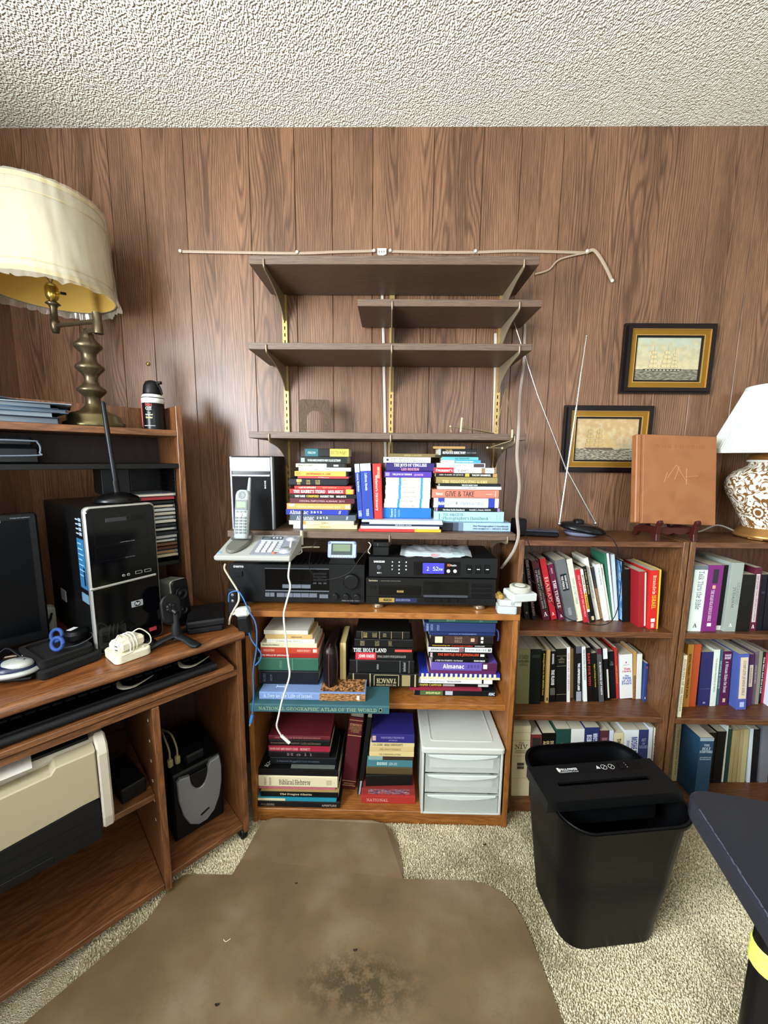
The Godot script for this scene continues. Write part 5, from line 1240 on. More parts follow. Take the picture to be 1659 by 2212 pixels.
	book([1.1395, 0.7082, 0.1761, 0.2319, 0.0165, 0.16, 1, 0, 0, "08080a", "bdb39b", [[0.93, 1, 0, 1, "d0cfc6"]], [], "black volume with white end", 3])
	book([1.1563, 0.7082, 0.1873, 0.2435, 0.041, 0.16, 1, 0, 0, "8f968e", "bdb39b", [], [["JUDAISM", 0.35, 0.65, 0.3, 0.55, "5a605a", 2, 0], ["LEARNING", 0.28, 0.6, 0.65, 0.85, "7a807a", 2, 0], ["A", 0.88, 0.93, 0.4, 0.65, "e0e0dc", 3, 1]], "silver grey volume", 4])
	book([1.1977, 0.7082, 0.1865, 0.2031, 0.0454, 0.1463, 1, 0, 0, "0b0b0c", "bdb39b", [], [], "thick plain black bible", 5])
	book([1.2514, 0.7082, 0.1793, 0.2255, 0.0233, 0.16, 1, 2.03, 0, "521a2c", "bdb39b", [[0.1, 0.86, 0.22, 0.78, "c4b8b8"]], [["THE JEWISH TIME LINE ENCYCLOPEDIA", 0.12, 0.84, 0.35, 0.65, "4a3a40", 2, 0], ["A", 0.9, 0.96, 0.3, 0.7, "e0d6d6", 3, 1]], "maroon encyclopedia with white label", 6])
	book([1.2754, 0.7082, 0.1785, 0.2012, 0.0192, 0.1448, 1, 1.6, 0, "0b0a16", "bdb39b", [], [["THE", 0.3, 0.33, 0.2, 0.8, "4a466a", 2, 1]], "dark navy volume", 7])
	book([1.2983, 0.7082, 0.1776, 0.201, 0.0232, 0.1448, 1, 1.84, 0, "0a0914", "bdb39b", [], [], "midnight blue volume", 8])
	place_of_books = "right bookcase's middle shelf"
	book([1.028, 0.3902, 0.198, 0.2327, 0.0133, 0.16, 1, 1.05, 0, "d2c7a6", "bdb39b", [], [["FOOTSTEPS OF THE MESSIAH", 0.06, 0.9, 0.25, 0.7, "6a5f48", 2, 0]], "cream thin volume", 1])
	book([1.0899, 0.3902, 0.139, 0.2446, 0.0219, 0.126, 1, 1.79, 0, "b9813a", "bdb39b", [], [["SEVEN PRIMERS / PRINCE RALPH", 0.15, 0.85, 0.3, 0.65, "5a3a18", 1, 0]], "amber volume", 2])
	book([1.1139, 0.3902, 0.1362, 0.2437, 0.0245, 0.1232, 1, 1.4, 0, "b8502a", "bdb39b", [], [], "plain orange volume", 3])
	book([1.1521, 0.3902, 0.1299, 0.2107, 0.0428, 0.1169, 1, 2.73, 0, "2a2a5e", "bdb39b", [[0.68, 0.685, 0.1, 0.9, "6a6a94"], [0.93, 0.96, 0.4, 0.6, "8a8ab0"]], [], "thick navy violet volume", 4])
	book([1.1954, 0.3902, 0.1311, 0.2221, 0.0203, 0.1181, 1, 2.35, 0, "d4dacd", "bdb39b", [], [["THE AMAZING PROMISED OF BEING", 0.15, 0.75, 0.35, 0.6, "7a8078", 0, 0]], "white volume with thin lettering", 5])
	book([1.2225, 0.3902, 0.1227, 0.2186, 0.0111, 0.1097, 1, 2.33, 0, "3f6470", "bdb39b", [], [["HOPES & GUIDE", 0.2, 0.7, 0.25, 0.75, "b9ccd0", 2, 0]], "blue green thin volume", 6])
	book([1.234, 0.3902, 0.1249, 0.2125, 0.0312, 0.1119, 1, 2.16, 0, "4f1a40", "bdb39b", [[0.87, 0.94, 0.35, 0.65, "c9a890"]], [["DAVE", 0.05, 0.09, 0.15, 0.85, "d9c9d2", 1, 1], ["HUNT", 0.1, 0.14, 0.15, 0.85, "d9c9d2", 1, 1], ["A Woman Rides the Beast", 0.18, 0.76, 0.3, 0.65, "dccfd6", 2, 0]], "plum volume", 7])
	book([1.2757, 0.3902, 0.1508, 0.2169, 0.0337, 0.1378, 1, 4.3, 0, "4a5a9c", "bdb39b", [[0.06, 0.8, 0.12, 0.9, "d6c2a6"], [0.86, 0.95, 0.3, 0.75, "aab4d8"]], [["COMPLETE JEWISH BIBLE", 0.12, 0.74, 0.35, 0.7, "33406a", 2, 0]], "thick blue bible with cream panel", 8])
	book([1.3304, 0.3902, 0.1284, 0.2048, 0.0182, 0.1154, 1, 3.95, 0, "4a2a52", "bdb39b", [[0.2, 0.62, 0.15, 0.85, "d0c2ae"]], [["Jews and Jesus", 0.25, 0.55, 0.3, 0.65, "5a4a58", 2, 0]], "purple volume with cream panel", 9])
	book([1.3613, 0.3902, 0.1151, 0.2077, 0.0132, 0.1021, 1, 3.58, 0, "6a5a68", "bdb39b", [], [["Jesus the Jewish", 0.25, 0.6, 0.3, 0.65, "d0c6c4", 2, 0]], "mauve grey volume", 10])
	book([1.375, 0.3902, 0.1147, 0.2101, 0.0124, 0.1017, 1, 3.01, 0, "8a8676", "bdb39b", [], [], "stone grey volume", 11])
	book([1.3938, 0.3902, 0.1071, 0.2044, 0.0099, 0.0941, 1, 2.42, 0, "0b0a0a", "bdb39b", [], [["One Man And One Land", 0.1, 0.8, 0.25, 0.8, "d6d6d2", 1, 0]], "black white-lettered volume", 12])
	book([1.405, 0.3902, 0.1068, 0.2044, 0.0084, 0.0938, 1, 2.41, 0, "a02a3a", "bdb39b", [], [], "raspberry red thin volume", 13])
	book([1.4137, 0.3902, 0.1242, 0.1949, 0.0238, 0.1112, 1, 2, 0, "d0d8e6", "bdb39b", [], [], "bluish white volume", 14])
	place_of_books = "right bookcase's bottom shelf"
	book([1.1137, 0.0502, 0.1, 0.2424, 0.0205, 0.087, 1, 1.86, 0, "c9b98f", "bdb39b", [], [["THE FACES OF JEWRY", 0.1, 0.9, 0.3, 0.7, "8a7048", 2, 0]], "cream volume with brown lettering", 1])
	book([1.1346, 0.0502, 0.185, 0.2513, 0.0494, 0.16, 1, 1.05, 0, "22415a", "bdb39b", [[0, 0.05, 0, 1, "8a9aa6"]], [["THE", 0.1, 0.13, 0.3, 0.7, "c2ccd4", 2, 1], ["HOLY", 0.15, 0.19, 0.2, 0.8, "c2ccd4", 2, 1], ["SCRIPTURES", 0.2, 0.235, 0.05, 0.95, "c2ccd4", 2, 1], ["ACCORDING TO", 0.3, 0.32, 0.1, 0.9, "9fb0bc", 2, 1], ["THE MASORETIC", 0.33, 0.35, 0.1, 0.9, "9fb0bc", 2, 1]], "steel blue volume", 2])
	book([1.1846, 0.0502, 0.1088, 0.2166, 0.0195, 0.0958, 1, 1.09, 0, "09090a", "bdb39b", [], [["STUDY BIBLE", 0.15, 0.6, 0.3, 0.7, "4f4f52", 2, 0]], "black narrow volume", 3])
	book([1.208, 0.0502, 0.1078, 0.2136, 0.0533, 0.0948, 1, 1.05, 0, "070809", "bdb39b", [[0.14, 0.145, 0.1, 0.9, "4a463c"]], [["THE BOOK", 0.18, 0.2, 0.25, 0.75, "4a463c", 2, 1], ["CHOSEN", 0.22, 0.25, 0.2, 0.8, "4a463c", 2, 1]], "thick black volume", 4])
	book([1.2648, 0.0502, 0.1065, 0.2188, 0.0342, 0.0935, 1, 1.31, 0, "070709", "bdb39b", [], [], "coal black volume", 5])
	book([1.3067, 0.0502, 0.1, 0.2395, 0.0069, 0.087, 1, 2.18, 0, "cfd6cc", "bdb39b", [], [], "white thin volume", 6])
	book([1.3157, 0.0502, 0.1, 0.2249, 0.0134, 0.087, 1, 1.95, 0, "1d3a30", "bdb39b", [], [], "bottle green volume", 7])
	book([1.3304, 0.0502, 0.1, 0.2203, 0.0138, 0.087, 1, 1.88, 0, "9a8a5e", "bdb39b", [], [], "khaki gold volume, first of its set", 8])
	book([1.3465, 0.0502, 0.1, 0.223, 0.0151, 0.087, 1, 2.4, 0, "948358", "bdb39b", [], [], "khaki gold volume, second of its set", 9])
	book([1.3642, 0.0502, 0.1, 0.2259, 0.0116, 0.087, 1, 2.73, 0, "9c8c60", "bdb39b", [], [], "khaki gold narrow volume", 10])
	book([1.3773, 0.0502, 0.1, 0.2259, 0.0187, 0.087, 1, 2.76, 0, "a89f72", "bdb39b", [], [], "pale khaki volume", 11])
	book([1.4049, 0.0502, 0.1, 0.2292, 0.0115, 0.087, 1, 4, 0, "c4ccd0", "bdb39b", [], [], "white set-back volume", 12])
	book([1.4184, 0.0502, 0.1, 0.2265, 0.0208, 0.087, 1, 3.93, 0, "0b0c14", "bdb39b", [], [], "navy black volume", 13])
	book([1.4528, 0.0502, 0.1, 0.2411, 0.0309, 0.087, 1, 4.58, 0, "6a6b70", "bdb39b", [], [], "grey volume", 14])

# ---------------------------------------------------------------- stereo, telephone and what stands on the wall shelves
# places a feature on a front panel measured in picture units: k metres per unit, u0 and v0 the panel's lower left
func face(parent, called, m, k: float, u0: float, v0: float, z: float, r: Array, out = 0.002, bevel = 0.0005):
	return bp(called, parent, m, Vector3((r[0] - u0) * k, (v0 - r[3]) * k, z - 0.001), Vector3((r[1] - u0) * k, (v0 - r[2]) * k, z + out), bevel)

func face_text(parent, txt, m, k: float, u0: float, v0: float, z: float, r: Array, font = 1):
	letters(txt, parent, m, Vector3(((r[0] + r[1]) / 2 - u0) * k, (v0 - (r[2] + r[3]) / 2) * k, z), Vector3.RIGHT, Vector3.UP, (r[1] - r[0]) * k, (r[3] - r[2]) * k, font)

func knob(parent, called, m, at: Vector3, r: float, depth: float):
	var s := mb()
	lathe(s, V2([0, depth, r * 0.82, depth, r * 0.94, depth - r * 0.08, r, depth * 0.6, r, 0, 0, 0]), 28, Transform3D(Basis(Vector3.RIGHT, PI / 2), at), true)
	return put(s, called, m, parent)

func build_stereo():
	var black := mat("0a0b0c", 0.42)
	var deep := mat("020203", 0.18)
	var grey := mat("5c6068", 0.4)
	var silver := mat("9aa0a8", 0.35, 0.6)
	var white := mat("d8d8d4", 0.6)
	# loudspeaker on the lowest wall shelf
	var sp = thing("bookshelf_speaker", "black bookshelf loudspeaker with silver top plate on the lowest wall shelf", "speaker", Vector3(-0.458, 1.0465, 0.03))
	var s := mb()
	prism(s, P2([-0.066, 0, 0.066, 0, 0.07, 0.02, 0.07, 0.15, 0.064, 0.166, -0.064, 0.166, -0.07, 0.15, -0.07, 0.02]), 0, 0.246, Transform3D(Basis(Vector3.RIGHT, Vector3(0, 0, 1), Vector3.UP), Vector3.ZERO), 0.002)
	put(s, "cabinet", mat("0f0d0d", 0.5), sp)
	for q in [[-0.0705, -0.064], [0.064, 0.0705]]:
		bp("silver_edge", sp, silver, Vector3(q[0], 0.001, 0.15), Vector3(q[1], 0.244, 0.1705), 0.003)
	s = mb()
	prism(s, P2([-0.0635, 0.1665, 0.0635, 0.1665, 0.0635, 0.170, 0.03, 0.1735, -0.03, 0.1735, -0.0635, 0.170]), 0.002, 0.178, Transform3D(Basis(Vector3.RIGHT, Vector3(0, 0, 1), Vector3.UP), Vector3.ZERO))
	put(s, "grille", mat("0b0a0c", 0.85), sp)
	s = mb()
	prism(s, P2([-0.0635, 0.1665, 0.0635, 0.1665, 0.0635, 0.172, 0.03, 0.1755, -0.03, 0.1755, -0.0635, 0.172]), 0.1965, 0.241, Transform3D(Basis(Vector3.RIGHT, Vector3(0, 0, 1), Vector3.UP), Vector3.ZERO), 0.001)
	put(s, "top_plate", mat("b4bfc4", 0.4, 0.3), sp)
	bp("port_slot", sp, deep, Vector3(-0.063, 0.187, 0.166), Vector3(0.063, 0.196, 0.168))
	bp("port_lip", sp, silver, Vector3(-0.063, 0.179, 0.166), Vector3(0.063, 0.186, 0.1745), 0.002)
	letters("BOSE", sp, mat("d8dadc", 0.4), Vector3(0.046, 0.153, 0.1725), Vector3(0, 1, 0), Vector3(-1, 0, 0), 0.026, 0.005, 1, "badge")
	# receiver
	var k := 0.000356
	var rc = thing("stereo_receiver", "wide black stereo receiver with large volume knob, under the telephone", "receiver", Vector3(-0.538, 0.7905, 0.222))
	var u := 230.0
	var v := 1606.0
	bp("chassis", rc, black, Vector3(0, 0.013, -0.2), Vector3(0.457, 0.138, -0.006), 0.003)
	bp("front_panel", rc, black, Vector3(0, 0.012, -0.008), Vector3(0.457, 0.145, 0.0), 0.003)
	for q in [0.03, 0.42]:
		for zz in [-0.17, -0.03]:
			bp("foot", rc, deep, Vector3(q - 0.014, 0, zz - 0.014), Vector3(q + 0.014, 0.0135, zz + 0.014), 0.004)
	for i in 18:
		bp("vent_slat", rc, mat("111213", 0.5), Vector3(0.12 + i * 0.018, 0.138, -0.15), Vector3(0.132 + i * 0.018, 0.1405, -0.03), 0.0006)
	face(rc, "display_window", deep, k, u, v, 0, [572, 1178, 1238, 1458], 0.0015)
	face(rc, "window_trim", grey, k, u, v, 0, [572, 1178, 1450, 1460], 0.004)
	face(rc, "window_trim", grey, k, u, v, 0, [572, 1178, 1236, 1244], 0.003)
	for i in 3:
		face(rc, "station_key", grey, k, u, v, 0, [737 + i * 90, 824 + i * 90, 1392, 1428], 0.005)
	for i in 2:
		face(rc, "speaker_key", grey, k, u, v, 0, [572 + i * 46, 614 + i * 46, 1476, 1514], 0.005)
	for i in 5:
		face(rc, "input_key", grey, k, u, v, 0, [682 + i * 77, 756 + i * 77, 1478, 1516], 0.005)
	face(rc, "input_key", grey, k, u, v, 0, [1086, 1170, 1486, 1522], 0.005)
	for i in 3:
		face(rc, "slim_key", mat("131416", 0.35), k, u, v, 0, [1028, 1155, 1276 + i * 30, 1296 + i * 30], 0.004)
		face(rc, "slim_key", mat("3a3c42", 0.35), k, u, v, 0, [1028 + i * 48, 1060 + i * 48, 1370, 1384], 0.004)
	face(rc, "power_key", mat("0f1012", 0.35), k, u, v, 0, [292, 360, 1270, 1322], 0.005, 0.001)
	face_text(rc, "ONKYO", white, k, u, v, 0.0002, [276, 370, 1219, 1238], 1)
	face_text(rc, "STEREO RECEIVER  TX-8211", mat("8a8a86", 0.6), k, u, v, 0.0002, [1295, 1465, 1542, 1552], 0)
	knob(rc, "volume_knob", mat("0d0d0f", 0.35), Vector3((1388 - u) * k, (v - 1352) * k, 0), 0.0265, 0.018)
	for q in [1237, 1338, 1441]:
		knob(rc, "tone_knob", mat("111214", 0.35), Vector3((q - u) * k, (v - 1500) * k, 0), 0.0098, 0.014)
	# compact disc player
	k = 0.000386
	u = 118.0
	v = 1478.0
	var cd = thing("disc_player", "black compact disc player with gold badge and chrome feet beneath the tuner", "disc player", Vector3(-0.0765, 0.7905, 0.235))
	bp("chassis", cd, black, Vector3(0.001, 0.0155, -0.21), Vector3(0.429, 0.104, -0.005), 0.002)
	bp("front_panel", cd, mat("0c0b0b", 0.38), Vector3(0, 0.041, -0.007), Vector3(0.43, 0.1055, 0), 0.0015)
	bp("lower_panel", cd, mat("0b0b0c", 0.38), Vector3(0, 0.0152, -0.007), Vector3(0.43, 0.0405, 0), 0.0015)
	for q in [0.04, 0.382]:
		for zz in [-0.02, -0.18]:
			s = mb()
			lathe(s, V2([0, 0, 0.017, 0, 0.02, 0.003, 0.02, 0.011, 0.016, 0.0155, 0, 0.0155]), 20, Transform3D(Basis.IDENTITY, Vector3(q, 0, zz)), true)
			put(s, "foot", mat("b7a58c", 0.25, 0.9), cd)
	face(cd, "disc_tray", deep, k, u, v, 0, [232, 590, 1268, 1350], 0.004, 0.001)
	face_text(cd, "MASH", mat("b8985a", 0.5), k, u, v, 0.0042, [385, 443, 1308, 1326], 3)
	face(cd, "display_window", mat("08090a", 0.12), k, u, v, 0, [615, 995, 1228, 1344], 0.0012)
	face(cd, "window_trim", mat("3a3c42", 0.4), k, u, v, 0, [615, 995, 1346, 1366], 0.004)
	face(cd, "power_key", mat("070707", 0.35), k, u, v, 0, [156, 206, 1272, 1298], 0.004)
	for i in 3:
		face(cd, "number_bar", mat("040405", 0.3), k, u, v, 0, [1028, 1200, 1247 + i * 43, 1270 + i * 43], 0.004, 0.001)
	face(cd, "gold_badge", mat("a68a48", 0.4, 0.5), k, u, v, 0, [232, 366, 1380, 1418], 0.0012)
	face(cd, "blue_badge", mat("1d2140", 0.4), k, u, v, 0, [367, 560, 1380, 1418], 0.0012)
	face_text(cd, "MASH", mat("0b0906", 0.5), k, u, v, 0.0014, [272, 340, 1386, 1408], 1)
	face_text(cd, "DIGITAL SERVO SYSTEM", mat("8a8ea8", 0.5), k, u, v, 0.0014, [378, 500, 1388, 1404], 0)
	face_text(cd, "Technics", mat("a89a78", 0.5), k, u, v, 0.0002, [142, 219, 1219, 1234], 1)
	face_text(cd, "COMPACT DISC PLAYER SL-PG420", mat("7a7568", 0.5), k, u, v, 0.0002, [246, 416, 1224, 1232], 0)
	for i in 5:
		face(cd, "transport_key", mat("070708", 0.3), k, u, v, 0, [624 + i * 72, 690 + i * 72, 1380, 1408], 0.0045, 0.0008)
	# digital tuner
	k = 0.000386
	u = 140.0
	v = 1195.0
	var tu = thing("digital_tuner", "black digital tuner with glowing blue clock display on top of disc player", "tuner", Vector3(-0.067, 0.8965, 0.224))
	bp("case", tu, mat("080809", 0.55), Vector3(0, 0, -0.2), Vector3(0.427, 0.066, -0.004), 0.002)
	bp("front_panel", tu, mat("0a0a0b", 0.5), Vector3(0, 0, -0.006), Vector3(0.427, 0.068, 0), 0.0015)
	face(tu, "display_frame", mat("050506", 0.25), k, u, v, 0, [526, 925, 1052, 1172], 0.0012)
	face(tu, "clock_display", glow("3a36c8", 0.55), k, u, v, 0.001, [603, 787, 1064, 1158], 0.001)
	face_text(tu, "2", mat("cfd6f2", 0.4), k, u, v, 0.0022, [638, 656, 1098, 1130], 0)
	face_text(tu, "52", mat("cfd6f2", 0.4), k, u, v, 0.0022, [690, 738, 1096, 1130], 0)
	face_text(tu, "PM", mat("cfd6f2", 0.4), k, u, v, 0.0022, [742, 772, 1110, 1130], 0)
	face_text(tu, "SANGEAN", white, k, u, v, 0.0002, [182, 275, 1050, 1067], 1)
	face_text(tu, "HD", mat("d0673a", 0.5), k, u, v, 0.0013, [813, 840, 1070, 1092], 1)
	face_text(tu, "Radio", white, k, u, v, 0.0013, [842, 892, 1074, 1090], 0)
	knob(tu, "power_button", mat("4a4b50", 0.3, 0.4), Vector3((228 - u) * k, (v - 1108) * k, 0), 0.008, 0.004)
	for q in [824, 881]:
		knob(tu, "white_button", mat("c9c9d2", 0.3), Vector3((q - u) * k, (v - 1133) * k, 0.001), 0.006, 0.003)
	for c in 3:
		face(tu, "rocker_key", mat("050506", 0.3), k, u, v, 0, [980 + c * 77, 1022 + c * 77, 1076, 1150], 0.004, 0.001)
		face(tu, "rocker_mark", white, k, u, v, 0.004, [988 + c * 77, 1014 + c * 77, 1110, 1116], 0.0002, 0.0)
		for r in 3:
			face_text(tu, str(r * 3 + c + 1), white, k, u, v, 0.0002, [334 + c * 60, 346 + c * 60, 1054 + r * 33, 1066 + r * 33], 1)
	face_text(tu, "0", white, k, u, v, 0.0002, [395, 405, 1152, 1164], 1)
	face_text(tu, "HDT-1", white, k, u, v, 0.0002, [210, 246, 1152, 1164], 1)
	# papers in a clear bag on the tuner
	var bag = thing("bagged_leaflets", "leaflets in a crumpled clear plastic bag on top of the tuner", "leaflets", Vector3(0.155, 0.965, 0.165), -4.0)
	bp("leaflet", bag, mat("c9d2d0", 0.7), Vector3(-0.1, 0, -0.06), Vector3(0.085, 0.003, 0.045))
	bp("leaflet", bag, mat("93b7b4", 0.7), Vector3(-0.09, 0.0032, -0.05), Vector3(0.1, 0.007, 0.04))
	bp("leaflet", bag, mat("d6d8d8", 0.7), Vector3(-0.095, 0.0072, -0.055), Vector3(0.06, 0.01, 0.038))
	bp("red_label", bag, mat("b8404a", 0.6), Vector3(-0.012, 0.0005, 0.0452), Vector3(0.014, 0.0095, 0.0462))
	var rows := []
	var nz := noise(301, 9.0, 3)
	for i in 7:
		var row := []
		for j in 22:
			var x := -0.115 + 0.235 * j / 21.0
			var t := i / 6.0
			var zz := lerpf(-0.07, 0.062, t)
			var bulge := 0.0125 if t < 0.85 else 0.003
			row.append(Vector3(x, bulge + nz.get_noise_2d(x * 3, zz * 4 + i) * 0.005 + (0.004 if j > 18 else 0.0), zz + nz.get_noise_2d(x * 2 + 9, i) * 0.006))
		rows.append(row)
	s = mb()
	skin(s, rows, func(m): return Vector3(m.x, -1, m.z), false, false, false)
	put(s, "plastic_bag", clear("eef2f4", 0.32, 0.15), bag)
	# little black box on the tuner
	var bx = thing("black_adapter", "small square black adapter standing on the tuner's left corner", "adapter", Vector3(-0.028, 0.965, 0.19))
	bp("body", bx, mat("070708", 0.5), Vector3(-0.027, 0, -0.018), Vector3(0.027, 0.03, 0.018), 0.002)
	bp("lid", bx, mat("0b0b0c", 0.45), Vector3(-0.027, 0.0302, -0.018), Vector3(0.027, 0.047, 0.016), 0.002)
	bp("contact", bx, mat("6f7278", 0.3, 0.6), Vector3(-0.012, 0.034, 0.0155), Vector3(-0.01, 0.042, 0.0168))
	bp("contact", bx, mat("3a3c40", 0.3, 0.6), Vector3(0.004, 0.034, 0.0155), Vector3(0.006, 0.042, 0.0168))
	# satellite radio on its cradle
	var xr = thing("satellite_radio", "small pale blue radio receiver with grey screen on black cradle", "radio", Vector3(-0.158, 0.9315, 0.19))
	s = mb()
	prism(s, P2([-0.048, 0, 0.048, 0, 0.04, 0.022, 0.03, 0.03, -0.03, 0.03, -0.04, 0.022]), -0.01, 0.018, Transform3D(Basis.IDENTITY, Vector3.ZERO), 0.002)
	put(s, "cradle", mat("080809", 0.45), xr)
	var tilt := Transform3D(Basis(Vector3.RIGHT, deg_to_rad(-18)), Vector3(0, 0.024, 0.026))
	s = mb()
	prism(s, rrect(0.096, 0.056, 0.006, 4, 0, 0.03), -0.012, 0.006, tilt, 0.002)
	put(s, "body", mat("8f9bb4", 0.4, 0.2), xr)
	s = mb()
	box(s, Vector3(-0.036, 0.012, 0.006), Vector3(0.034, 0.05, 0.0068), 0.0, tilt)
	put(s, "bezel", mat("3a4140", 0.25), xr)
	s = mb()
	box(s, Vector3(-0.03, 0.024, 0.0068), Vector3(0.028, 0.047, 0.0074), 0.0, tilt)
	put(s, "screen", mat("66745c", 0.25), xr)
	for i in 9:
		s = mb()
		lathe(s, V2([0, 0.0015, 0.003, 0.0012, 0.0036, 0, 0, 0]), 10, tilt * Transform3D(Basis(Vector3.RIGHT, PI / 2), Vector3(-0.04 + i * 0.0095, 0.0065, 0.006)))
		put(s, "preset_key", mat("b7c1d4", 0.4), xr)
	for q in [-0.043, 0.043]:
		s = mb()
		lathe(s, V2([0, 0.002, 0.004, 0.0016, 0.0048, 0, 0, 0]), 12, tilt * Transform3D(Basis(Vector3.RIGHT, PI / 2), Vector3(q, 0.052, 0.006)))
		put(s, "corner_key", mat("6a7690", 0.4), xr)
	# telephone
	var ph = thing("telephone", "silver grey answering machine telephone base overhanging the receiver", "telephone", Vector3(-0.40, 0.985, 0.31))
	var lg := mat("9b9a92", 0.45)
	s = mb()
	prism(s, P2([0.062, 0, 0.072, 0.006, 0.074, 0.015, 0.07, 0.018, -0.068, 0.052, -0.074, 0.05, -0.075, 0.003, -0.07, 0]), -0.1125, 0.1125, Transform3D(Basis(Vector3(0, 0, 1), Vector3(0, 1, 0), Vector3(-1, 0, 0)), Vector3.ZERO), 0.003)
	put(s, "base", lg, ph)
	bp("stand", ph, mat("080808", 0.5), Vector3(-0.06, -0.0485, -0.2), Vector3(0.05, -0.0003, -0.098), 0.002)
	bp("stand_plate", ph, mat("080808", 0.5), Vector3(-0.06, -0.012, -0.097), Vector3(0.05, -0.0003, -0.01), 0.001)
	var up := Vector3(0, 0.034, -0.138).normalized()
	var nrm := Vector3.RIGHT.cross(up)
	var top := Transform3D(Basis(Vector3.RIGHT, up, nrm), Vector3(0, 0.0352, 0.001))
	var q2 := func(called, m, x0, x1, y0, y1, h, r):
		var ss := mb()
		prism(ss, rrect(x1 - x0, y1 - y0, r, 3, (x0 + x1) / 2, (y0 + y1) / 2), -0.001, h, top, minf(0.0006, h * 0.4))
		put(ss, called, m, ph)
	q2.call("key_panel", mat("80828a", 0.4), -0.012, 0.108, -0.066, 0.066, 0.0012, 0.006)
	q2.call("message_display_frame", mat("3c4046", 0.35), -0.006, 0.06, 0.036, 0.058, 0.0022, 0.004)
	q2.call("message_display", mat("56605e", 0.2), -0.001, 0.022, 0.04, 0.054, 0.0028, 0.001)
	q2.call("menu_bar", mat("aab0b4", 0.35), -0.004, 0.068, 0.025, 0.032, 0.003, 0.002)
	for i in 3:
		q2.call("message_key", mat("b2b4b8", 0.4), 0.027 + i * 0.011, 0.035 + i * 0.011, 0.044, 0.05, 0.004, 0.0025)
	for r in 5:
		for c in 3:
			q2.call("dial_key", mat("b9b9b6", 0.45), 0.0 + c * 0.0185, 0.0145 + c * 0.0185, 0.01 - r * 0.0145, 0.019 - r * 0.0145, 0.0042, 0.003)
		q2.call("function_key", mat("a7a9ac", 0.45), 0.056, 0.07, 0.011 - r * 0.0145, 0.018 - r * 0.0145, 0.0038, 0.003)
	q2.call("speaker_key", mat("c76a4a", 0.45), 0.054, 0.064, -0.06, -0.05, 0.005, 0.004)
	q2.call("blue_label", mat("6f9cc8", 0.5), -0.109, -0.098, -0.058, -0.047, 0.0006, 0.001)
	for r in [[0.088, 0.045, 0.0165], [0.088, -0.035, 0.02]]:
		s = mb()
		lathe(s, V2([0, 0.006, r[2] * 0.7, 0.0055, r[2] * 0.72, 0.003, r[2], 0.0035, r[2] * 1.05, 0, 0, 0]), 24, top * Transform3D(Basis(Vector3.RIGHT, PI / 2), Vector3(r[0], r[1], 0)))
		put(s, "round_key", mat("a9acb0", 0.3, 0.3), ph)
	# charging cradle
	s = mb()
	var pts := []
	for i in 20:
		var a := TAU * i / 20
		pts.append(Vector2(-0.062 + 0.031 * cos(a) + 0.006 * sin(a), 0.0 + 0.062 * sin(a)))
	prism(s, PackedVector2Array(pts), -0.002, 0.011, top, 0.005, true)
	put(s, "cradle", mat("5f5d55", 0.5), ph)
	s = mb()
	var back := []
	for i in 16:
		var a := PI * i / 15
		back.append(Vector2(-0.06 + 0.031 * cos(a), 0.03 + 0.03 * sin(a)))
	back.append(Vector2(-0.091, 0.01))
	back.append(Vector2(-0.029, 0.01))
	prism(s, PackedVector2Array(back), 0.009, 0.026, top, 0.004, true)
	put(s, "cradle_cup", mat("56544e", 0.5), ph)
	for q in [[-0.106, 0.055, 0.105], [0.112, 0.05, 0.1]]:
		s = mb()
		tube(s, [Vector3(q[0], 0.02, -0.078), Vector3(q[0], q[1] + 0.018, -0.08)], 0.0055, 10)
		put(s, "antenna_base", mat("a39c86", 0.5), ph)
		s = mb()
		tube(s, [Vector3(q[0], q[1] + 0.018, -0.08), Vector3(q[0] + 0.002, q[1] + 0.085, -0.082)], [0.0046, 0.0042], 10)
		put(s, "antenna", mat("2b2638", 0.4), ph)
	# handset
	var hs = thing("cordless_handset", "silver cordless handset standing upright in the telephone's cradle", "handset", Vector3(-0.459, 1.038, 0.304))
	var ht := Transform3D(Basis(Vector3.RIGHT, deg_to_rad(-13)), Vector3.ZERO)
	s = mb()
	rows = []
	for g in [[0.0, 0.018, 0.010], [0.004, 0.0215, 0.013], [0.05, 0.0215, 0.013], [0.1, 0.0225, 0.0135], [0.135, 0.0225, 0.0135], [0.147, 0.019, 0.012], [0.152, 0.012, 0.008]]:
		var row := []
		for p in rrect(g[1] * 2, g[2] * 2, minf(g[1], g[2]) * 0.8, 4):
			row.append(ht * Vector3(p.x, g[0], p.y))
		rows.append(row)
	skin(s, rows, func(m): return ht * Vector3(0, (ht.affine_inverse() * m).y, 0))
	put(s, "body", mat("9aa09e", 0.4, 0.1), hs)
	var q3 := func(called, m, x, y, w, h, d, r):
		var ss := mb()
		prism(ss, rrect(w, h, r, 3, x, y), 0.011, 0.0135 + d, ht, minf(0.0005, d * 0.4))
		put(ss, called, m, hs)
	s = mb()
	lathe(s, V2([0, 0.0018, 0.008, 0.0012, 0.0095, 0.0022, 0.012, 0.001, 0.0125, 0, 0, 0]), 22, ht * Transform3D(Basis(Vector3.RIGHT, PI / 2), Vector3(0, 0.134, 0.0128)))
	put(s, "earpiece", mat("6f7678", 0.4), hs)
	q3.call("screen_frame", mat("55595b", 0.35), 0, 0.104, 0.036, 0.032, 0.0006, 0.002)
	q3.call("screen", mat("6c7d5c", 0.25), 0, 0.105, 0.029, 0.02, 0.0012, 0.001)
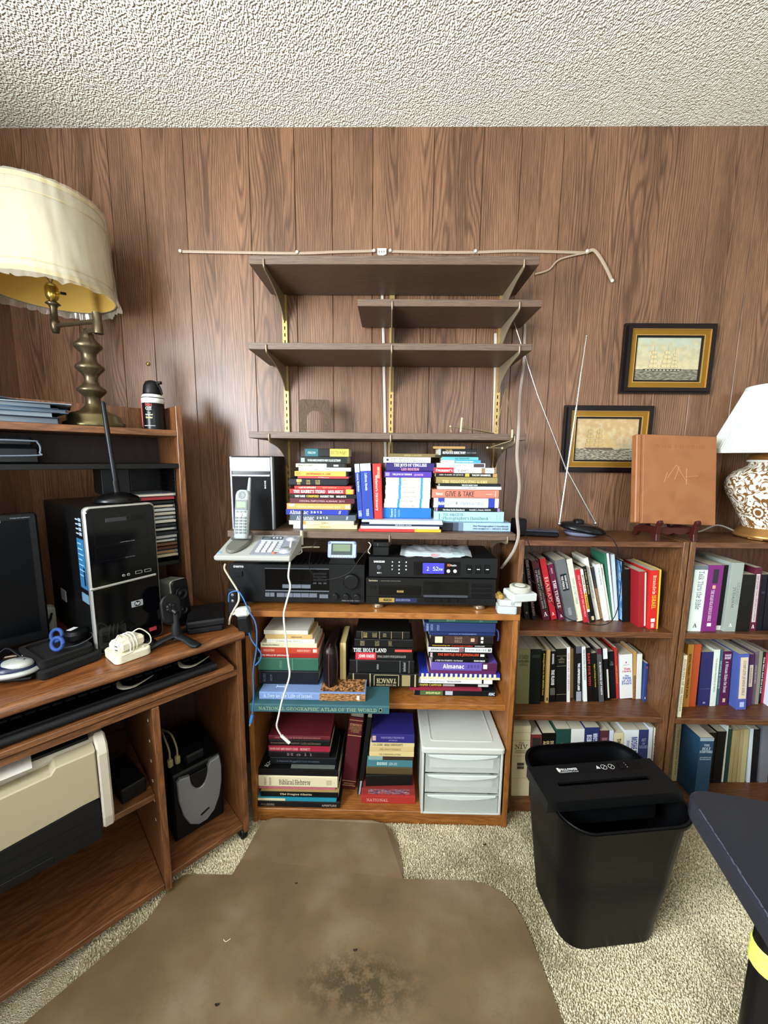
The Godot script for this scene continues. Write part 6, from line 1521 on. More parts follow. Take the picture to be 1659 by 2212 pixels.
	for i in 3:
		q3.call("soft_key", mat("5f6567", 0.4), -0.011 + i * 0.011, 0.083, 0.008, 0.005, 0.0016, 0.002)
		for r in 6:
			q3.call("dial_key", mat("565c5a", 0.45), -0.012 + i * 0.012, 0.064 - r * 0.0092, 0.0095, 0.006, 0.0016, 0.0025)
	q3.call("navigator_key", mat("9ba2a4", 0.35), 0, 0.0725, 0.009, 0.013, 0.002, 0.004)
	s = mb()
	tube(s, [ht * Vector3(0.015, 0.14, -0.004), ht * Vector3(0.0155, 0.156, -0.004), ht * Vector3(0.0165, 0.19, -0.004), ht * Vector3(0.0165, 0.193, -0.004)], [0.0062, 0.0055, 0.0042, 0.002], 12)
	put(s, "antenna", mat("9aa0a0", 0.4), hs)
	# plug-in timer and adapters on the oak bookcase's right corner
	var a1 = thing("white_adapter", "flat white power adapter lying lowest under the timer", "adapter", Vector3(0.388, 0.7903, 0.245), -6.0)
	s = mb()
	prism(s, rrect(0.062, 0.05, 0.008, 4), 0, 0.026, Transform3D(Basis(Vector3.RIGHT, -PI / 2), Vector3.ZERO), 0.003)
	put(s, "case", mat("aab2ae", 0.45), a1)
	var a2 = thing("outlet_tap", "white outlet tap with brass prongs sandwiched beneath the round timer dial", "adapter", Vector3(0.396, 0.8165, 0.243), -4.0)
	bp("case", a2, mat("b6b6b0", 0.45), Vector3(-0.034, 0, -0.025), Vector3(0.036, 0.02, 0.025), 0.003)
	bp("prong", a2, mat("a5884a", 0.35, 0.8), Vector3(-0.044, 0.0202, -0.012), Vector3(-0.018, 0.032, -0.006), 0.001)
	bp("prong", a2, mat("a5884a", 0.35, 0.8), Vector3(-0.044, 0.0202, 0.004), Vector3(-0.018, 0.032, 0.01), 0.001)
	bp("plug_shell", a2, mat("9a7a3a", 0.3), Vector3(-0.036, 0.0202, -0.02), Vector3(-0.022, 0.036, 0.018), 0.004)
	letters("GE", a2, mat("55606a"), Vector3(0.008, 0.01, 0.0252), Vector3.RIGHT, Vector3.UP, 0.012, 0.009, 0)
	var tm = thing("timer_switch", "white plug-in timer with ribbed round dial on the adapters", "timer", Vector3(0.43, 0.8367, 0.243), 12.0)
	bp("case", tm, mat("b9bbb6", 0.45), Vector3(-0.04, 0, -0.036), Vector3(0.042, 0.026, 0.036), 0.003)
	s = mb()
	for i in 40:
		var a := TAU * i / 40
		box(s, Vector3(-0.0012, 0.027, 0.0305), Vector3(0.0012, 0.042, 0.0325), 0.0, Transform3D(Basis(Vector3.UP, a), Vector3.ZERO))
	lathe(s, V2([0, 0.0262, 0.031, 0.0262, 0.031, 0.042, 0.029, 0.0435, 0.0, 0.0435]), 36, Transform3D.IDENTITY, true)
	put(s, "dial", mat("b7b4a6", 0.5), tm)
	s = mb()
	lathe(s, V2([0.0, 0.0438, 0.024, 0.0438, 0.024, 0.0445, 0.021, 0.0448, 0.021, 0.0443, 0, 0.0443]), 30, Transform3D.IDENTITY, true)
	put(s, "dial_ring", mat("7f7c70", 0.5), tm)
	s = mb()
	lathe(s, V2([0.0, 0.0446, 0.017, 0.0446, 0.0165, 0.046, 0, 0.046]), 26, Transform3D.IDENTITY, true)
	put(s, "dial_cap", mat("dedbcc", 0.5), tm)
	# metal bookend on the fourth shelf
	var be = thing("bookend", "brown woodgrain metal bookend with arched cut-out on the fourth shelf", "bookend", Vector3(-0.2633, 1.3692, 0.1), 6.0)
	var arch := PackedVector2Array()
	for q in [[-0.054, 0.0], [-0.054, 0.108], [-0.05, 0.116], [-0.042, 0.119], [0.042, 0.119], [0.05, 0.116], [0.054, 0.108], [0.054, 0.0], [0.028, 0.0]]:
		arch.append(Vector2(q[0], q[1]))
	for i in 13:
		var a := PI * i / 12
		arch.append(Vector2(0.028 * cos(a), 0.055 + 0.026 * sin(a)))
	arch.append(Vector2(-0.028, 0.0))
	s = mb()
	prism(s, arch, -0.0008, 0.0008)
	put(s, "plate", wood("walnut", "9a9060", Vector3(5, 3, 5), 0.35), be)
	bp("foot_plate", be, mat("c9c4b4", 0.4, 0.4), Vector3(-0.028, 0.0002, 0.0012), Vector3(0.028, 0.0014, 0.075))
	# folded wire easel at the right end of the fourth shelf
	var we = thing("wire_easel", "brass wire plate easel tipped over the fourth shelf's right front edge", "easel", Vector3(0.3699, 1.3841, 0.1600))
	var o: Vector3 = we.position
	for w in [
		[Vector3(0.3539, 1.3838, 0.1400), Vector3(0.3822, 1.5213, 0.1300), Vector3(0.3851, 1.5243, 0.1300), Vector3(0.3822, 1.3797, 0.2250), Vector3(0.3803, 1.3674, 0.2380), Vector3(0.3767, 1.3474, 0.2390), Vector3(0.3178, 1.3273, 0.2250)],
		[Vector3(0.3089, 1.3259, 0.2200), Vector3(0.3553, 1.3248, 0.2220)],
		[Vector3(0.3913, 1.3505, 0.2380), Vector3(0.3911, 1.3391, 0.2360), Vector3(0.3912, 1.3286, 0.2000), Vector3(0.3799, 1.3182, 0.1200), Vector3(0.3809, 1.2929, 0.0800)],
		[Vector3(0.2033, 1.3773, 0.1500), Vector3(0.1995, 1.3970, 0.1500), Vector3(0.3475, 1.3767, 0.1300)],
		[Vector3(0.2464, 1.3989, 0.1300), Vector3(0.3470, 1.3754, 0.1500)]]:
		s = mb()
		var line := []
		for p in w:
			line.append((p as Vector3) - o)
		tube(s, line, 0.0016, 7)
		put(s, "wire", mat("8f7f60", 0.35, 0.8), we)
	for w in [[Vector3(0.2372, 1.4215, 0.1500), Vector3(0.2341, 1.3790, 0.1500)], [Vector3(0.3814, 1.3806, 0.2320), Vector3(0.3788, 1.3559, 0.2400)]]:
		s = mb()
		tube(s, [(w[0] as Vector3) - o, (w[1] as Vector3) - o], 0.0034, 8)
		put(s, "tip", mat("cdbf8f", 0.4, 0.3), we)
	for p in [Vector3(0.3089, 1.3259, 0.2200), Vector3(0.3553, 1.3248, 0.2220), Vector3(0.1995, 1.3970, 0.1500), Vector3(0.2372, 1.4230, 0.1500)]:
		s = mb()
		ball(s, (p as Vector3) - o, 0.0036, -1, -1, 10)
		put(s, "tip", mat("cdbf8f", 0.4, 0.3), we)
	# small translucent drawer unit at the bottom of the oak bookcase
	var dr = thing("drawer_unit", "white plastic three-drawer unit at the bottom right of oak bookcase", "drawers", Vector3(0.26, 0.0553, 0.272))
	var wp := mat("c4c4ba", 0.4)
	var wd := 0.135
	var ht2 := 0.262
	for q in [-1.0, 1.0]:
		bp("side_wall", dr, wp, Vector3(q * wd - 0.004, 0, -0.24), Vector3(q * wd + 0.004, ht2 - 0.022, 0), 0.0015)
	bp("back_wall", dr, wp, Vector3(-wd, 0.002, -0.243), Vector3(wd, ht2 - 0.022, -0.2402))
	bp("base", dr, wp, Vector3(-wd + 0.0042, 0, -0.24), Vector3(wd - 0.0042, 0.006, 0), 0.001)
	s = mb()
	prism(s, rrect(2 * wd + 0.014, 0.258, 0.012, 4, 0, 0.124), ht2 - 0.0218, ht2, Transform3D(Basis(Vector3.RIGHT, -PI / 2), Vector3(0, 0, 0.005)), 0.004)
	put(s, "lid", wp, dr)
	s = mb()
	ring_prism(s, rrect(2 * wd - 0.05, 0.19, 0.012, 4, 0, 0.125), rrect(2 * wd - 0.058, 0.182, 0.01, 4, 0, 0.125), ht2 - 0.0005, ht2 + 0.0022, Transform3D(Basis(Vector3.RIGHT, -PI / 2), Vector3(0, 0, 0.005)))
	put(s, "lid_rim", wp, dr)
	var film := clear("dfe2d6", 0.34, 0.3)
	for i in 3:
		var y := 0.008 + i * 0.077
		var f = bp("drawer_front", dr, film, Vector3(-wd + 0.008, y, -0.004), Vector3(wd - 0.008, y + 0.071, -0.001), 0.001)
		s = mb()
		var lip := PackedVector2Array()
		for j in 13:
			var t := -1.0 + j / 6.0
			lip.append(Vector2(t * (wd - 0.02), y + 0.053 + 0.012 * t * t))
		for j in 13:
			var t := 1.0 - j / 6.0
			lip.append(Vector2(t * (wd - 0.016), y + 0.0705))
		prism(s, lip, 0.0005, 0.006, Transform3D.IDENTITY, 0.001)
		put(s, "pull_lip", mat("cfd4cc", 0.4), f)
		bp("drawer_tray", dr, clear("cfd6cc", 0.6, 0.3), Vector3(-wd + 0.009, y, -0.22), Vector3(wd - 0.009, y + 0.003, -0.005))
	for q in [[0.08, 0.112, -0.02], [0.16, 0.2, -0.015], [0.012, 0.02, -0.03]]:
		bp("paper_stack", dr, mat("d6d8d2", 0.8), Vector3(-wd + 0.025, q[0] + 0.009, -0.21), Vector3(wd - 0.025, q[1], q[2]))
	# zipped case and gilt-edged bible standing between the stacks
	var zc = thing("zipped_case", "dark maroon zipped book cover standing upright between the oak bookcase stacks", "book cover", Vector3(-0.1994, 0.4998, 0.255), -2.0)
	rows = []
	for g in [[0.0, 0.012, 0.06], [0.004, 0.019, 0.075], [0.03, 0.0235, 0.085], [0.08, 0.0245, 0.085], [0.13, 0.0225, 0.085], [0.15, 0.018, 0.078], [0.157, 0.01, 0.06]]:
		var row := []
		for p in rrect(g[1] * 2, g[2] * 2, g[1] * 0.85, 5):
			row.append(Vector3(p.x, g[0], p.y - 0.088))
		rows.append(row)
	s = mb()
	skin(s, rows, func(m): return Vector3(0, m.y, -0.088))
	put(s, "leather_cover", mat("12080a", 0.33), zc)
	s = mb()
	tube(s, curve([Vector3(0, 0.004, -0.006), Vector3(0.0, 0.05, 0.0), Vector3(0, 0.11, 0.0), Vector3(0, 0.15, -0.012), Vector3(0, 0.1575, -0.03)], 4), 0.0022, 6)
	put(s, "zipper", mat("4a2f2c", 0.4), zc)
	var gb = thing("gilt_bible", "upright black bible turned with its gilt page edges outward", "book", Vector3(-0.1583, 0.483, 0.2), 0.0)
	bp("cover", gb, mat("080706", 0.5), Vector3(-0.0125, 0, -0.14), Vector3(-0.0105, 0.168, 0.002), 0.0006)
	bp("cover", gb, mat("080706", 0.5), Vector3(0.0105, 0, -0.14), Vector3(0.0125, 0.168, 0.002), 0.0006)
	bp("spine", gb, mat("080706", 0.5), Vector3(-0.0125, 0, -0.144), Vector3(0.0125, 0.168, -0.1402), 0.0006)
	bp("pages", gb, mat("b39a5c", 0.55), Vector3(-0.0104, 0.003, -0.14), Vector3(-0.001, 0.165, -0.002))
	bp("pages", gb, mat("c0ab74", 0.55), Vector3(-0.0008, 0.003, -0.14), Vector3(0.0104, 0.165, -0.003))

# ---------------------------------------------------------------- on and in the desk
func build_desk_things():
	var black := mat("060607", 0.3)
	var gloss := mat("030305", 0.08, 0.0, 0.35)
	var soft := mat("09090a", 0.6)
	var T := 0.7455
	var s := mb()
	# computer tower
	var pc = on_desk("computer_tower", "glossy black computer tower with silver front rim on the desk", "computer", Vector3(-0.271, T, -0.136), 8.0)
	bp("case", pc, mat("060708", 0.4), Vector3(-0.083, 0.006, -0.40), Vector3(0.083, 0.402, -0.016), 0.003)
	s = mb()
	prism(s, rrect(0.172, 0.408, 0.014, 5, 0, 0.206), -0.02, 0.002, Transform3D.IDENTITY, 0.004)
	put(s, "silver_rim", mat("a9a6a0", 0.35, 0.6), pc)
	s = mb()
	prism(s, rrect(0.164, 0.4, 0.012, 5, 0, 0.206), 0.0, 0.0045, Transform3D.IDENTITY, 0.002)
	put(s, "front_cover", gloss, pc)
	for q in [[0.305, 0.352, 0.0052], [0.262, 0.302, 0.0052], [0.352, 0.388, 0.0052]]:
		s = mb()
		ring_prism(s, rrect(0.128, q[1] - q[0], 0.004, 3, -0.004, (q[0] + q[1]) / 2), rrect(0.1265, q[1] - q[0] - 0.0015, 0.0035, 3, -0.004, (q[0] + q[1]) / 2), 0.0044, q[2])
		put(s, "drive_door_edge", mat("0c0d0f", 0.2), pc)
	bp("card_reader", pc, mat("3a3a3c", 0.3, 0.5), Vector3(-0.04, 0.366, 0.004), Vector3(0.01, 0.377, 0.0062), 0.001)
	bp("card_slot", pc, mat("010101", 0.3), Vector3(0.02, 0.362, 0.004), Vector3(0.055, 0.38, 0.0052), 0.001)
	s = mb()
	box(s, Vector3(-0.082, 0.1905, 0.003), Vector3(0.082, 0.1965, 0.009), 0.002, Transform3D(Basis(Vector3.BACK, deg_to_rad(2)), Vector3.ZERO))
	put(s, "silver_strip", mat("b0aeaa", 0.3, 0.7), pc)
	s = mb()
	prism(s, rrect(0.03, 0.018, 0.002, 3, 0.02, 0.122), 0.004, 0.0056, Transform3D.IDENTITY, 0.0004)
	put(s, "badge", mat("a7abb2", 0.35, 0.5), pc)
	s = mb()
	lathe(s, V2([0, 0.0006, 0.0078, 0.0006, 0.0078, 0, 0, 0]), 20, Transform3D(Basis(Vector3.RIGHT, PI / 2), Vector3(0.02, 0.122, 0.0056)), true)
	put(s, "badge_disc", mat("08090a", 0.4), pc)
	letters("hp", pc, mat("c9ccd2", 0.4), Vector3(0.02, 0.122, 0.0063), Vector3.RIGHT, Vector3(0.15, 1, 0), 0.0105, 0.011, 1, "badge_letters")
	for q in [-0.008, 0.004]:
		s = mb()
		lathe(s, V2([0.0016, 0.0012, 0.0036, 0.0012, 0.004, 0, 0.0016, 0]), 14, Transform3D(Basis(Vector3.RIGHT, PI / 2), Vector3(q, 0.212, 0.0045)), true)
		put(s, "audio_jack", mat("9a9a96", 0.3, 0.6), pc)
	for q in [0.03, 0.054]:
		s = mb()
		ring_prism(s, rrect(0.018, 0.009, 0.002, 3, q, 0.213), rrect(0.015, 0.006, 0.001, 3, q, 0.213), 0.0044, 0.0058)
		put(s, "port_frame", mat("6a6a68", 0.4), pc)
	letters("Expansion Bay", pc, mat("8a8d94", 0.4), Vector3(0.012, 0.262, 0.0047), Vector3.RIGHT, Vector3.UP, 0.024, 0.003, 0)
	letters("SuperMulti DVD", pc, mat("8a8d94", 0.4), Vector3(0.008, 0.307, 0.0047), Vector3.RIGHT, Vector3.UP, 0.036, 0.003, 0)
	bp("red_sticker", pc, mat("a8323a", 0.5), Vector3(0.046, 0.026, 0.0042), Vector3(0.066, 0.037, 0.0052))
	# printed stickers on the side
	bp("blue_sticker", pc, mat("295f86", 0.35), Vector3(-0.0842, 0.18, -0.085), Vector3(-0.0828, 0.32, -0.03))
	bp("pale_sticker", pc, mat("5f7f90", 0.35), Vector3(-0.0842, 0.14, -0.085), Vector3(-0.0828, 0.165, -0.03))
	for i in 7:
		bp("sticker_line", pc, mat("7fa4ba", 0.5), Vector3(-0.0845, 0.305 - i * 0.015, -0.08), Vector3(-0.084, 0.308 - i * 0.015, -0.05 + 0.006 * (i % 3)))
	bp("sticker_device", pc, mat("0a0f14", 0.4), Vector3(-0.0845, 0.19, -0.05), Vector3(-0.084, 0.24, -0.038))
	for i in 4:
		bp("label_line", pc, mat("8f989f", 0.5), Vector3(-0.0845, 0.332 + i * 0.013, -0.08), Vector3(-0.084, 0.336 + i * 0.013, -0.058))
		bp("label_box", pc, mat("7f90a0", 0.5), Vector3(-0.0845, 0.330 + i * 0.013, -0.054), Vector3(-0.084, 0.339 + i * 0.013, -0.034))
	bp("white_sticker", pc, mat("a8aaa6", 0.5), Vector3(-0.0842, 0.095, -0.30), Vector3(-0.0828, 0.13, -0.25))
	# aerial on the tower
	var ae = on_desk("desk_antenna", "tall black rod antenna on a round base atop the computer tower", "antenna", Vector3(-0.265, T + 0.4125, -0.205))
	s = mb()
	lathe(s, V2([0, 0.0, 0.058, 0, 0.06, 0.004, 0.052, 0.014, 0.03, 0.024, 0.01, 0.028, 0, 0.028]), 32)
	put(s, "base", mat("060607", 0.3), ae)
	s = mb()
	tube(s, [Vector3(0, 0.026, 0), Vector3(-0.001, 0.06, 0)], 0.0085, 12)
	put(s, "hinge", mat("0a0a0c", 0.4), ae)
	s = mb()
	tube(s, [Vector3(-0.001, 0.055, 0), Vector3(-0.014, 0.275, 0), Vector3(-0.0145, 0.28, 0)], [0.0075, 0.006, 0.003], 12)
	put(s, "rod", mat("0d0e12", 0.35), ae)
	# monitor
	var mo = on_desk("monitor", "dark flat computer monitor cut off by the left edge", "monitor", Vector3(-0.66, T, -0.25))
	s = mb()
	prism(s, rrect(0.44, 0.352, 0.006, 3, 0, 0.214), -0.05, 0.0, Transform3D.IDENTITY, 0.004)
	put(s, "housing", mat("050607", 0.35), mo)
	bp("screen", mo, mat("010205", 0.3, 0.0, 0.25), Vector3(-0.203, 0.066, -0.001), Vector3(0.203, 0.376, 0.0012))
	bp("stand_neck", mo, black, Vector3(-0.04, 0.012, -0.1), Vector3(0.04, 0.16, -0.0505), 0.003)
	s = mb()
	lathe(s, V2([0, 0.012, 0.1, 0.01, 0.12, 0.004, 0.12, 0, 0, 0]), 28, Transform3D(Basis.IDENTITY, Vector3(0, 0, -0.09)))
	put(s, "stand_foot", black, mo)
	letters("HDMI", mo, mat("9aa2b0", 0.5), Vector3(0.142, 0.374, 0.0014), Vector3.RIGHT, Vector3.UP, 0.016, 0.005, 0)
	letters("Integrated speakers", mo, mat("8a92a0", 0.5), Vector3(0.187, 0.381, 0.0006), Vector3.RIGHT, Vector3.UP, 0.038, 0.004, 0)
	# small desk speaker
	var sk = on_desk("desk_speaker", "small silver desk speaker with black front beside the computer tower", "speaker", Vector3(-0.117, T, -0.172), 16.0)
	s = mb()
	prism(s, rrect(0.058, 0.15, 0.012, 4, 0, 0.0765), -0.075, -0.004, Transform3D(Basis(Vector3.RIGHT, deg_to_rad(-6)), Vector3(0, 0.003, 0)), 0.004)
	put(s, "body", mat("8d8b82", 0.4, 0.4), sk)
	s = mb()
	prism(s, rrect(0.054, 0.146, 0.011, 4, 0, 0.0765), -0.006, 0.003, Transform3D(Basis(Vector3.RIGHT, deg_to_rad(-6)), Vector3(0, 0.003, 0)), 0.003)
	put(s, "front", mat("050506", 0.3), sk)
	for q in [[0.108, 0.019], [0.055, 0.013]]:
		s = mb()
		lathe(s, V2([0, 0.003, q[1] * 0.4, 0.0025, q[1] * 0.5, 0.0, q[1] * 0.85, 0.004, q[1], 0.005, q[1] * 1.1, 0.003, q[1] * 1.1, 0]), 22, Transform3D(Basis(Vector3.RIGHT, deg_to_rad(84)), Vector3(0, q[0], 0.003 - q[0] * 0.1)))
		put(s, "cone", mat("0f0f12", 0.3), sk)
	# tripod mount with a padded plate
	var tp = on_desk("tripod_mount", "black three-legged mount with tilted oval plate in front of tower", "stand", Vector3(-0.172, T, -0.068), 10.0)
	for i in 3:
		var a := TAU * (i + 0.12) / 3
		s = mb()
		var d := Vector3(sin(a), 0, cos(a))
		tube(s, [Vector3(0, 0.022, 0) + d * 0.006, d * 0.035 + Vector3(0, 0.016, 0), d * 0.068 + Vector3(0, 0.0052, 0), d * 0.085 + Vector3(0, 0.0048, 0)], [0.015, 0.013, 0.016, 0.011], 8, 0.42)
		put(s, "leg", soft, tp)
	s = mb()
	tube(s, [Vector3(0, 0.012, 0), Vector3(0, 0.05, 0), Vector3(0.002, 0.062, 0), Vector3(0.004, 0.09, -0.002)], [0.014, 0.012, 0.008, 0.009], 12)
	put(s, "post", soft, tp)
	s = mb()
	var pt := Transform3D(Basis(Vector3.RIGHT, deg_to_rad(-8)), Vector3(-0.004, 0.102, -0.012))
	prism(s, rrect(0.056, 0.085, 0.024, 6), -0.009, 0.003, pt, 0.003)
	put(s, "plate", mat("0b0b0c", 0.5), tp)
	s = mb()
	for i in 3:
		box(s, Vector3(-0.005, -0.013, 0.004), Vector3(0.005, 0.013, 0.016), 0.003, pt * Transform3D(Basis(Vector3.BACK, PI * i / 3), Vector3(-0.006, 0.006, 0)))
	tube(s, [pt * Vector3(-0.006, 0.006, 0.002), pt * Vector3(0.002, -0.012, 0.022)], 0.006, 10)
	put(s, "knob", mat("111112", 0.45), tp)
	# black case by the desk's right end
	var bc = on_desk("black_case", "flat black zipped case at the desk's right end", "case", Vector3(-0.06, T, -0.135), -22.0)
	bp("lower_shell", bc, mat("070708", 0.6), Vector3(-0.052, 0, -0.075), Vector3(0.05, 0.02, 0.07), 0.006)
	bp("lid", bc, mat("0b0b0d", 0.45), Vector3(-0.056, 0.0202, -0.08), Vector3(0.056, 0.042, 0.075), 0.006)
	# white media box with charger and lead
	var mbx = on_desk("media_box", "flat white square media box at the desk's front edge", "media box", Vector3(-0.292, T, -0.082), 8.0)
	s = mb()
	prism(s, rrect(0.088, 0.09, 0.014, 5), 0, 0.021, Transform3D(Basis(Vector3.RIGHT, -PI / 2), Vector3.ZERO), 0.002)
	put(s, "case", mat("d8d0b4", 0.4), mbx)
	var chg = on_desk("white_charger", "white wall charger with wound lead lying on the media box", "charger", Vector3(-0.292, T + 0.0213, -0.082), 24.0)
	bp("block", chg, mat("e0d9c0", 0.4), Vector3(-0.036, 0, -0.026), Vector3(0.036, 0.03, 0.026), 0.008)
	for q in [0.008, 0.018]:
		bp("socket_slot", chg, mat("3a3a36", 0.5), Vector3(-0.0365, q, 0.004), Vector3(-0.0355, q + 0.003, 0.014))
	for i in 3:
		s = mb()
		var c := -0.012 + i * 0.009
		tube(s, curve([Vector3(c - 0.004, 0.001, 0.033), Vector3(c, 0.018, 0.0305), Vector3(c + 0.004, 0.036, 0.012), Vector3(c + 0.004, 0.037, -0.012), Vector3(c, 0.02, -0.031), Vector3(c, 0.002, -0.032)], 5), 0.0017, 7)
		put(s, "lead", mat("dcd6be", 0.45), chg)
	for q in [[-0.05, 0.04], [0.05, 0.035]]:
		s = mb()
		tube(s, curve([Vector3(q[0] * 0.25, 0.034, 0.0), Vector3(q[0] * 0.6, q[1] + 0.008, 0.01), Vector3(q[0], 0.02, 0.02), Vector3(q[0] * 0.85, 0.002, 0.034), Vector3(q[0] * 0.3, 0.003, 0.04)], 6), 0.0017, 7)
		put(s, "lead", mat("dcd6be", 0.45), chg)
	# black foam tray with headset
	var ft = on_desk("foam_tray", "square dark grey foam tray with stepped edge on the desk", "tray", Vector3(-0.430, T, -0.168), 14.0)
	var fm := mat("0f0e0c", 0.9)
	var lay := Transform3D(Basis(Vector3.RIGHT, -PI / 2), Vector3.ZERO)
	s = mb()
	prism(s, rrect(0.135, 0.17, 0.016, 5), 0, 0.022, lay, 0.003)
	put(s, "lower_block", fm, ft)
	s = mb()
	prism(s, rrect(0.118, 0.15, 0.014, 5, -0.004, 0.004), 0.0222, 0.034, lay, 0.002)
	put(s, "upper_block", fm, ft)
	s = mb()
	ring_prism(s, rrect(0.116, 0.148, 0.013, 5, -0.004, 0.004), rrect(0.094, 0.126, 0.01, 5, -0.004, 0.004), 0.0342, 0.042, lay)
	put(s, "rim", fm, ft)
	var hd = on_desk("headphones", "folded black headphones with blue ear rings in the foam tray", "headphones", Vector3(-0.410, T + 0.0425, -0.165), 14.0)
	s = mb()
	prism(s, rrect(0.06, 0.044, 0.02, 6), 0, 0.03, Transform3D(Basis(Vector3.UP, 0.4) * Basis(Vector3.RIGHT, -PI / 2), Vector3(0.024, 0, -0.005)), 0.008)
	put(s, "pouch", mat("050505", 0.4), hd)
	s = mb()
	box(s, Vector3(0.012, 0.0301, -0.016), Vector3(0.034, 0.0306, -0.002), 0.0, Transform3D(Basis(Vector3.UP, 0.4), Vector3.ZERO))
	put(s, "white_tag", mat("c9c9c6", 0.6), hd)
	for q in [Vector3(-0.014, 0.022, -0.028), Vector3(-0.03, 0.018, 0.022)]:
		s = mb()
		var ringpts := []
		for i in 21:
			var a := TAU * i / 20
			ringpts.append(q + Vector3(0.004 * sin(a), 0.015 * sin(a), 0.015 * cos(a)).rotated(Vector3.UP, 0.5))
		tube(s, ringpts, 0.0048, 8)
		put(s, "blue_ear_ring", mat("2a4480", 0.6), hd)
	s = mb()
	tube(s, curve([Vector3(-0.03, 0.004, 0.022), Vector3(0.005, 0.004, 0.04), Vector3(0.04, 0.01, 0.035), Vector3(0.05, 0.014, 0.01), Vector3(0.03, 0.008, -0.02)], 6), 0.0016, 7)
	put(s, "wire", mat("3a3c42", 0.3), hd)
	# mouse and its coiled lead
	var ms = on_desk("computer_mouse", "silver and dark blue computer mouse resting on its cradle, front left", "mouse", Vector3(-0.522, T, -0.128), -35.0)
	s = mb()
	tube(s, [Vector3(-0.055, 0.0085, 0.005), Vector3(-0.02, 0.009, 0), Vector3(0.03, 0.009, 0), Vector3(0.05, 0.0085, 0.004)], [0.012, 0.02, 0.02, 0.012], 10, 0.42)
	put(s, "cradle", mat("09090a", 0.45), ms)
	s = mb()
	ball(s, Vector3(-0.005, 0.026, 0), 0.066, 0.013, 0.042, 26)
	put(s, "silver_skirt", mat("a8aaa4", 0.35, 0.4), ms)
	s = mb()
	ball(s, Vector3(-0.003, 0.031, 0), 0.055, 0.019, 0.035, 26)
	put(s, "blue_shell", mat("161d38", 0.25), ms)
	s = mb()
	ball(s, Vector3(0.012, 0.0405, 0.002), 0.036, 0.0145, 0.024, 24)
	put(s, "silver_top", mat("a9aaa2", 0.35, 0.3), ms)
	s = mb()
	tube(s, [Vector3(0.014, 0.053, 0.002), Vector3(0.03, 0.0505, 0.002)], 0.005, 10)
	put(s, "wheel", mat("5b5e60", 0.4), ms)
	var cl = on_desk("coiled_lead", "dark blue lead coiled and tied with white tie beside the mouse", "cable", Vector3(-0.515, T, -0.215), -30.0)
	s = mb()
	for i in 5:
		var r := 0.006 * i
		tube(s, curve([Vector3(-0.05, 0.004 + i * 0.003, -0.02 + r), Vector3(-0.02, 0.03 + i * 0.004, -0.03 + r), Vector3(0.02, 0.022 + i * 0.002, -0.01 + r), Vector3(0.06, 0.008 + i * 0.002, 0.0 + r), Vector3(0.09, 0.005, 0.008 + r * 0.5)], 6), 0.0026, 7)
	put(s, "loops", mat("090a12", 0.4), cl)
	s = mb()
	tube(s, curve([Vector3(0.022, 0.004, -0.016), Vector3(0.022, 0.03, -0.014), Vector3(0.024, 0.034, 0.004), Vector3(0.024, 0.024, 0.02), Vector3(0.03, 0.036, 0.006)], 4), 0.0022, 6)
	put(s, "white_tie", mat("c9c9c4", 0.5), cl)
	# pen
	var pn = on_desk("metal_pen", "slim silver pen lying left of the coiled lead", "pen", Vector3(-0.545, T + 0.0042, -0.285), -22.0)
	s = mb()
	tube(s, [Vector3(-0.06, 0, 0), Vector3(0.045, 0, 0), Vector3(0.052, 0, 0), Vector3(0.06, 0, 0)], [0.004, 0.004, 0.0032, 0.001], 10)
	put(s, "barrel", mat("b9a99a", 0.3, 0.8), pn)
	# white plug and black leads behind
	var wpg = on_desk("white_plug_block", "white plug block with black leads between the monitor and tower", "plug", Vector3(-0.445, T, -0.42))
	bp("block", wpg, mat("b7b3a4", 0.5), Vector3(-0.03, 0, -0.025), Vector3(0.03, 0.08, 0.02), 0.008)
	for i in 3:
		s = mb()
		tube(s, curve([Vector3(0.02 - i * 0.02, 0.06 - i * 0.012, 0.02), Vector3(0.01 - i * 0.02, 0.045, 0.05), Vector3(-0.02 - i * 0.015, 0.006, 0.06), Vector3(-0.06 - i * 0.01, 0.005, 0.03), Vector3(-0.1, 0.005, 0.09 - i * 0.03)], 6), 0.0034, 7)
		put(s, "lead", mat("070708", 0.5), wpg)
	# low black puck behind the charger
	var pk = on_desk("black_puck", "round black dome between the white charger and tower", "puck", Vector3(-0.285, T, -0.112 + 0.02), 0.0)
	pk.position = desk_world(Vector3(-0.24, T, -0.085))
	s = mb()
	lathe(s, V2([0, 0, 0.02, 0, 0.021, 0.004, 0.017, 0.02, 0.008, 0.026, 0, 0.027]), 22)
	put(s, "dome", mat("060708", 0.45), pk)
	# keyboard on the pull-out tray
	var kb = on_desk("keyboard", "long black keyboard with silver accents on the pull-out tray", "keyboard", Vector3(-0.41, 0.6432, -0.14))
	bp("body", kb, mat("040405", 0.4), Vector3(-0.37, 0, -0.13), Vector3(0.33, 0.018, 0.10), 0.004)
	s = mb()
	tube(s, [Vector3(-0.37, 0.012, 0.118), Vector3(0.33, 0.012, 0.118)], 0.011, 12)
	put(s, "wrist_rest", mat("0b0b0c", 0.55), kb)
	for r in 5:
		for c in 26:
			bp("key", kb, mat("050506", 0.5), Vector3(-0.355 + c * 0.0255, 0.018, -0.118 + r * 0.034), Vector3(-0.333 + c * 0.0255, 0.025, -0.09 + r * 0.034), 0.002)
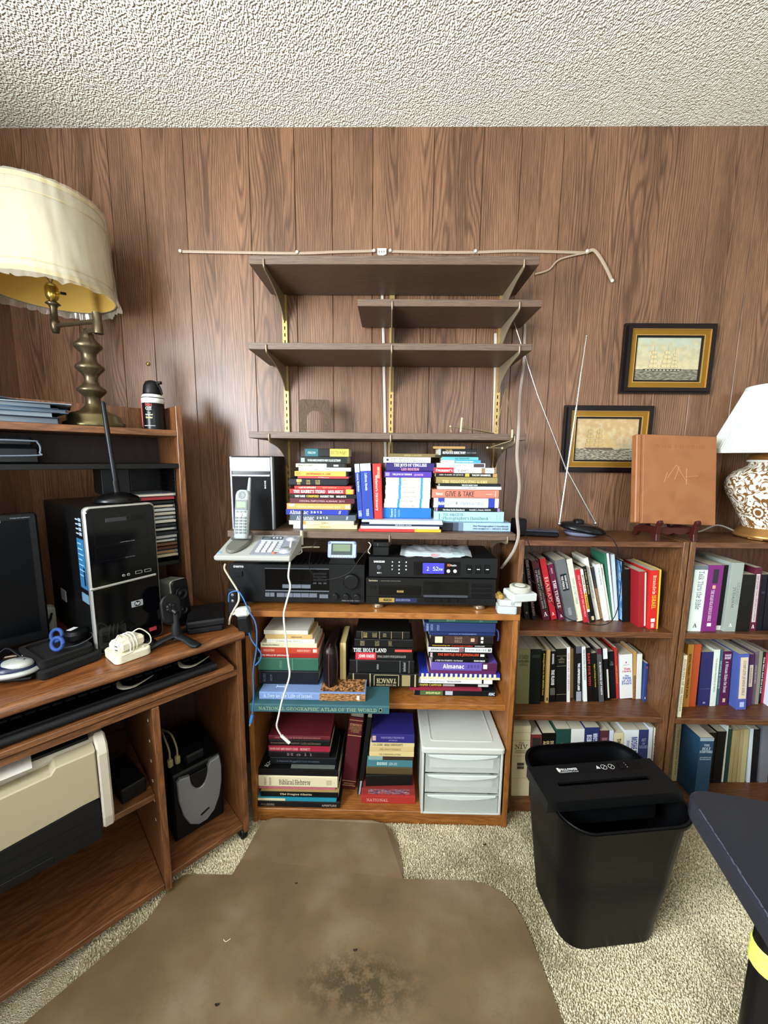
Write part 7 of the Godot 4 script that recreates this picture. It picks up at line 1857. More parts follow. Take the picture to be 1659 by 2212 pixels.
	for q in [0.12, 0.275]:
		s = mb()
		tube(s, curve([Vector3(q - 0.03, 0.03, 0.05), Vector3(q - 0.028, 0.028, 0.085), Vector3(q, 0.026, 0.098), Vector3(q + 0.05, 0.03, 0.08)], 6), [0.002, 0.004, 0.005, 0.006, 0.007, 0.008, 0.008, 0.008, 0.008, 0.007, 0.006, 0.005, 0.005, 0.004, 0.003, 0.003, 0.002, 0.002, 0.001], 8, 0.4)
		put(s, "silver_accent", mat("a39a86", 0.4, 0.3), kb)
	# printer
	var pr = on_desk("printer", "cream and charcoal laser printer on the desk's middle shelf", "printer", Vector3(-0.59, 0.3182, 0.0))
	var cream := mat("a3977a", 0.45)
	var dark := mat("090a0b", 0.5)
	bp("body", pr, mat("b3a995", 0.45), Vector3(-0.22, 0.012, -0.36), Vector3(0.222, 0.255, -0.03), 0.012)
	s = mb()
	var sp := P2([-0.03, 0.02, 0.012, 0.028, 0.02, 0.06, 0.02, 0.235, 0.01, 0.258, -0.03, 0.268])
	prism(s, sp, -0.222, -0.198, Transform3D(Basis(Vector3(0, 0, 1), Vector3(0, 1, 0), Vector3(-1, 0, 0)), Vector3.ZERO), 0.004)
	put(s, "right_cheek", mat("b8ae9c", 0.4), pr)
	s = mb()
	prism(s, P2([-0.22, 0.105, -0.09, 0.105, -0.088, 0.118, -0.02, 0.118, -0.018, 0.105, 0.165, 0.12, 0.196, 0.12, 0.196, 0.25, 0.12, 0.25, 0.11, 0.236, 0.02, 0.232, -0.22, 0.232]), -0.03, 0.018, Transform3D.IDENTITY, 0.003)
	put(s, "front_door", cream, pr)
	s = mb()
	prism(s, P2([-0.22, 0.0, 0.19, 0.0, 0.196, 0.006, 0.196, 0.108, 0.186, 0.117, 0.166, 0.117, -0.018, 0.102, -0.22, 0.102]), -0.03, 0.012, Transform3D.IDENTITY, 0.004)
	put(s, "paper_tray", dark, pr)
	for y in [0.07, 0.038]:
		bp("tray_groove", pr, mat("040405", 0.6), Vector3(-0.215, y, 0.0105), Vector3(0.192, y + 0.0025, 0.0128))
	bp("tray_handle", pr, mat("050505", 0.5), Vector3(-0.2, 0.008, 0.011), Vector3(0.1, 0.026, 0.014), 0.002)
	bp("output_well", pr, mat("070809", 0.5), Vector3(-0.2, 0.2552, -0.33), Vector3(0.19, 0.262, -0.035))
	s = mb()
	prism(s, rrect(0.034, 0.018, 0.003, 3, -0.09, 0.176), 0.0175, 0.0195, Transform3D.IDENTITY, 0.0005)
	put(s, "badge", mat("8f8a78", 0.3, 0.6), pr)
	letters("hp", pr, mat("111110", 0.4), Vector3(-0.09, 0.176, 0.0196), Vector3.RIGHT, Vector3(0.15, 1, 0), 0.012, 0.012, 1, "badge_letters")
	bp("name_plate", pr, mat("a2946c", 0.4), Vector3(-0.115, 0.122, 0.0178), Vector3(-0.03, 0.134, 0.0194), 0.0005)
	letters("LaserJet 1012", pr, mat("5a5240", 0.5), Vector3(-0.072, 0.128, 0.0195), Vector3.RIGHT, Vector3.UP, 0.06, 0.006, 0)
	var sh = on_desk("printed_page", "white page with grey printed picture lying in the printer's output", "paper", Vector3(-0.62, 0.5815, -0.03), 0.0)
	s = mb()
	var pg := Transform3D(Basis(Vector3.RIGHT, deg_to_rad(4)), Vector3.ZERO)
	box(s, Vector3(-0.15, 0.0, -0.2), Vector3(0.112, 0.001, 0.03), 0.0, pg)
	put(s, "sheet", mat("cdc6ba", 0.8), sh)
	s = mb()
	prism(s, P2([-0.06, 0.0, -0.02, -0.01, 0.02, 0.005, 0.05, 0.035, 0.03, 0.045, 0.0, 0.03, -0.03, 0.03, -0.055, 0.02]), 0.0011, 0.0014, pg * Transform3D(Basis(Vector3.RIGHT, -PI / 2), Vector3(0, 0, 0.012)))
	put(s, "printed_picture", mat("8f8b84", 0.8), sh)
	# black box on the printer shelf
	var rt = on_desk("black_box", "flat black electronics box tucked beside the printer on its shelf", "electronics box", Vector3(-0.31, 0.3182, -0.09), 8.0)
	bp("body", rt, mat("080707", 0.5), Vector3(-0.032, 0, -0.13), Vector3(0.032, 0.045, 0.02), 0.003)
	bp("port", rt, mat("020202", 0.4), Vector3(0.0, 0.016, 0.0195), Vector3(0.012, 0.026, 0.0205))
	# backup power supply
	var us = on_desk("backup_power_supply", "black backup power unit with silver shield front in desk cubby", "power supply", Vector3(-0.124, 0.0582, -0.095))
	bp("case", us, mat("070707", 0.45), Vector3(-0.08, 0, -0.24), Vector3(0.076, 0.235, -0.01), 0.006)
	s = mb()
	var shp := PackedVector2Array()
	for q in [[-0.068, 0.215], [-0.06, 0.225]]:
		shp.append(Vector2(q[0], q[1]))
	for i in 13:
		var a := PI + PI * i / 12
		shp.append(Vector2(-0.002 + 0.028 * cos(a), 0.218 + 0.058 * sin(a)))
	for q in [[0.034, 0.232], [0.064, 0.236], [0.07, 0.2], [0.068, 0.14], [0.058, 0.09], [0.04, 0.05], [0.015, 0.03], [-0.012, 0.03], [-0.038, 0.05], [-0.055, 0.09], [-0.066, 0.15]]:
		shp.append(Vector2(q[0], q[1]))
	prism(s, shp, -0.012, 0.004, Transform3D.IDENTITY, 0.003)
	put(s, "silver_shield", mat("7f7f80", 0.4, 0.3), us)
	s = mb()
	var tg := PackedVector2Array()
	for i in 13:
		var a := PI + PI * i / 12
		tg.append(Vector2(-0.002 + 0.0265 * cos(a), 0.218 + 0.056 * sin(a)))
	prism(s, tg, -0.012, 0.002, Transform3D.IDENTITY, 0.001)
	put(s, "control_panel", mat("0b0b0d", 0.35), us)
	s = mb()
	prism(s, rrect(0.03, 0.007, 0.003, 3, 0.012, 0.066), 0.003, 0.0048, Transform3D(Basis(Vector3.BACK, 0.35), Vector3(0.02, 0, 0)))
	put(s, "power_slot", mat("080809", 0.4), us)
	bp("transformer", us, mat("09090a", 0.5), Vector3(-0.03, 0.2352, -0.09), Vector3(0.03, 0.265, -0.03), 0.005)
	for i in 2:
		bp("tan_plug", us, mat("9a8a5c", 0.5), Vector3(-0.075 + i * 0.022, 0.2352, -0.07), Vector3(-0.06 + i * 0.022, 0.262, -0.052), 0.004)
		s = mb()
		tube(s, curve([Vector3(-0.0675 + i * 0.022, 0.26, -0.061), Vector3(-0.067 + i * 0.022, 0.29, -0.065), Vector3(-0.07 + i * 0.02, 0.32, -0.1), Vector3(-0.06, 0.30, -0.18)], 5), 0.003, 7)
		put(s, "plug_lead", mat("8a7c58", 0.5), us)

# ---------------------------------------------------------------- on the hutch
func build_hutch_things():
	var brass := mat("5a4f3c", 0.36, 0.85)
	var s := mb()
	var base: Vector3 = desk_world(Vector3(-0.28, 1.3717, -0.345))
	var lamp = thing("brass_lamp", "antique brass swing-arm table lamp with plastic-wrapped cream shade", "lamp", base)
	s = mb()
	lathe(s, V2([0, 0.0, 0.076, 0, 0.078, 0.004, 0.078, 0.014, 0.07, 0.018, 0.068, 0.034, 0.058, 0.042, 0.036, 0.05, 0.024, 0.062, 0.02, 0.07]), 40)
	put(s, "base", mat("6a5f42", 0.33, 0.88), lamp)
	s = mb()
	lathe(s, V2([0.02, 0.07, 0.019, 0.088, 0.024, 0.094, 0.036, 0.106, 0.038, 0.11, 0.036, 0.115, 0.022, 0.126, 0.018, 0.136, 0.018, 0.148, 0.022, 0.156, 0.036, 0.17, 0.038, 0.175, 0.035, 0.181, 0.021, 0.192, 0.018, 0.205, 0.02, 0.216, 0.034, 0.23, 0.037, 0.236, 0.034, 0.242, 0.022, 0.254, 0.017, 0.262, 0.017, 0.272, 0.009, 0.273, 0.009, 0.285, 0.004, 0.287, 0, 0.287]), 36)
	put(s, "column", brass, lamp)
	# swing arm: short link to the joint, long link to the socket post
	var joint: Vector3 = Vector3(-0.8290, 1.6563, 0.3350) - base
	var post: Vector3 = Vector3(-1.053, 0, 0.212) - Vector3(base.x, 0, base.z)
	var y1 := 0.278
	s = mb()
	tube(s, [Vector3(0, y1, 0), Vector3(joint.x, joint.y - 0.012, joint.z)], 0.0065, 12)
	tube(s, [Vector3(joint.x, joint.y + 0.008, joint.z), Vector3(post.x, 0.318, post.z)], 0.0065, 12)
	put(s, "swing_arm", mat("6d604a", 0.33, 0.85), lamp)
	s = mb()
	tube(s, [joint + Vector3(0, -0.026, 0), joint + Vector3(0, 0.002, 0), joint + Vector3(0, 0.003, 0), joint + Vector3(0, 0.03, 0)], [0.0125, 0.0125, 0.0115, 0.0115], 16)
	put(s, "arm_joint", brass, lamp)
	s = mb()
	lathe(s, V2([0, 0.296, 0.009, 0.297, 0.0105, 0.306, 0.0125, 0.308, 0.0125, 0.334, 0.0105, 0.336, 0.0095, 0.37, 0.0125, 0.378, 0.02, 0.382, 0.013, 0.388, 0.009, 0.392]), 18, Transform3D(Basis.IDENTITY, Vector3(post.x, 0, post.z)))
	put(s, "socket_post", brass, lamp)
	s = mb()
	lathe(s, V2([0.009, 0.392, 0.014, 0.396, 0.0175, 0.404, 0.0175, 0.43, 0.012, 0.44, 0, 0.44]), 18, Transform3D(Basis.IDENTITY, Vector3(post.x, 0, post.z)))
	tube(s, [Vector3(post.x, 0.416, post.z), Vector3(post.x + 0.03, 0.414, post.z)], 0.004, 8)
	put(s, "socket", mat("c0a248", 0.22, 0.9), lamp)
	s = mb()
	tube(s, [Vector3(post.x + 0.03, 0.414, post.z), Vector3(post.x + 0.044, 0.411, post.z + 0.003)], 0.0042, 8)
	put(s, "switch_key", mat("080706", 0.5), lamp)
	# shade, a thin cone open at both ends, with trims and crinkled wrapping
	var hb: float = 1.783 - base.y
	var htp: float = 2.035 - base.y
	var at := Transform3D(Basis.IDENTITY, Vector3(post.x, 0, post.z))
	var cloth := StandardMaterial3D.new()
	cloth.albedo_color = Color.html("aca083")
	cloth.roughness = 0.9
	cloth.backlight_enabled = true
	cloth.backlight = Color.html("5f5230")
	s = mb()
	lathe(s, [Vector2(0.164, hb), Vector2(0.163, hb + 0.03), Vector2(0.149, htp), Vector2(0.147, htp), Vector2(0.161, hb + 0.03), Vector2(0.162, hb), Vector2(0.164, hb)], 64, at)
	put(s, "shade", cloth, lamp)
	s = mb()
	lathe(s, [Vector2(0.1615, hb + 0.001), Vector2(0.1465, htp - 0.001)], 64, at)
	put(s, "glow_coloured_lining", mat("c9a24e", 0.8), lamp)  # yellow colour painted in for the warm light glowing through the shade
	for q in [[0.1635, hb, 0.012], [0.149, htp - 0.012, 0.012], [0.1512, htp - 0.045, 0.004], [0.1625, hb + 0.03, 0.003]]:
		s = mb()
		lathe(s, [Vector2(q[0], q[1]), Vector2(q[0] + 0.0022, q[1]), Vector2(q[0] + 0.0026, q[1] + q[2]), Vector2(q[0], q[1] + q[2])], 64, at, true)
		put(s, "shade_trim", mat("a89460", 0.8), lamp)
	s = mb()
	for i in 3:
		var a := TAU * i / 3 + 0.4
		tube(s, [Vector3(post.x, 0.44, post.z), Vector3(post.x + cos(a) * 0.1, htp - 0.03, post.z + sin(a) * 0.1), Vector3(post.x + cos(a) * 0.147, htp - 0.01, post.z + sin(a) * 0.147)], 0.0016, 6)
	put(s, "shade_spider", brass, lamp)
	# the wrapping: loose clear film gathered in folds under the rim
	var rows := []
	var nz := noise(401, 1.0, 3)
	for i in 9:
		var row := []
		var t := i / 8.0
		for j in 120:
			var a := TAU * j / 120
			var fold := nz.get_noise_2d(cos(a) * 7 + i * 0.25, sin(a) * 7) * (0.0055 if t > 0.2 else 0.011) + absf(sin(a * 19 + sin(a * 3) * 2)) * (0.002 + 0.006 * maxf(0, 0.3 - t))
			var rr := lerpf(0.1695, 0.1545, t) + fold * 0.75
			if i == 0:
				rr = 0.174 + fold
			var yy := lerpf(hb - 0.016, htp + 0.003, t) + (nz.get_noise_2d(cos(a) * 4 + 30, sin(a) * 4) * 0.01 if i < 2 else 0.0)
			row.append(at * Vector3(cos(a) * rr, yy, sin(a) * rr))
		rows.append(row)
	s = mb()
	skin(s, rows, func(m): return Vector3(post.x, m.y, post.z), false, false)
	put(s, "plastic_wrap", clear("f2ecd8", 0.2, 0.12), lamp)
	# spray duster
	var sc = on_desk("spray_duster", "black and white air duster can with black trigger cap on hutch", "spray can", Vector3(-0.128, 1.3717, -0.31), -38.0)
	s = mb()
	lathe(s, V2([0, 0, 0.0305, 0, 0.0322, 0.002, 0.0315, 0.005, 0.0315, 0.098, 0.0325, 0.1, 0.0322, 0.102]), 30)
	put(s, "can", mat("070708", 0.3), sc)
	s = mb()
	lathe(s, V2([0.0317, 0.084, 0.0322, 0.084, 0.0322, 0.1, 0.03, 0.108, 0.026, 0.112, 0.0, 0.112]), 30)
	put(s, "white_shoulder", mat("d6d6d0", 0.35), sc)
	s = mb()
	lathe(s, V2([0.0, 0.112, 0.027, 0.112, 0.027, 0.118, 0.024, 0.14, 0.018, 0.152, 0.008, 0.156, 0, 0.156]), 24)
	tube(s, [Vector3(0, 0.146, 0.0), Vector3(0.032, 0.149, 0.008)], 0.005, 8)
	tube(s, [Vector3(0.02, 0.147, 0.008), Vector3(0.03, 0.13, 0.01), Vector3(0.034, 0.113, 0.01)], [0.005, 0.004, 0.003], 8, 0.5)
	put(s, "trigger_cap", mat("070708", 0.45), sc)
	for q in [[-1.5, -0.98, 0.086]]:
		s = mb()
		var edge := []
		for g in [0.006, q[2]]:
			var row := []
			for j in 9:
				var a := lerpf(q[0], q[1], j / 8.0)
				row.append(Vector3(sin(a) * 0.0318, g, cos(a) * 0.0318))
			edge.append(row)
		skin(s, edge, func(m): return Vector3(0, m.y, 0), false, false, false)
		put(s, "white_band", mat("c9c9c4", 0.4), sc)
	letters("Dust", sc, mat("c43a3a", 0.5), Vector3(0, 0.078, 0.0322), Vector3.RIGHT, Vector3.UP, 0.02, 0.008, 3)
	letters("Off", sc, mat("d8d0d0", 0.5), Vector3(0, 0.067, 0.0322), Vector3.RIGHT, Vector3.UP, 0.018, 0.01, 3)
	letters("The", sc, mat("d6d6d2", 0.5), Vector3(0, 0.053, 0.0322), Vector3.RIGHT, Vector3.UP, 0.009, 0.004, 0)
	letters("Original", sc, mat("d6d6b0", 0.5), Vector3(0, 0.0465, 0.0322), Vector3.RIGHT, Vector3.UP, 0.021, 0.006, 1)
	letters("Duster", sc, mat("d6c98a", 0.5), Vector3(0, 0.0385, 0.0322), Vector3.RIGHT, Vector3.UP, 0.02, 0.006, 1)
	bp("white_rule", sc, mat("b9b9b4", 0.5), Vector3(-0.016, 0.012, 0.0285), Vector3(0.016, 0.0135, 0.0322))
	s = mb()
	tube(s, [Vector3(-0.034, 0.012, 0.004), Vector3(-0.034, 0.1, 0.004)], 0.0018, 8)
	put(s, "red_straw", mat("b02a2a", 0.4), sc)
	# folders piled on the hutch
	var cols := [["343d4c", "slate blue folder, lowest on the hutch shelf"], ["262c36", "charcoal blue binder, second up on the hutch shelf"], ["4f6f90", "sky blue folder, third up on the hutch shelf"], ["3a4048", "grey folder, fourth up on the hutch shelf"], ["c9c9c6", "white curled papers topping the folder pile on the hutch"]]
	var y := 1.3717
	for i in 5:
		var t: float = [0.016, 0.014, 0.01, 0.012, 0.006][i]
		var f = on_desk("folder", cols[i][1], "folder", Vector3(-0.505 + 0.008 * (i % 3), y, -0.335), [4.0, -3.0, 6.0, 2.0, -5.0][i], "folders on the hutch")
		if i < 4:
			bp("cover", f, mat(cols[i][0], 0.55), Vector3(-0.15, 0, -0.09), Vector3(0.13, 0.0015, 0.09), 0.0005)
			bp("papers", f, mat("6f7880", 0.8), Vector3(-0.148, 0.0016, -0.088), Vector3(0.124 - 0.01 * (i % 2), t - 0.0017, 0.085))
			bp("cover", f, mat(cols[i][0], 0.55), Vector3(-0.15, t - 0.0016, -0.09), Vector3(0.13, t - 0.0002, 0.09), 0.0005)
		else:
			rows = []
			for a in 10:
				var row := []
				var x := -0.15 + 0.3 * a / 9.0
				for b in 2:
					row.append(Vector3(x, 0.004 + 0.010 * sin(a * 0.5) * (1 if a < 7 else 0.4), -0.09 + 0.18 * b))
				rows.append(row)
			s = mb()
			skin(s, rows, func(m): return Vector3(m.x, -1, m.z), false, false, false)
			put(s, "sheet", mat("8f959c", 0.7), f)
			bp("sheet", f, mat("7f858c", 0.8), Vector3(-0.15, 0, -0.088), Vector3(0.16, 0.0025, 0.086))
		y += t
	# black tray on the lower hutch shelf
	var dt = on_desk("letter_tray", "glossy black tray with pale rim on the lower hutch shelf", "tray", Vector3(-0.52, 1.2655, -0.33))
	bp("body", dt, mat("060709", 0.25), Vector3(-0.15, 0, -0.1), Vector3(0.1, 0.045, 0.085), 0.006)
	s = mb()
	tube(s, curve([Vector3(-0.15, 0.06, 0.088), Vector3(0.07, 0.06, 0.09), Vector3(0.098, 0.055, 0.088), Vector3(0.1, 0.03, 0.088), Vector3(0.08, 0.022, 0.09), Vector3(-0.15, 0.018, 0.09)], 5), 0.0022, 7)
	put(s, "rim", mat("5b6470", 0.3), dt)
	bp("cover_strip", dt, mat("0e1013", 0.2), Vector3(-0.14, 0.0452, -0.09), Vector3(0.09, 0.07, 0.08), 0.01)
	s = mb()
	tube(s, curve([Vector3(-0.03, 0.018, 0.0905), Vector3(-0.024, 0.04, 0.091), Vector3(-0.03, 0.062, 0.0905)], 4), 0.0016, 6)
	put(s, "rib", mat("5b6470", 0.3), dt)

# ---------------------------------------------------------------- on the right-hand bookcases and the wall above
func picture(called_label, tx: String, cx: float, cy: float, w: float, h: float):
	var p = thing("framed_picture", called_label, "picture", Vector3(cx, cy, 0.001), 0.0, "framed ship pictures")
	var s := mb()
	var o := func(i): return P2([-w / 2 + i, -h / 2 + i, w / 2 - i, -h / 2 + i, w / 2 - i, h / 2 - i, -w / 2 + i, h / 2 - i])
	ring_prism(s, o.call(0.0), o.call(0.008), 0, 0.014)
	ring_prism(s, o.call(0.007), o.call(0.02), 0, 0.024)
	put(s, "outer_frame", mat("12090a", 0.25), p)
	s = mb()
	ring_prism(s, o.call(0.0195), o.call(0.0215), 0, 0.0195)
	ring_prism(s, o.call(0.0385), o.call(0.0405), 0, 0.0165)
	put(s, "gilt_line", mat("c79e62", 0.35, 0.6), p)
	s = mb()
	ring_prism(s, o.call(0.021), o.call(0.039), 0, 0.0155)
	put(s, "gold_liner", mat("8a641f", 0.4, 0.55), p)
	s = mb()
	ring_prism(s, o.call(0.04), o.call(0.047), 0, 0.0125)
	put(s, "inner_fillet", mat("100807", 0.4), p)
	bp("backing", p, mat("3a2a20", 0.8), Vector3(-w / 2 + 0.042, -h / 2 + 0.042, 0), Vector3(w / 2 - 0.042, h / 2 - 0.042, 0.008))
	sheet("painting", p, printed(tx, 0.3), Vector3(-w / 2 + 0.0465, -h / 2 + 0.0465, 0.0085), Vector3(w - 0.093, 0, 0), Vector3(0, h - 0.093, 0))

func build_bookcase_top_things():
	var H := 1.0262
	var s := mb()
	picture("upper framed picture of a three-masted ship, dark frame with gold liner", "ship_one", 0.987, 1.650, 0.32, 0.24)
	picture("lower framed picture of a ship in surf, partly behind the album", "ship_two", 0.796, 1.3655, 0.32, 0.243)
	# leather album on a small easel
	var al = thing("leather_album", "large tan leather album standing open-side right on the small easel", "album", Vector3(0.96, 1.079, 0.175), 1.0)
	var lean := Transform3D(Basis(Vector3.BACK, deg_to_rad(-1.5)) * Basis(Vector3.RIGHT, deg_to_rad(-9)), Vector3.ZERO)
	var lm := StandardMaterial3D.new()
	lm.albedo_texture = tex["leather"]
	lm.uv1_triplanar = true
	lm.uv1_scale = Vector3.ONE * 3.0
	lm.roughness = 0.55
	s = mb()
	box(s, Vector3(-0.112, 0, -0.004), Vector3(0.136, 0.3, 0.0), 0.0012, lean)
	put(s, "front_cover", lm, al)
	s = mb()
	box(s, Vector3(-0.133, 0, -0.03), Vector3(0.136, 0.3, -0.0265), 0.0012, lean)
	put(s, "back_cover", lm, al)
	s = mb()
	box(s, Vector3(-0.136, 0, -0.0262), Vector3(-0.119, 0.3, 0.0002), 0.003, lean)
	box(s, Vector3(-0.1185, 0, -0.01), Vector3(-0.1122, 0.3, -0.0025), 0.0, lean)
	put(s, "spine", lm, al)
	s = mb()
	box(s, Vector3(-0.115, 0.005, -0.0262), Vector3(0.131, 0.295, -0.0102), 0.0, lean)
	put(s, "pages", mat("b9a988", 0.9), al)
	letters("W O K  P H O T O S", al, mat("8a5530", 0.7), lean * Vector3(0.01, 0.262, 0.0002), lean.basis.x, lean.basis.y, 0.17, 0.012, 2, "embossing")
	for q in [[-0.03, 0.155, 0.0, 0.2], [0.0, 0.2, 0.035, 0.145], [0.035, 0.19, 0.035, 0.135], [0.01, 0.195, -0.005, 0.15], [0.03, 0.16, 0.075, 0.165], [-0.04, 0.14, -0.03, 0.175]]:
		s = mb()
		tube(s, [lean * Vector3(q[0], q[1], 0.0003), lean * Vector3(q[2], q[3], 0.0003)], 0.0008, 5)
		put(s, "scratch", mat("b08058", 0.7), al)
	var ea = thing("book_easel", "small dark cherry wood easel with curled feet holding the album", "easel", Vector3(0.95, H, 0.155), 1.0)
	var wm := mat("3a1410", 0.3)
	for q in [-0.062, 0.062]:
		s = mb()
		var prof := P2([-0.08, 0.0, -0.06, 0.0, -0.045, 0.016, 0.02, 0.022, 0.035, 0.0, 0.048, 0.0, 0.046, 0.022, 0.05, 0.05, 0.057, 0.062, 0.052, 0.07, 0.042, 0.066, 0.034, 0.044, -0.04, 0.044, -0.07, 0.03])
		prism(s, prof, -0.007, 0.007, Transform3D(Basis(Vector3(0, 0, 1), Vector3(0, 1, 0), Vector3(-1, 0, 0)), Vector3(q, 0, 0)), 0.0015)
		put(s, "foot", wm, ea)
	s = mb()
	prism(s, P2([-0.055, 0.028, -0.02, 0.018, 0, 0.024, 0.02, 0.018, 0.055, 0.028, 0.055, 0.042, -0.055, 0.042]), 0.02, 0.032, Transform3D.IDENTITY, 0.001)
	put(s, "cross_bar", wm, ea)
	for q in [-0.035, 0.035]:
		s = mb()
		box(s, Vector3(q - 0.008, 0.04, -0.036), Vector3(q + 0.008, 0.19, -0.03), 0.001, Transform3D(Basis(Vector3.RIGHT, deg_to_rad(-12)), Vector3(0, 0, -0.006)))
		put(s, "back_rest", wm, ea)
	# rabbit-ear aerial
	var ra = thing("rabbit_ear_antenna", "rabbit-ear television antenna with two long chrome rods and dark oval base", "antenna", Vector3(0.6814, H, 0.11), -14.0)
	s = mb()
	lathe(s, V2([0, 0.0, 0.05, 0, 0.056, 0.006, 0.058, 0.012]), 32, Transform3D.IDENTITY, false, 1.0, 0.72)
	put(s, "foot", mat("6a6d7c", 0.35), ra)
	s = mb()
	lathe(s, V2([0.062, 0.0, 0.076, 0.004, 0.078, 0.01, 0.068, 0.021, 0.042, 0.028, 0, 0.03]), 36, Transform3D(Basis(Vector3.BACK, deg_to_rad(-9)), Vector3(0, 0.013, 0)), false, 1.0, 0.75)
	put(s, "dome", mat("0e0f13", 0.22), ra)
	s = mb()
	lathe(s, V2([0.018, 0.0, 0.018, 0.012, 0.012, 0.016, 0, 0.016]), 20, Transform3D(Basis.IDENTITY, Vector3(-0.012, 0.04, 0.0)), true)
	put(s, "dial", mat("08090b", 0.3), ra)
	var inv: Transform3D = ra.transform.affine_inverse()
	for w in [[Vector3(0.5926, 1.0690, 0.1300), Vector3(0.6262, 1.4657, 0.1200), Vector3(0.6343, 1.5792, 0.1170), Vector3(0.6448, 1.6963, 0.1140)], [Vector3(0.7335, 1.0673, 0.1000), Vector3(0.6170, 1.2628, 0.0900), Vector3(0.5050, 1.5163, 0.0820), Vector3(0.4143, 1.7546, 0.0750)]]:
		s = mb()
		tube(s, [inv * (w[0] as Vector3), inv * (w[1] as Vector3)], 0.0034, 10)
		tube(s, [inv * (w[1] as Vector3), inv * (w[2] as Vector3)], 0.0025, 10)
		tube(s, [inv * (w[2] as Vector3), inv * (w[3] as Vector3)], 0.0018, 10)
		ball(s, inv * (w[3] as Vector3), 0.0034, -1, -1, 10)
		ball(s, inv * (w[0] as Vector3), 0.006, -1, -1, 10)
		put(s, "rod", mat("b9b7b2", 0.25, 0.9), ra)
	# black power brick with flat black case
	var pb = thing("power_brick", "black power brick beside the clear antenna wire on middle bookcase", "power brick", Vector3(0.452, H, 0.13), 20.0)
	bp("brick", pb, mat("07070a", 0.4), Vector3(-0.02, 0, -0.022), Vector3(0.02, 0.06, 0.022), 0.005)
	var fc = thing("glasses_case", "flat glossy black case lying by the power brick on the bookcase", "case", Vector3(0.527, H, 0.125), -12.0)
	bp("shell", fc, mat("08080b", 0.2), Vector3(-0.055, 0, -0.03), Vector3(0.06, 0.016, 0.03), 0.006)
	bp("lid_edge", fc, mat("2a2c38", 0.25), Vector3(-0.054, 0.0162, -0.029), Vector3(0.059, 0.022, 0.029), 0.004)
	# porcelain lamp at the right edge
	var pl = thing("porcelain_lamp", "porcelain table lamp with brown scrollwork and white pleated shade", "lamp", Vector3(1.322, H, 0.118))
	s = mb()
	lathe(s, V2([0, 0.002, 0.088, 0.002, 0.092, 0.006, 0.09, 0.014, 0.084, 0.018, 0.082, 0.026, 0.076, 0.03, 0.074, 0.036, 0, 0.036]), 44)
	for i in 4:
		box(s, Vector3(-0.02, 0.0, 0.07), Vector3(0.02, 0.006, 0.088), 0.001, Transform3D(Basis(Vector3.UP, TAU * i / 4 + 0.5), Vector3.ZERO))
	put(s, "gilt_base", mat("b3824a", 0.3, 0.75), pl)
	# jar with its painted texture wrapped round
	s = SurfaceTool.new()
	s.begin(Mesh.PRIMITIVE_TRIANGLES)
	s.set_smooth_group(3)
	var jar := V2([0.066, 0.036, 0.076, 0.06, 0.098, 0.105, 0.122, 0.15, 0.131, 0.178, 0.127, 0.205, 0.11, 0.228, 0.085, 0.243, 0.073, 0.25, 0.069, 0.262])
	for i in jar.size() - 1:
		for k in 48:
			var a0 := TAU * k / 48
			var a1 := TAU * (k + 1) / 48
			var c := []
			for g in [[i, a0, k], [i, a1, k + 1], [i + 1, a1, k + 1], [i + 1, a0, k]]:
				c.append([Vector3(cos(g[1]) * jar[g[0]].x, jar[g[0]].y, sin(g[1]) * jar[g[0]].x), Vector2(g[2] / 48.0 * 2.0, 1.0 - jar[g[0]].y / 0.36)])
			for g in [0, 1, 2, 0, 2, 3]:
				s.set_uv(c[g][1])
				s.add_vertex(c[g][0])
	put(s, "jar", printed("porcelain", 0.12), pl)
	s = mb()
	lathe(s, V2([0.069, 0.2622, 0.076, 0.263, 0.078, 0.266, 0.076, 0.269, 0.069, 0.27]), 40)
	put(s, "white_collar", mat("cfcdc4", 0.3), pl)
	s = mb()
	lathe(s, V2([0.069, 0.2702, 0.077, 0.271, 0.079, 0.276, 0.074, 0.284, 0.066, 0.29, 0.03, 0.298, 0, 0.298]), 40)
	put(s, "gilt_cap", mat("9a6838", 0.3, 0.75), pl)
	s = mb()
	tube(s, [Vector3(0, 0.298, 0), Vector3(0, 0.35, 0)], 0.008, 12)
	lathe(s, V2([0.01, 0.35, 0.018, 0.355, 0.018, 0.39, 0, 0.39]), 16)
	for g in [-1.0, 1.0]:
		tube(s, curve([Vector3(0, 0.345, 0), Vector3(g * 0.05, 0.36, 0), Vector3(g * 0.06, 0.42, 0), Vector3(g * 0.03, 0.49, 0), Vector3(0, 0.5, 0)], 6), 0.0016, 6)
	put(s, "harp", mat("6f5a38", 0.35, 0.8), pl)
	# pleated shade
	var sm := StandardMaterial3D.new()
	sm.albedo_color = Color.html("d3d8cf")
	sm.roughness = 0.9
	sm.backlight_enabled = true
	sm.backlight = Color.html("6a6a60")
	var rows := []
	for g in [[0.298, 0.186], [0.508, 0.104]]:
		var row := []
		for k in 288:
			var a := TAU * k / 288
			var fold: float = [0.0, 0.0026, 0.0008][k % 3]
			row.append(Vector3(cos(a) * (g[1] + fold), g[0], sin(a) * (g[1] + fold)))
		rows.append(row)
	s = mb()
	skin(s, rows, func(m): return Vector3(0, m.y - 0.1, 0), false, false, true, -1)
	put(s, "pleated_shade", sm, pl)
	s = mb()
	lathe(s, V2([0.184, 0.292, 0.19, 0.292, 0.1895, 0.307, 0.185, 0.307, 0.184, 0.292]), 64, Transform3D.IDENTITY, true)
	lathe(s, V2([0.103, 0.504, 0.109, 0.504, 0.105, 0.516, 0.1, 0.516, 0.103, 0.504]), 64, Transform3D.IDENTITY, true)
	put(s, "shade_trim", mat("d6dcd6", 0.9), pl)
	s = mb()
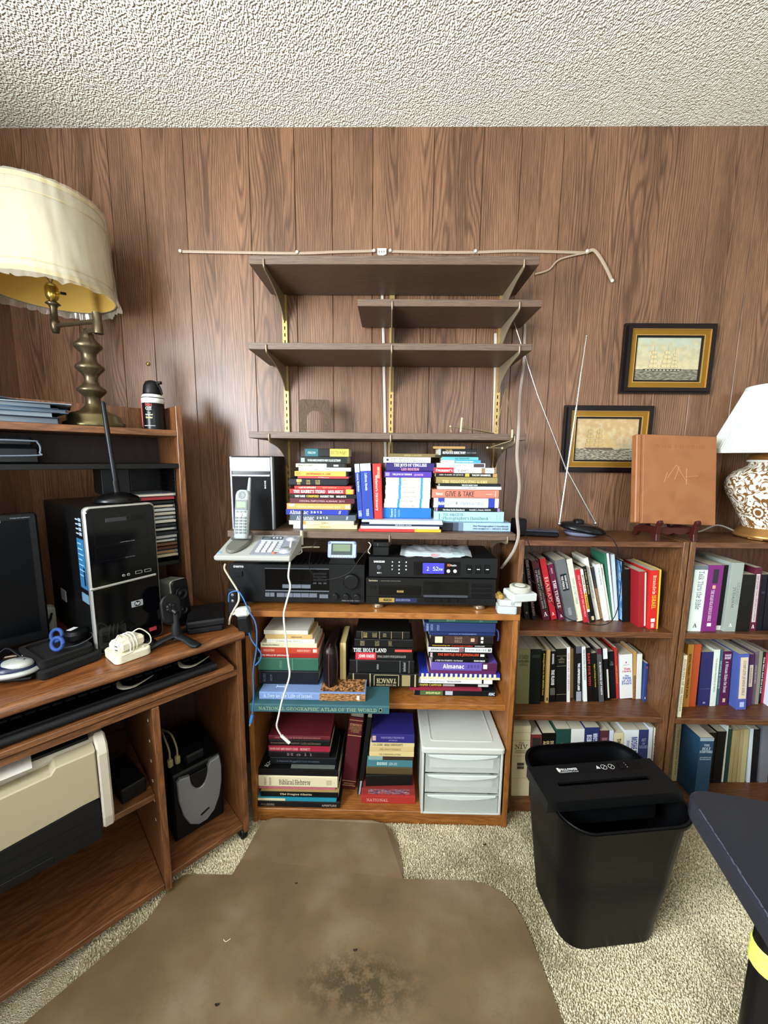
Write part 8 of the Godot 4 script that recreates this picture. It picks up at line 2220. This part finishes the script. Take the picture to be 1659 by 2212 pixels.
	tube(s, curve([Vector3(-0.06, 0.01, -0.05), Vector3(-0.11, 0.03, -0.075), Vector3(-0.17, 0.004, -0.08), Vector3(-0.25, 0.0032, -0.07)], 6), 0.003, 7)
	put(s, "lamp_cord", mat("8f8a80", 0.45), pl)

# ---------------------------------------------------------------- on the floor
func build_floor_things():
	var s := mb()
	# chair mat with a tongue pushed up against the oak bookcase
	var cm = thing("chair_mat", "tan plastic chair mat with narrow tongue lying on the beige carpet", "chair mat", Vector3(-0.2, 0.0055, 0.7))
	var line := []
	for q in [[-0.437, 0.29], [-0.40, 0.277], [-0.05, 0.277], [-0.005, 0.285], [0.025, 0.31], [0.042, 0.345], [0.052, 0.405], [0.054, 0.45]]:
		line.append(q)
	for q in [[0.2, 0.4495], [0.26, 0.45], [0.305, 0.458], [0.345, 0.478], [0.375, 0.51], [0.392, 0.56], [0.402, 0.65], [0.412, 0.75], [0.42, 0.95], [0.41, 1.2], [-0.82, 1.2], [-0.83, 0.80], [-0.81, 0.765]]:
		line.append(q)
	for q in [[-0.66, 0.57], [-0.645, 0.475], [-0.62, 0.455], [-0.6, 0.4505], [-0.475, 0.45], [-0.462, 0.40], [-0.452, 0.34]]:
		line.append(q)
	var poly := PackedVector2Array()
	for q in line:
		poly.append(Vector2(q[0] + 0.2, -(q[1] - 0.7)))
	poly.reverse()
	# fine grid of the outline so that the tongue can rise at its end
	var tris := Geometry2D.triangulate_polygon(poly)
	s = SurfaceTool.new()
	s.begin(Mesh.PRIMITIVE_TRIANGLES)
	s.set_smooth_group(-1)
	var rise := func(p: Vector2) -> float:
		var z := 0.7 - p.y
		return 0.022 * clampf((0.36 - z) / 0.085, 0, 1) ** 2
	for i in range(0, tris.size(), 3):
		var c := [poly[tris[i]], poly[tris[i + 1]], poly[tris[i + 2]]]
		for top in [0.0032, 0.0]:
			var v := []
			for p in c:
				v.append(Vector3(p.x, top + rise.call(p), -p.y))
			var out := Vector3.UP if top > 0 else Vector3.DOWN
			var order := [0, 1, 2]
			if ((v[1] as Vector3) - v[0]).cross((v[2] as Vector3) - v[0]).dot(out) > 0:
				order = [0, 2, 1]
			for k in order:
				s.set_uv(Vector2(((v[k] as Vector3).x + 0.63) / 1.25, ((v[k] as Vector3).z + 0.43) / 1.0))
				s.add_vertex(v[k])
	for i in poly.size():
		var a := poly[i]
		var b := poly[(i + 1) % poly.size()]
		var ya: float = rise.call(a)
		var yb: float = rise.call(b)
		s.set_uv(Vector2(0.2, 0.2))
		quad(s, Vector3(a.x, ya, -a.y), Vector3(b.x, yb, -b.y), Vector3(b.x, yb + 0.0032, -b.y), Vector3(a.x, ya + 0.0032, -a.y), Vector3((b - a).y, 0, (b - a).x) * (1.0 if not Geometry2D.is_polygon_clockwise(poly) else -1.0))
	var mm := printed("chair_mat", 0.4)
	put(s, "sheet", mm, cm)
	# carpet pile round the mat
	var blade := mb()
	for k in 3:
		var a := TAU * k / 3
		var b := TAU * (k + 1) / 3
		var m := Vector3(0.0009, 0.0062, 0.0004)
		blade.set_smooth_group(-1)
		tri(blade, Vector3(cos(a) * 0.0021, 0, sin(a) * 0.0021), Vector3(cos(b) * 0.0021, 0, sin(b) * 0.0021), Vector3(cos(b) * 0.0019, 0.004, sin(b) * 0.0019), Vector3(cos((a + b) / 2), 0, sin((a + b) / 2)))
		tri(blade, Vector3(cos(a) * 0.0021, 0, sin(a) * 0.0021), Vector3(cos(b) * 0.0019, 0.004, sin(b) * 0.0019), Vector3(cos(a) * 0.0019, 0.004, sin(a) * 0.0019), Vector3(cos((a + b) / 2), 0, sin((a + b) / 2)))
		tri(blade, Vector3(cos(a) * 0.0019, 0.004, sin(a) * 0.0019), Vector3(cos(b) * 0.0019, 0.004, sin(b) * 0.0019), m, Vector3(cos((a + b) / 2), 0.6, sin((a + b) / 2)))
	blade.generate_normals()
	var spots := []
	var rng := RandomNumberGenerator.new()
	rng.seed = 5
	var patch := noise(91, 2.2, 3)
	var dx := 0.0042
	var outline := PackedVector2Array()
	for q in line:
		outline.append(Vector2(q[0], q[1]))
	var inner := Geometry2D.offset_polygon(outline, -0.012)
	for iz in int(0.80 / dx):
		for ix in int(2.3 / dx):
			var x := -0.78 + ix * dx + rng.randf_range(-0.002, 0.002)
			var z := 0.17 + iz * dx + rng.randf_range(-0.002, 0.002)
			if z < 0.262 and x < 0.42: continue
			if z > 0.86 + 0.1 * x: continue
			var inside := false
			for poly2 in inner:
				if Geometry2D.is_point_in_polygon(Vector2(x, z), poly2): inside = true
			if inside: continue
			spots.append(Vector3(x, 0, z))
	var mmesh := MultiMesh.new()
	mmesh.transform_format = MultiMesh.TRANSFORM_3D
	mmesh.use_colors = true
	mmesh.mesh = blade.commit()
	mmesh.instance_count = spots.size()
	var c_dark := Color.html("938666").srgb_to_linear()
	var c_light := Color.html("e6dab8").srgb_to_linear()
	for i in spots.size():
		var p: Vector3 = spots[i]
		var n := patch.get_noise_2d(p.x, p.z)
		var t := clampf(0.62 + n * 0.75 + rng.randf_range(-0.28, 0.28), 0, 1)
		var bs := Basis(Vector3.UP, rng.randf() * TAU) * Basis(Vector3.RIGHT, rng.randf_range(-0.5, 0.5) + n * 0.4) * Basis.from_scale(Vector3.ONE * rng.randf_range(0.85, 1.3))
		mmesh.set_instance_transform(i, Transform3D(bs, p))
		mmesh.set_instance_color(i, c_dark.lerp(c_light, t))
	var pile := MultiMeshInstance3D.new()
	pile.name = "carpet_pile"
	pile.multimesh = mmesh
	var pm := StandardMaterial3D.new()
	pm.vertex_color_use_as_albedo = true
	pm.roughness = 1.0
	pm.metallic_specular = 0.1
	pile.material_override = pm
	add_child(pile)
	pile.set_meta("kind", "stuff")
	pile.set_meta("label", "beige cut pile of the carpet around the chair mat")
	pile.set_meta("category", "carpet")
	# waste basket
	var wb = thing("waste_basket", "black plastic waste basket with rolled rim on the carpet", "waste basket", Vector3(0.598, 0.004, 0.503), 6.6)
	var bm := mat("070708", 0.45, 0.0, 0.25)
	var rows := []
	var rings := [[0.0, 0.13, 0.095, 0.05], [0.006, 0.136, 0.101, 0.055], [0.2, 0.155, 0.12, 0.06], [0.39, 0.17, 0.135, 0.062], [0.392, 0.178, 0.143, 0.066], [0.402, 0.179, 0.144, 0.067], [0.404, 0.172, 0.137, 0.062], [0.39, 0.166, 0.131, 0.06], [0.2, 0.152, 0.117, 0.056], [0.008, 0.132, 0.097, 0.05]]
	for g in rings:
		var row := []
		var lift := 1.0 if g[0] > 0.3 else 0.0
		for p in rrect(g[1] * 2, g[2] * 2, g[3], 8):
			row.append(Vector3(p.x, g[0] - lift * 0.012 * cos(p.x / g[1] * PI * 0.5) * (1.0 if p.y > 0 else -0.6), p.y))
		rows.append(row)
	s = mb()
	skin(s, rows.slice(0, 6), func(m): return Vector3(0, m.y, 0), true, false)
	skin(s, rows.slice(5, 10), func(m): return Vector3(m.x * 3, m.y, m.z * 3), false, true)
	put(s, "body", bm, wb)
	# shredder head laid across the basket
	var sd = thing("paper_shredder", "black paper shredder head with feed slot resting across the waste basket", "shredder", Vector3(0.585, 0.404, 0.523), 6.6)
	s = mb()
	var hx := 0.186
	ring_prism(s, P2([-hx, -0.06, hx, -0.06, hx, 0.055, -hx, 0.055]), P2([-0.13, -0.016, 0.13, -0.016, 0.13, -0.003, -0.13, -0.003]), 0.024, 0.03, Transform3D(Basis(Vector3.RIGHT, -PI / 2), Vector3.ZERO))
	put(s, "top_cover", mat("08090a", 0.5), sd)
	s = mb()
	ring_prism(s, P2([-hx, -0.06, hx, -0.06, hx, 0.055, -hx, 0.055]), P2([-hx + 0.004, -0.056, hx - 0.004, -0.056, hx - 0.004, 0.051, -hx + 0.004, 0.051]), 0.0005, 0.0242, Transform3D(Basis(Vector3.RIGHT, -PI / 2), Vector3.ZERO))
	put(s, "skirt", mat("070809", 0.5), sd)
	bp("slot_floor", sd, mat("000001", 0.7), Vector3(-0.14, 0.003, -0.004), Vector3(0.14, 0.008, 0.022))
	bp("cutter_housing", sd, mat("060708", 0.5), Vector3(-0.13, -0.06, -0.04), Vector3(0.13, 0.001, 0.045), 0.004)
	bp("label_plate", sd, mat("0b0b0d", 0.35), Vector3(-0.115, 0.03, -0.048), Vector3(0.14, 0.0306, -0.022))
	var flat := [Vector3.RIGHT, Vector3(0, 0, -1)]
	letters("FELLOWES", sd, mat("d8d8d4"), Vector3(-0.075, 0.0307, -0.036), flat[0], flat[1], 0.05, 0.007, 1)
	letters("POWERSHRED PS 30", sd, mat("b9b9b4"), Vector3(-0.078, 0.0307, -0.0275), flat[0], flat[1], 0.055, 0.004, 0)
	bp("logo_block", sd, mat("d8d8d4"), Vector3(-0.107, 0.0305, -0.043), Vector3(-0.101, 0.0309, -0.03))
	for q in [0.03, 0.052]:
		s = mb()
		ring_prism(s, rrect(0.017, 0.017, 0.0084, 5), rrect(0.015, 0.015, 0.0074, 5), 0, 0.0004, Transform3D(Basis(Vector3.RIGHT, -PI / 2), Vector3(q, 0.0306, -0.035)))
		box(s, Vector3(-0.007, 0.0306, -0.0006), Vector3(0.007, 0.031, 0.0006), 0.0, Transform3D(Basis(Vector3.UP, PI / 4), Vector3(q, 0, -0.035)))
		put(s, "warning_sign", mat("b9b9b4"), sd)
	s = mb()
	prism(s, P2([0, -0.005, 0.012, -0.005, 0.006, 0.006]), 0, 0.0004, Transform3D(Basis(Vector3.RIGHT, -PI / 2), Vector3(0.006, 0.0306, -0.036)))
	put(s, "warning_triangle", mat("c9c9c4"), sd)
	bp("power_switch", sd, mat("050506", 0.4), Vector3(0.075, 0.0305, -0.046), Vector3(0.088, 0.034, -0.026), 0.001)
	for i in 3:
		bp("switch_dot", sd, mat("9a9a96"), Vector3(0.096, 0.0306, -0.045 + i * 0.007), Vector3(0.098, 0.031, -0.043 + i * 0.007))
	# black table corner at the right
	var tb = thing("black_table", "scuffed black table top with rounded corner at the right edge", "table", Vector3(0.8, 0, 1.2))
	var tt := 0.72
	var pts := PackedVector2Array()
	var c0: Vector3 = Vector3(0.5224, 0.7200, 0.8535)
	var c1: Vector3 = Vector3(0.4797, 0.7200, 1.0578)
	var dirv := Vector2(c1.x - c0.x, c1.z - c0.z).normalized()
	var far := Vector2(c0.x - 0.8, c0.z - 1.2)
	var right := Vector2(-dirv.y, dirv.x) * -1.0
	if right.x < 0: right = -right
	var rr := 0.045
	# rounded corner at the far left, then along both edges
	for i in 9:
		var a := i / 8.0
		var p0 := far + dirv * rr
		var p1 := far
		var p2 := far + right * rr
		pts.append(p0.lerp(p1, a).lerp(p1.lerp(p2, a), a))
	pts.append(far + right * 0.9)
	pts.append(far + right * 0.9 + dirv * 1.4)
	pts.append(far + dirv * 1.4)
	s = mb()
	var plan := PackedVector2Array()
	for p in pts:
		plan.append(Vector2(p.x, -p.y))
	prism(s, plan, tt - 0.035, tt, Transform3D(Basis(Vector3.RIGHT, -PI / 2), Vector3.ZERO), 0.005)
	put(s, "table_top", mat("1e1f" + "25", 0.4), tb)
	var lg := Vector2(0.59 - 0.8, 0.975 - 1.2)
	for q in [lg, lg + right * 0.7, lg + dirv * 1.0, lg + right * 0.7 + dirv * 1.0]:
		s = mb()
		tube(s, [Vector3(q.x, 0.0, q.y), Vector3(q.x, tt - 0.034, q.y)], 0.022, 18)
		put(s, "leg", mat("050507", 0.35), tb)
	var nz := noise(77, 1.0, 2)
	for i in 34:
		var t := 0.05 + i * 0.007 + 0.002 * nz.get_noise_1d(i * 11.0)
		var b: Vector2 = far + dirv * t + right * (0.001 + 0.001 * nz.get_noise_1d(i * 3.0))
		s = mb()
		box(s, Vector3(-0.0008 - 0.0006 * nz.get_noise_1d(i * 5.0), 0, 0), Vector3(0.0008, 0.0003, 0.006 + 0.005 * absf(nz.get_noise_1d(i * 7.0))), 0.0, Transform3D(Basis(Vector3.UP, atan2(dirv.x, dirv.y)), Vector3(b.x + 0.0042, tt, b.y)))
		put(s, "scuff", mat("4a4e5c", 0.6), tb)
	s = mb()
	for i in 3:
		lathe(s, [Vector2(0.0225, 0.545 - i * 0.012), Vector2(0.0245, 0.548 - i * 0.012), Vector2(0.0245, 0.557 - i * 0.012), Vector2(0.0225, 0.56 - i * 0.012)], 20, Transform3D(Basis(Vector3(0, 0, 1), 0.12 - i * 0.1), Vector3(lg.x + 0.06 - i * 0.05, 0, lg.y)) if false else Transform3D(Basis.IDENTITY, Vector3(lg.x, 0, lg.y)), true)
	put(s, "yellow_tape", mat("c9cf5a", 0.5), tb)
	# crumbs and fluff
	var lint := [[490, 2030, "c9b99a", 0.018, "pale thread lying on the mat near its middle"], [235, 2032, "d6ccb4", 0.006, "white crumb on the mat by the desk's bottom board"], [767, 2052, "2a2418", 0.008, "dark crumb on the mat's centre above the dirty patch"], [640, 1908, "2c2416", 0.006, "dark speck on the mat's tongue"], [1046, 1824, "3a2f1c", 0.009, "brown crumb on the carpet left of the basket"], [469, 2170, "1f1d16", 0.008, "blackish crumb on the mat near the bottom edge"]]
	for q in lint:
		var o = thing("lint", q[4], "crumb", Vector3.ZERO)
		var at: Vector3 = crumb_place(q[0])
		o.position = at
		s = mb()
		tube(s, curve([Vector3(-q[3] / 2, 0.0012, 0), Vector3(0, 0.002, q[3] * 0.3), Vector3(q[3] / 2, 0.0012, -q[3] * 0.1)], 4), q[3] * (0.06 if q[3] > 0.01 else 0.25), 6)
		put(s, "bit", mat(q[2], 0.9), o)

func crumb_place(which: int) -> Vector3:
	var m := {490: Vector3(-0.4225, 0.0090, 0.6132), 235: Vector3(-0.7316, 0.0090, 0.6222), 767: Vector3(-0.0776, 0.0090, 0.6272), 640: Vector3(-0.2705, 0.0090, 0.4700), 1046: Vector3(0.3309, 0.0060, 0.3325), 469: Vector3(-0.3937, 0.0090, 0.7372)}
	return m[which]

# ---------------------------------------------------------------- wires
func wire(called, label, category, parts: Array):
	# parts: [name, material, radius, flat, points]
	var o = thing(called, label, category, parts[0][4][0])
	for p in parts:
		var s := mb()
		var line := []
		for q in p[4]:
			line.append((q as Vector3) - o.position)
		tube(s, curve(line, 6) if line.size() > 2 else line, p[2], 8, p[3], Vector3(0, 0, 1))
		put(s, p[0], p[1], o)
	return o

func build_cables():
	var s := mb()
	var film := mat("97836f", 0.35)
	var ivory := mat("cfc8b6", 0.5)
	# twin-lead aerial pinned along the wall
	var z := 0.004
	var an = wire("wire_antenna", "clear flat wire antenna pinned along the panelling above the shelves", "antenna", [
		["ribbon", film, 0.0052, 0.25, [Vector3(-0.7499, 2.0066, 0.0040), Vector3(-0.5689, 2.0039, 0.0040), Vector3(-0.3395, 2.0013, 0.0040), Vector3(-0.1925, 2.0060, 0.0040), Vector3(-0.0689, 2.0093, 0.0040)]],
		["ribbon", film, 0.0052, 0.25, [Vector3(-0.0055, 2.0079, 0.0040), Vector3(0.1323, 2.0051, 0.0040), Vector3(0.2874, 2.0053, 0.0040), Vector3(0.4385, 2.0101, 0.0040), Vector3(0.6729, 2.0045, 0.0040)]],
		["ribbon_end", film, 0.006, 0.3, [Vector3(0.6720, 2.0035, 0.0060), Vector3(0.6983, 2.0091, 0.0100), Vector3(0.7344, 1.9651, 0.0120), Vector3(0.7684, 1.9129, 0.0080)]],
		["loose_strand", film, 0.003, 0.4, [Vector3(0.6720, 2.0035, 0.0060), Vector3(0.5840, 1.9825, 0.0060), Vector3(0.5462, 1.9479, 0.0060), Vector3(0.5003, 1.9342, 0.0060)]],
		["down_lead", mat("b3aba0", 0.35), 0.0052, 0.25, [Vector3(-0.0378, 1.9887, 0.0030), Vector3(-0.0351, 1.8606, 0.0030), Vector3(-0.0283, 1.6717, 0.0030), Vector3(-0.0204, 1.3831, 0.0030), Vector3(-0.0103, 1.0780, 0.0030)]],
	])
	var o: Vector3 = an.position
	s = mb()
	prism(s, P2([-0.016, -0.008, -0.006, -0.012, 0.006, -0.012, 0.016, -0.008, 0.016, 0.011, -0.016, 0.011]), 0.001, 0.009, Transform3D(Basis.IDENTITY, Vector3(-0.0380, 2.0052, 0.0000) - o), 0.001)
	put(s, "junction", mat("d6d2c6", 0.5), an)
	for i in 3:
		bp("junction_slot", an, mat("55503f", 0.6), Vector3(-0.0378, 2.0009, 0.0090) - o + Vector3(-0.0105 + i * 0.008, 0.0, -0.0005), Vector3(-0.0378, 2.0009, 0.0090) - o + Vector3(-0.0075 + i * 0.008, 0.007, 0.0005))
	for p in [Vector3(-0.7489, 2.0057, 0.0060), Vector3(-0.3357, 2.0033, 0.0060), Vector3(-0.0655, 2.0083, 0.0060), Vector3(-0.0088, 2.0084, 0.0060), Vector3(0.2885, 2.0074, 0.0060), Vector3(0.6749, 2.0080, 0.0060), Vector3(0.7696, 1.9122, 0.0060)]:
		s = mb()
		lathe(s, V2([0, 0.006, 0.005, 0.005, 0.006, 0.001, 0.003, 0, 0.003, -0.006, 0, -0.006]), 12, Transform3D(Basis(Vector3.RIGHT, PI / 2), (p as Vector3) - o))
		put(s, "pin", ivory, an)
	# flat clear lead down the right of the shelves
	wire("flat_lead", "clear flat lead hanging down the right ends of wall shelves", "cable", [["ribbon", mat("8f8278", 0.3), 0.0052, 0.25, [Vector3(0.4752, 1.7688, 0.0040), Vector3(0.4742, 1.6383, 0.0200), Vector3(0.4418, 1.5130, 0.1000), Vector3(0.3919, 1.3912, 0.2600), Vector3(0.3907, 1.3002, 0.2620), Vector3(0.4071, 1.2067, 0.2500), Vector3(0.4061, 1.1178, 0.2460), Vector3(0.4144, 1.0503, 0.2460), Vector3(0.4064, 1.0036, 0.2420), Vector3(0.3927, 0.9635, 0.2250), Vector3(0.3892, 0.9132, 0.1600)]]])
	wire("white_wall_lead", "white flat lead running down beside the right shelf standard", "cable", [["ribbon", mat("b9b2aa", 0.4), 0.0055, 0.25, [Vector3(0.3734, 1.7374, 0.0025), Vector3(0.3780, 1.6097, 0.0025), Vector3(0.3833, 1.3950, 0.0025), Vector3(0.3873, 1.2757, 0.0025)]]])
	# telephone leads
	wire("white_phone_lead", "thick white lead dangling in front of the receiver and bookcase", "cable", [
		["cord", mat("d6d3c6", 0.45), 0.0029, 1.0, [Vector3(-0.3078, 1.0098, 0.2500), Vector3(-0.3038, 1.0299, 0.3000), Vector3(-0.3008, 1.0149, 0.3300), Vector3(-0.3019, 0.9729, 0.3350), Vector3(-0.3085, 0.9276, 0.3300), Vector3(-0.3036, 0.8938, 0.3300), Vector3(-0.3163, 0.8460, 0.3300), Vector3(-0.3247, 0.8029, 0.3350), Vector3(-0.3192, 0.7371, 0.3400), Vector3(-0.3113, 0.6555, 0.3450), Vector3(-0.3082, 0.6089, 0.3500), Vector3(-0.3314, 0.5345, 0.3520), Vector3(-0.3470, 0.4691, 0.3500), Vector3(-0.3539, 0.4330, 0.3450), Vector3(-0.3414, 0.3968, 0.3400)]],
		["connector", mat("dedcd0", 0.4), 0.0058, 0.7, [Vector3(-0.3414, 0.3985, 0.3400), Vector3(-0.3178, 0.3687, 0.3350)]]])
	wire("beige_phone_lead", "beige lead from the telephone down to the white plug", "cable", [["cord", mat("b8ae98", 0.5), 0.0032, 1.0, [Vector3(-0.5143, 0.9559, 0.3000), Vector3(-0.5179, 0.9408, 0.3000), Vector3(-0.5045, 0.9139, 0.3000), Vector3(-0.4799, 0.8703, 0.3000), Vector3(-0.4761, 0.8551, 0.3000), Vector3(-0.4745, 0.8359, 0.3100), Vector3(-0.4883, 0.8102, 0.3150), Vector3(-0.5034, 0.7817, 0.3100), Vector3(-0.5116, 0.7570, 0.3000)]]])
	wire("blue_lead", "thin blue lead with blue plug hanging beside the oak bookcase", "cable", [
		["cord", mat("2f6096", 0.45), 0.0022, 1.0, [Vector3(-0.5054, 0.8354, 0.3100), Vector3(-0.5012, 0.8628, 0.3100), Vector3(-0.4751, 0.8715, 0.3120), Vector3(-0.4567, 0.8551, 0.3200), Vector3(-0.4356, 0.8171, 0.3300), Vector3(-0.4124, 0.7712, 0.3350), Vector3(-0.4137, 0.6947, 0.3350), Vector3(-0.4268, 0.6165, 0.3350), Vector3(-0.4282, 0.5373, 0.3350), Vector3(-0.4354, 0.4646, 0.3350)]],
		["plug", mat("2a6fae", 0.4), 0.005, 0.6, [Vector3(-0.4354, 0.4646, 0.3350), Vector3(-0.4424, 0.4384, 0.3350)]],
		["plug_tip", mat("b9bcc0", 0.3, 0.8), 0.0028, 0.6, [Vector3(-0.4424, 0.4384, 0.3350), Vector3(-0.4458, 0.4268, 0.3350)]],
		["cord_loop", mat("2f6096", 0.45), 0.0022, 1.0, [Vector3(-0.4370, 0.7426, 0.3300), Vector3(-0.4278, 0.7150, 0.3300), Vector3(-0.4021, 0.6778, 0.3320), Vector3(-0.4044, 0.6544, 0.3320), Vector3(-0.4194, 0.6359, 0.3330)]]])
	wire("black_loop_lead", "thin black lead looping from the small radio across the receiver", "cable", [["cord", mat("0b0b0c", 0.4), 0.0013, 1.0, [Vector3(-0.2199, 1.0125, 0.2000), Vector3(-0.2367, 1.0166, 0.2350), Vector3(-0.2556, 0.9870, 0.2420), Vector3(-0.2624, 0.9327, 0.2430), Vector3(-0.2443, 0.9018, 0.2440), Vector3(-0.2137, 0.8915, 0.2450), Vector3(-0.1671, 0.9001, 0.2500), Vector3(-0.1261, 0.9210, 0.2500), Vector3(-0.0996, 0.9576, 0.2400), Vector3(-0.0697, 0.9956, 0.2350)]]])
	wire("black_bookcase_lead", "black lead drooping across the middle bookcase's upper shelf books", "cable", [["cord", mat("09090a", 0.45), 0.0014, 1.0, [Vector3(0.7269, 1.0372, 0.1600), Vector3(0.7244, 1.0403, 0.2150), Vector3(0.7442, 1.0111, 0.2220), Vector3(0.7575, 0.9646, 0.2220), Vector3(0.7706, 0.9011, 0.2200), Vector3(0.7675, 0.8056, 0.2220), Vector3(0.7519, 0.7565, 0.2220), Vector3(0.7194, 0.7396, 0.2220), Vector3(0.6648, 0.7436, 0.2220), Vector3(0.6014, 0.7622, 0.2220), Vector3(0.5516, 0.8103, 0.2220), Vector3(0.5016, 0.8691, 0.2220), Vector3(0.4615, 0.8972, 0.2220)]]])
	wire("twisted_black_lead", "twisted black lead hanging from the power brick past the dark books", "cable", [["cord", mat("09090a", 0.45), 0.0016, 1.0, [Vector3(0.4633, 1.0419, 0.1600), Vector3(0.4509, 1.0347, 0.2200), Vector3(0.4644, 0.9996, 0.2220), Vector3(0.4808, 0.9681, 0.2200), Vector3(0.4963, 0.9498, 0.2100)]]])
	wire("knotted_white_lead", "knotted white lead behind the telephone above the receiver", "cable", [["cord", mat("bdb49c", 0.5), 0.0022, 1.0, [Vector3(-0.3145, 1.0125, 0.2350), Vector3(-0.2952, 1.0015, 0.2400), Vector3(-0.2860, 0.9835, 0.2420), Vector3(-0.3045, 0.9740, 0.2420), Vector3(-0.3134, 0.9832, 0.2420), Vector3(-0.2974, 0.9917, 0.2380), Vector3(-0.2773, 0.9952, 0.2250), Vector3(-0.2358, 0.9899, 0.2000)]]])
	wire("white_clip_wire", "short bent white wire by the black adapter on the tuner", "wire", [["wire", mat("cfcabc", 0.5), 0.0014, 1.0, [Vector3(-0.0688, 1.0151, 0.2250), Vector3(-0.0610, 1.0050, 0.2280), Vector3(-0.0699, 0.9866, 0.2300), Vector3(-0.0638, 0.9773, 0.2300)]]])
	# wall plug with black transformer hanging at the desk's right end
	var tr = thing("plug_transformer", "white plug on a black transformer hanging by desk's right corner", "adapter", Vector3(-0.4611, 0.8024, 0.3100))
	o = tr.position
	s = mb()
	box(s, Vector3(-0.022, -0.012, -0.014), Vector3(0.022, 0.016, 0.014), 0.006, Transform3D(Basis(Vector3.BACK, 0.12), Vector3.ZERO))
	tube(s, [Vector3(-0.02, -0.002, 0), Vector3(-0.038, -0.008, 0)], [0.007, 0.004], 8)
	put(s, "white_plug", mat("c9c3b0", 0.45), tr)
	s = mb()
	box(s, Vector3(-0.02, -0.075, -0.014), Vector3(0.018, -0.0125, 0.014), 0.005, Transform3D(Basis(Vector3.BACK, 0.12), Vector3.ZERO))
	put(s, "transformer", mat("060607", 0.45), tr)
	var ps = thing("power_strip", "black power strip with small round screws standing behind the beige lead", "power strip", Vector3(-0.5018, 0.8240, 0.2800))
	bp("body", ps, mat("070708", 0.5), Vector3(-0.018, -0.05, -0.012), Vector3(0.016, 0.045, 0.008), 0.004)
	for q in [0.026, 0.006]:
		s = mb()
		lathe(s, V2([0.0015, 0.001, 0.004, 0.0015, 0.0045, 0]), 12, Transform3D(Basis(Vector3.RIGHT, PI / 2), Vector3(0, q, 0.008)))
		put(s, "screw", mat("9a9890", 0.3, 0.6), ps)
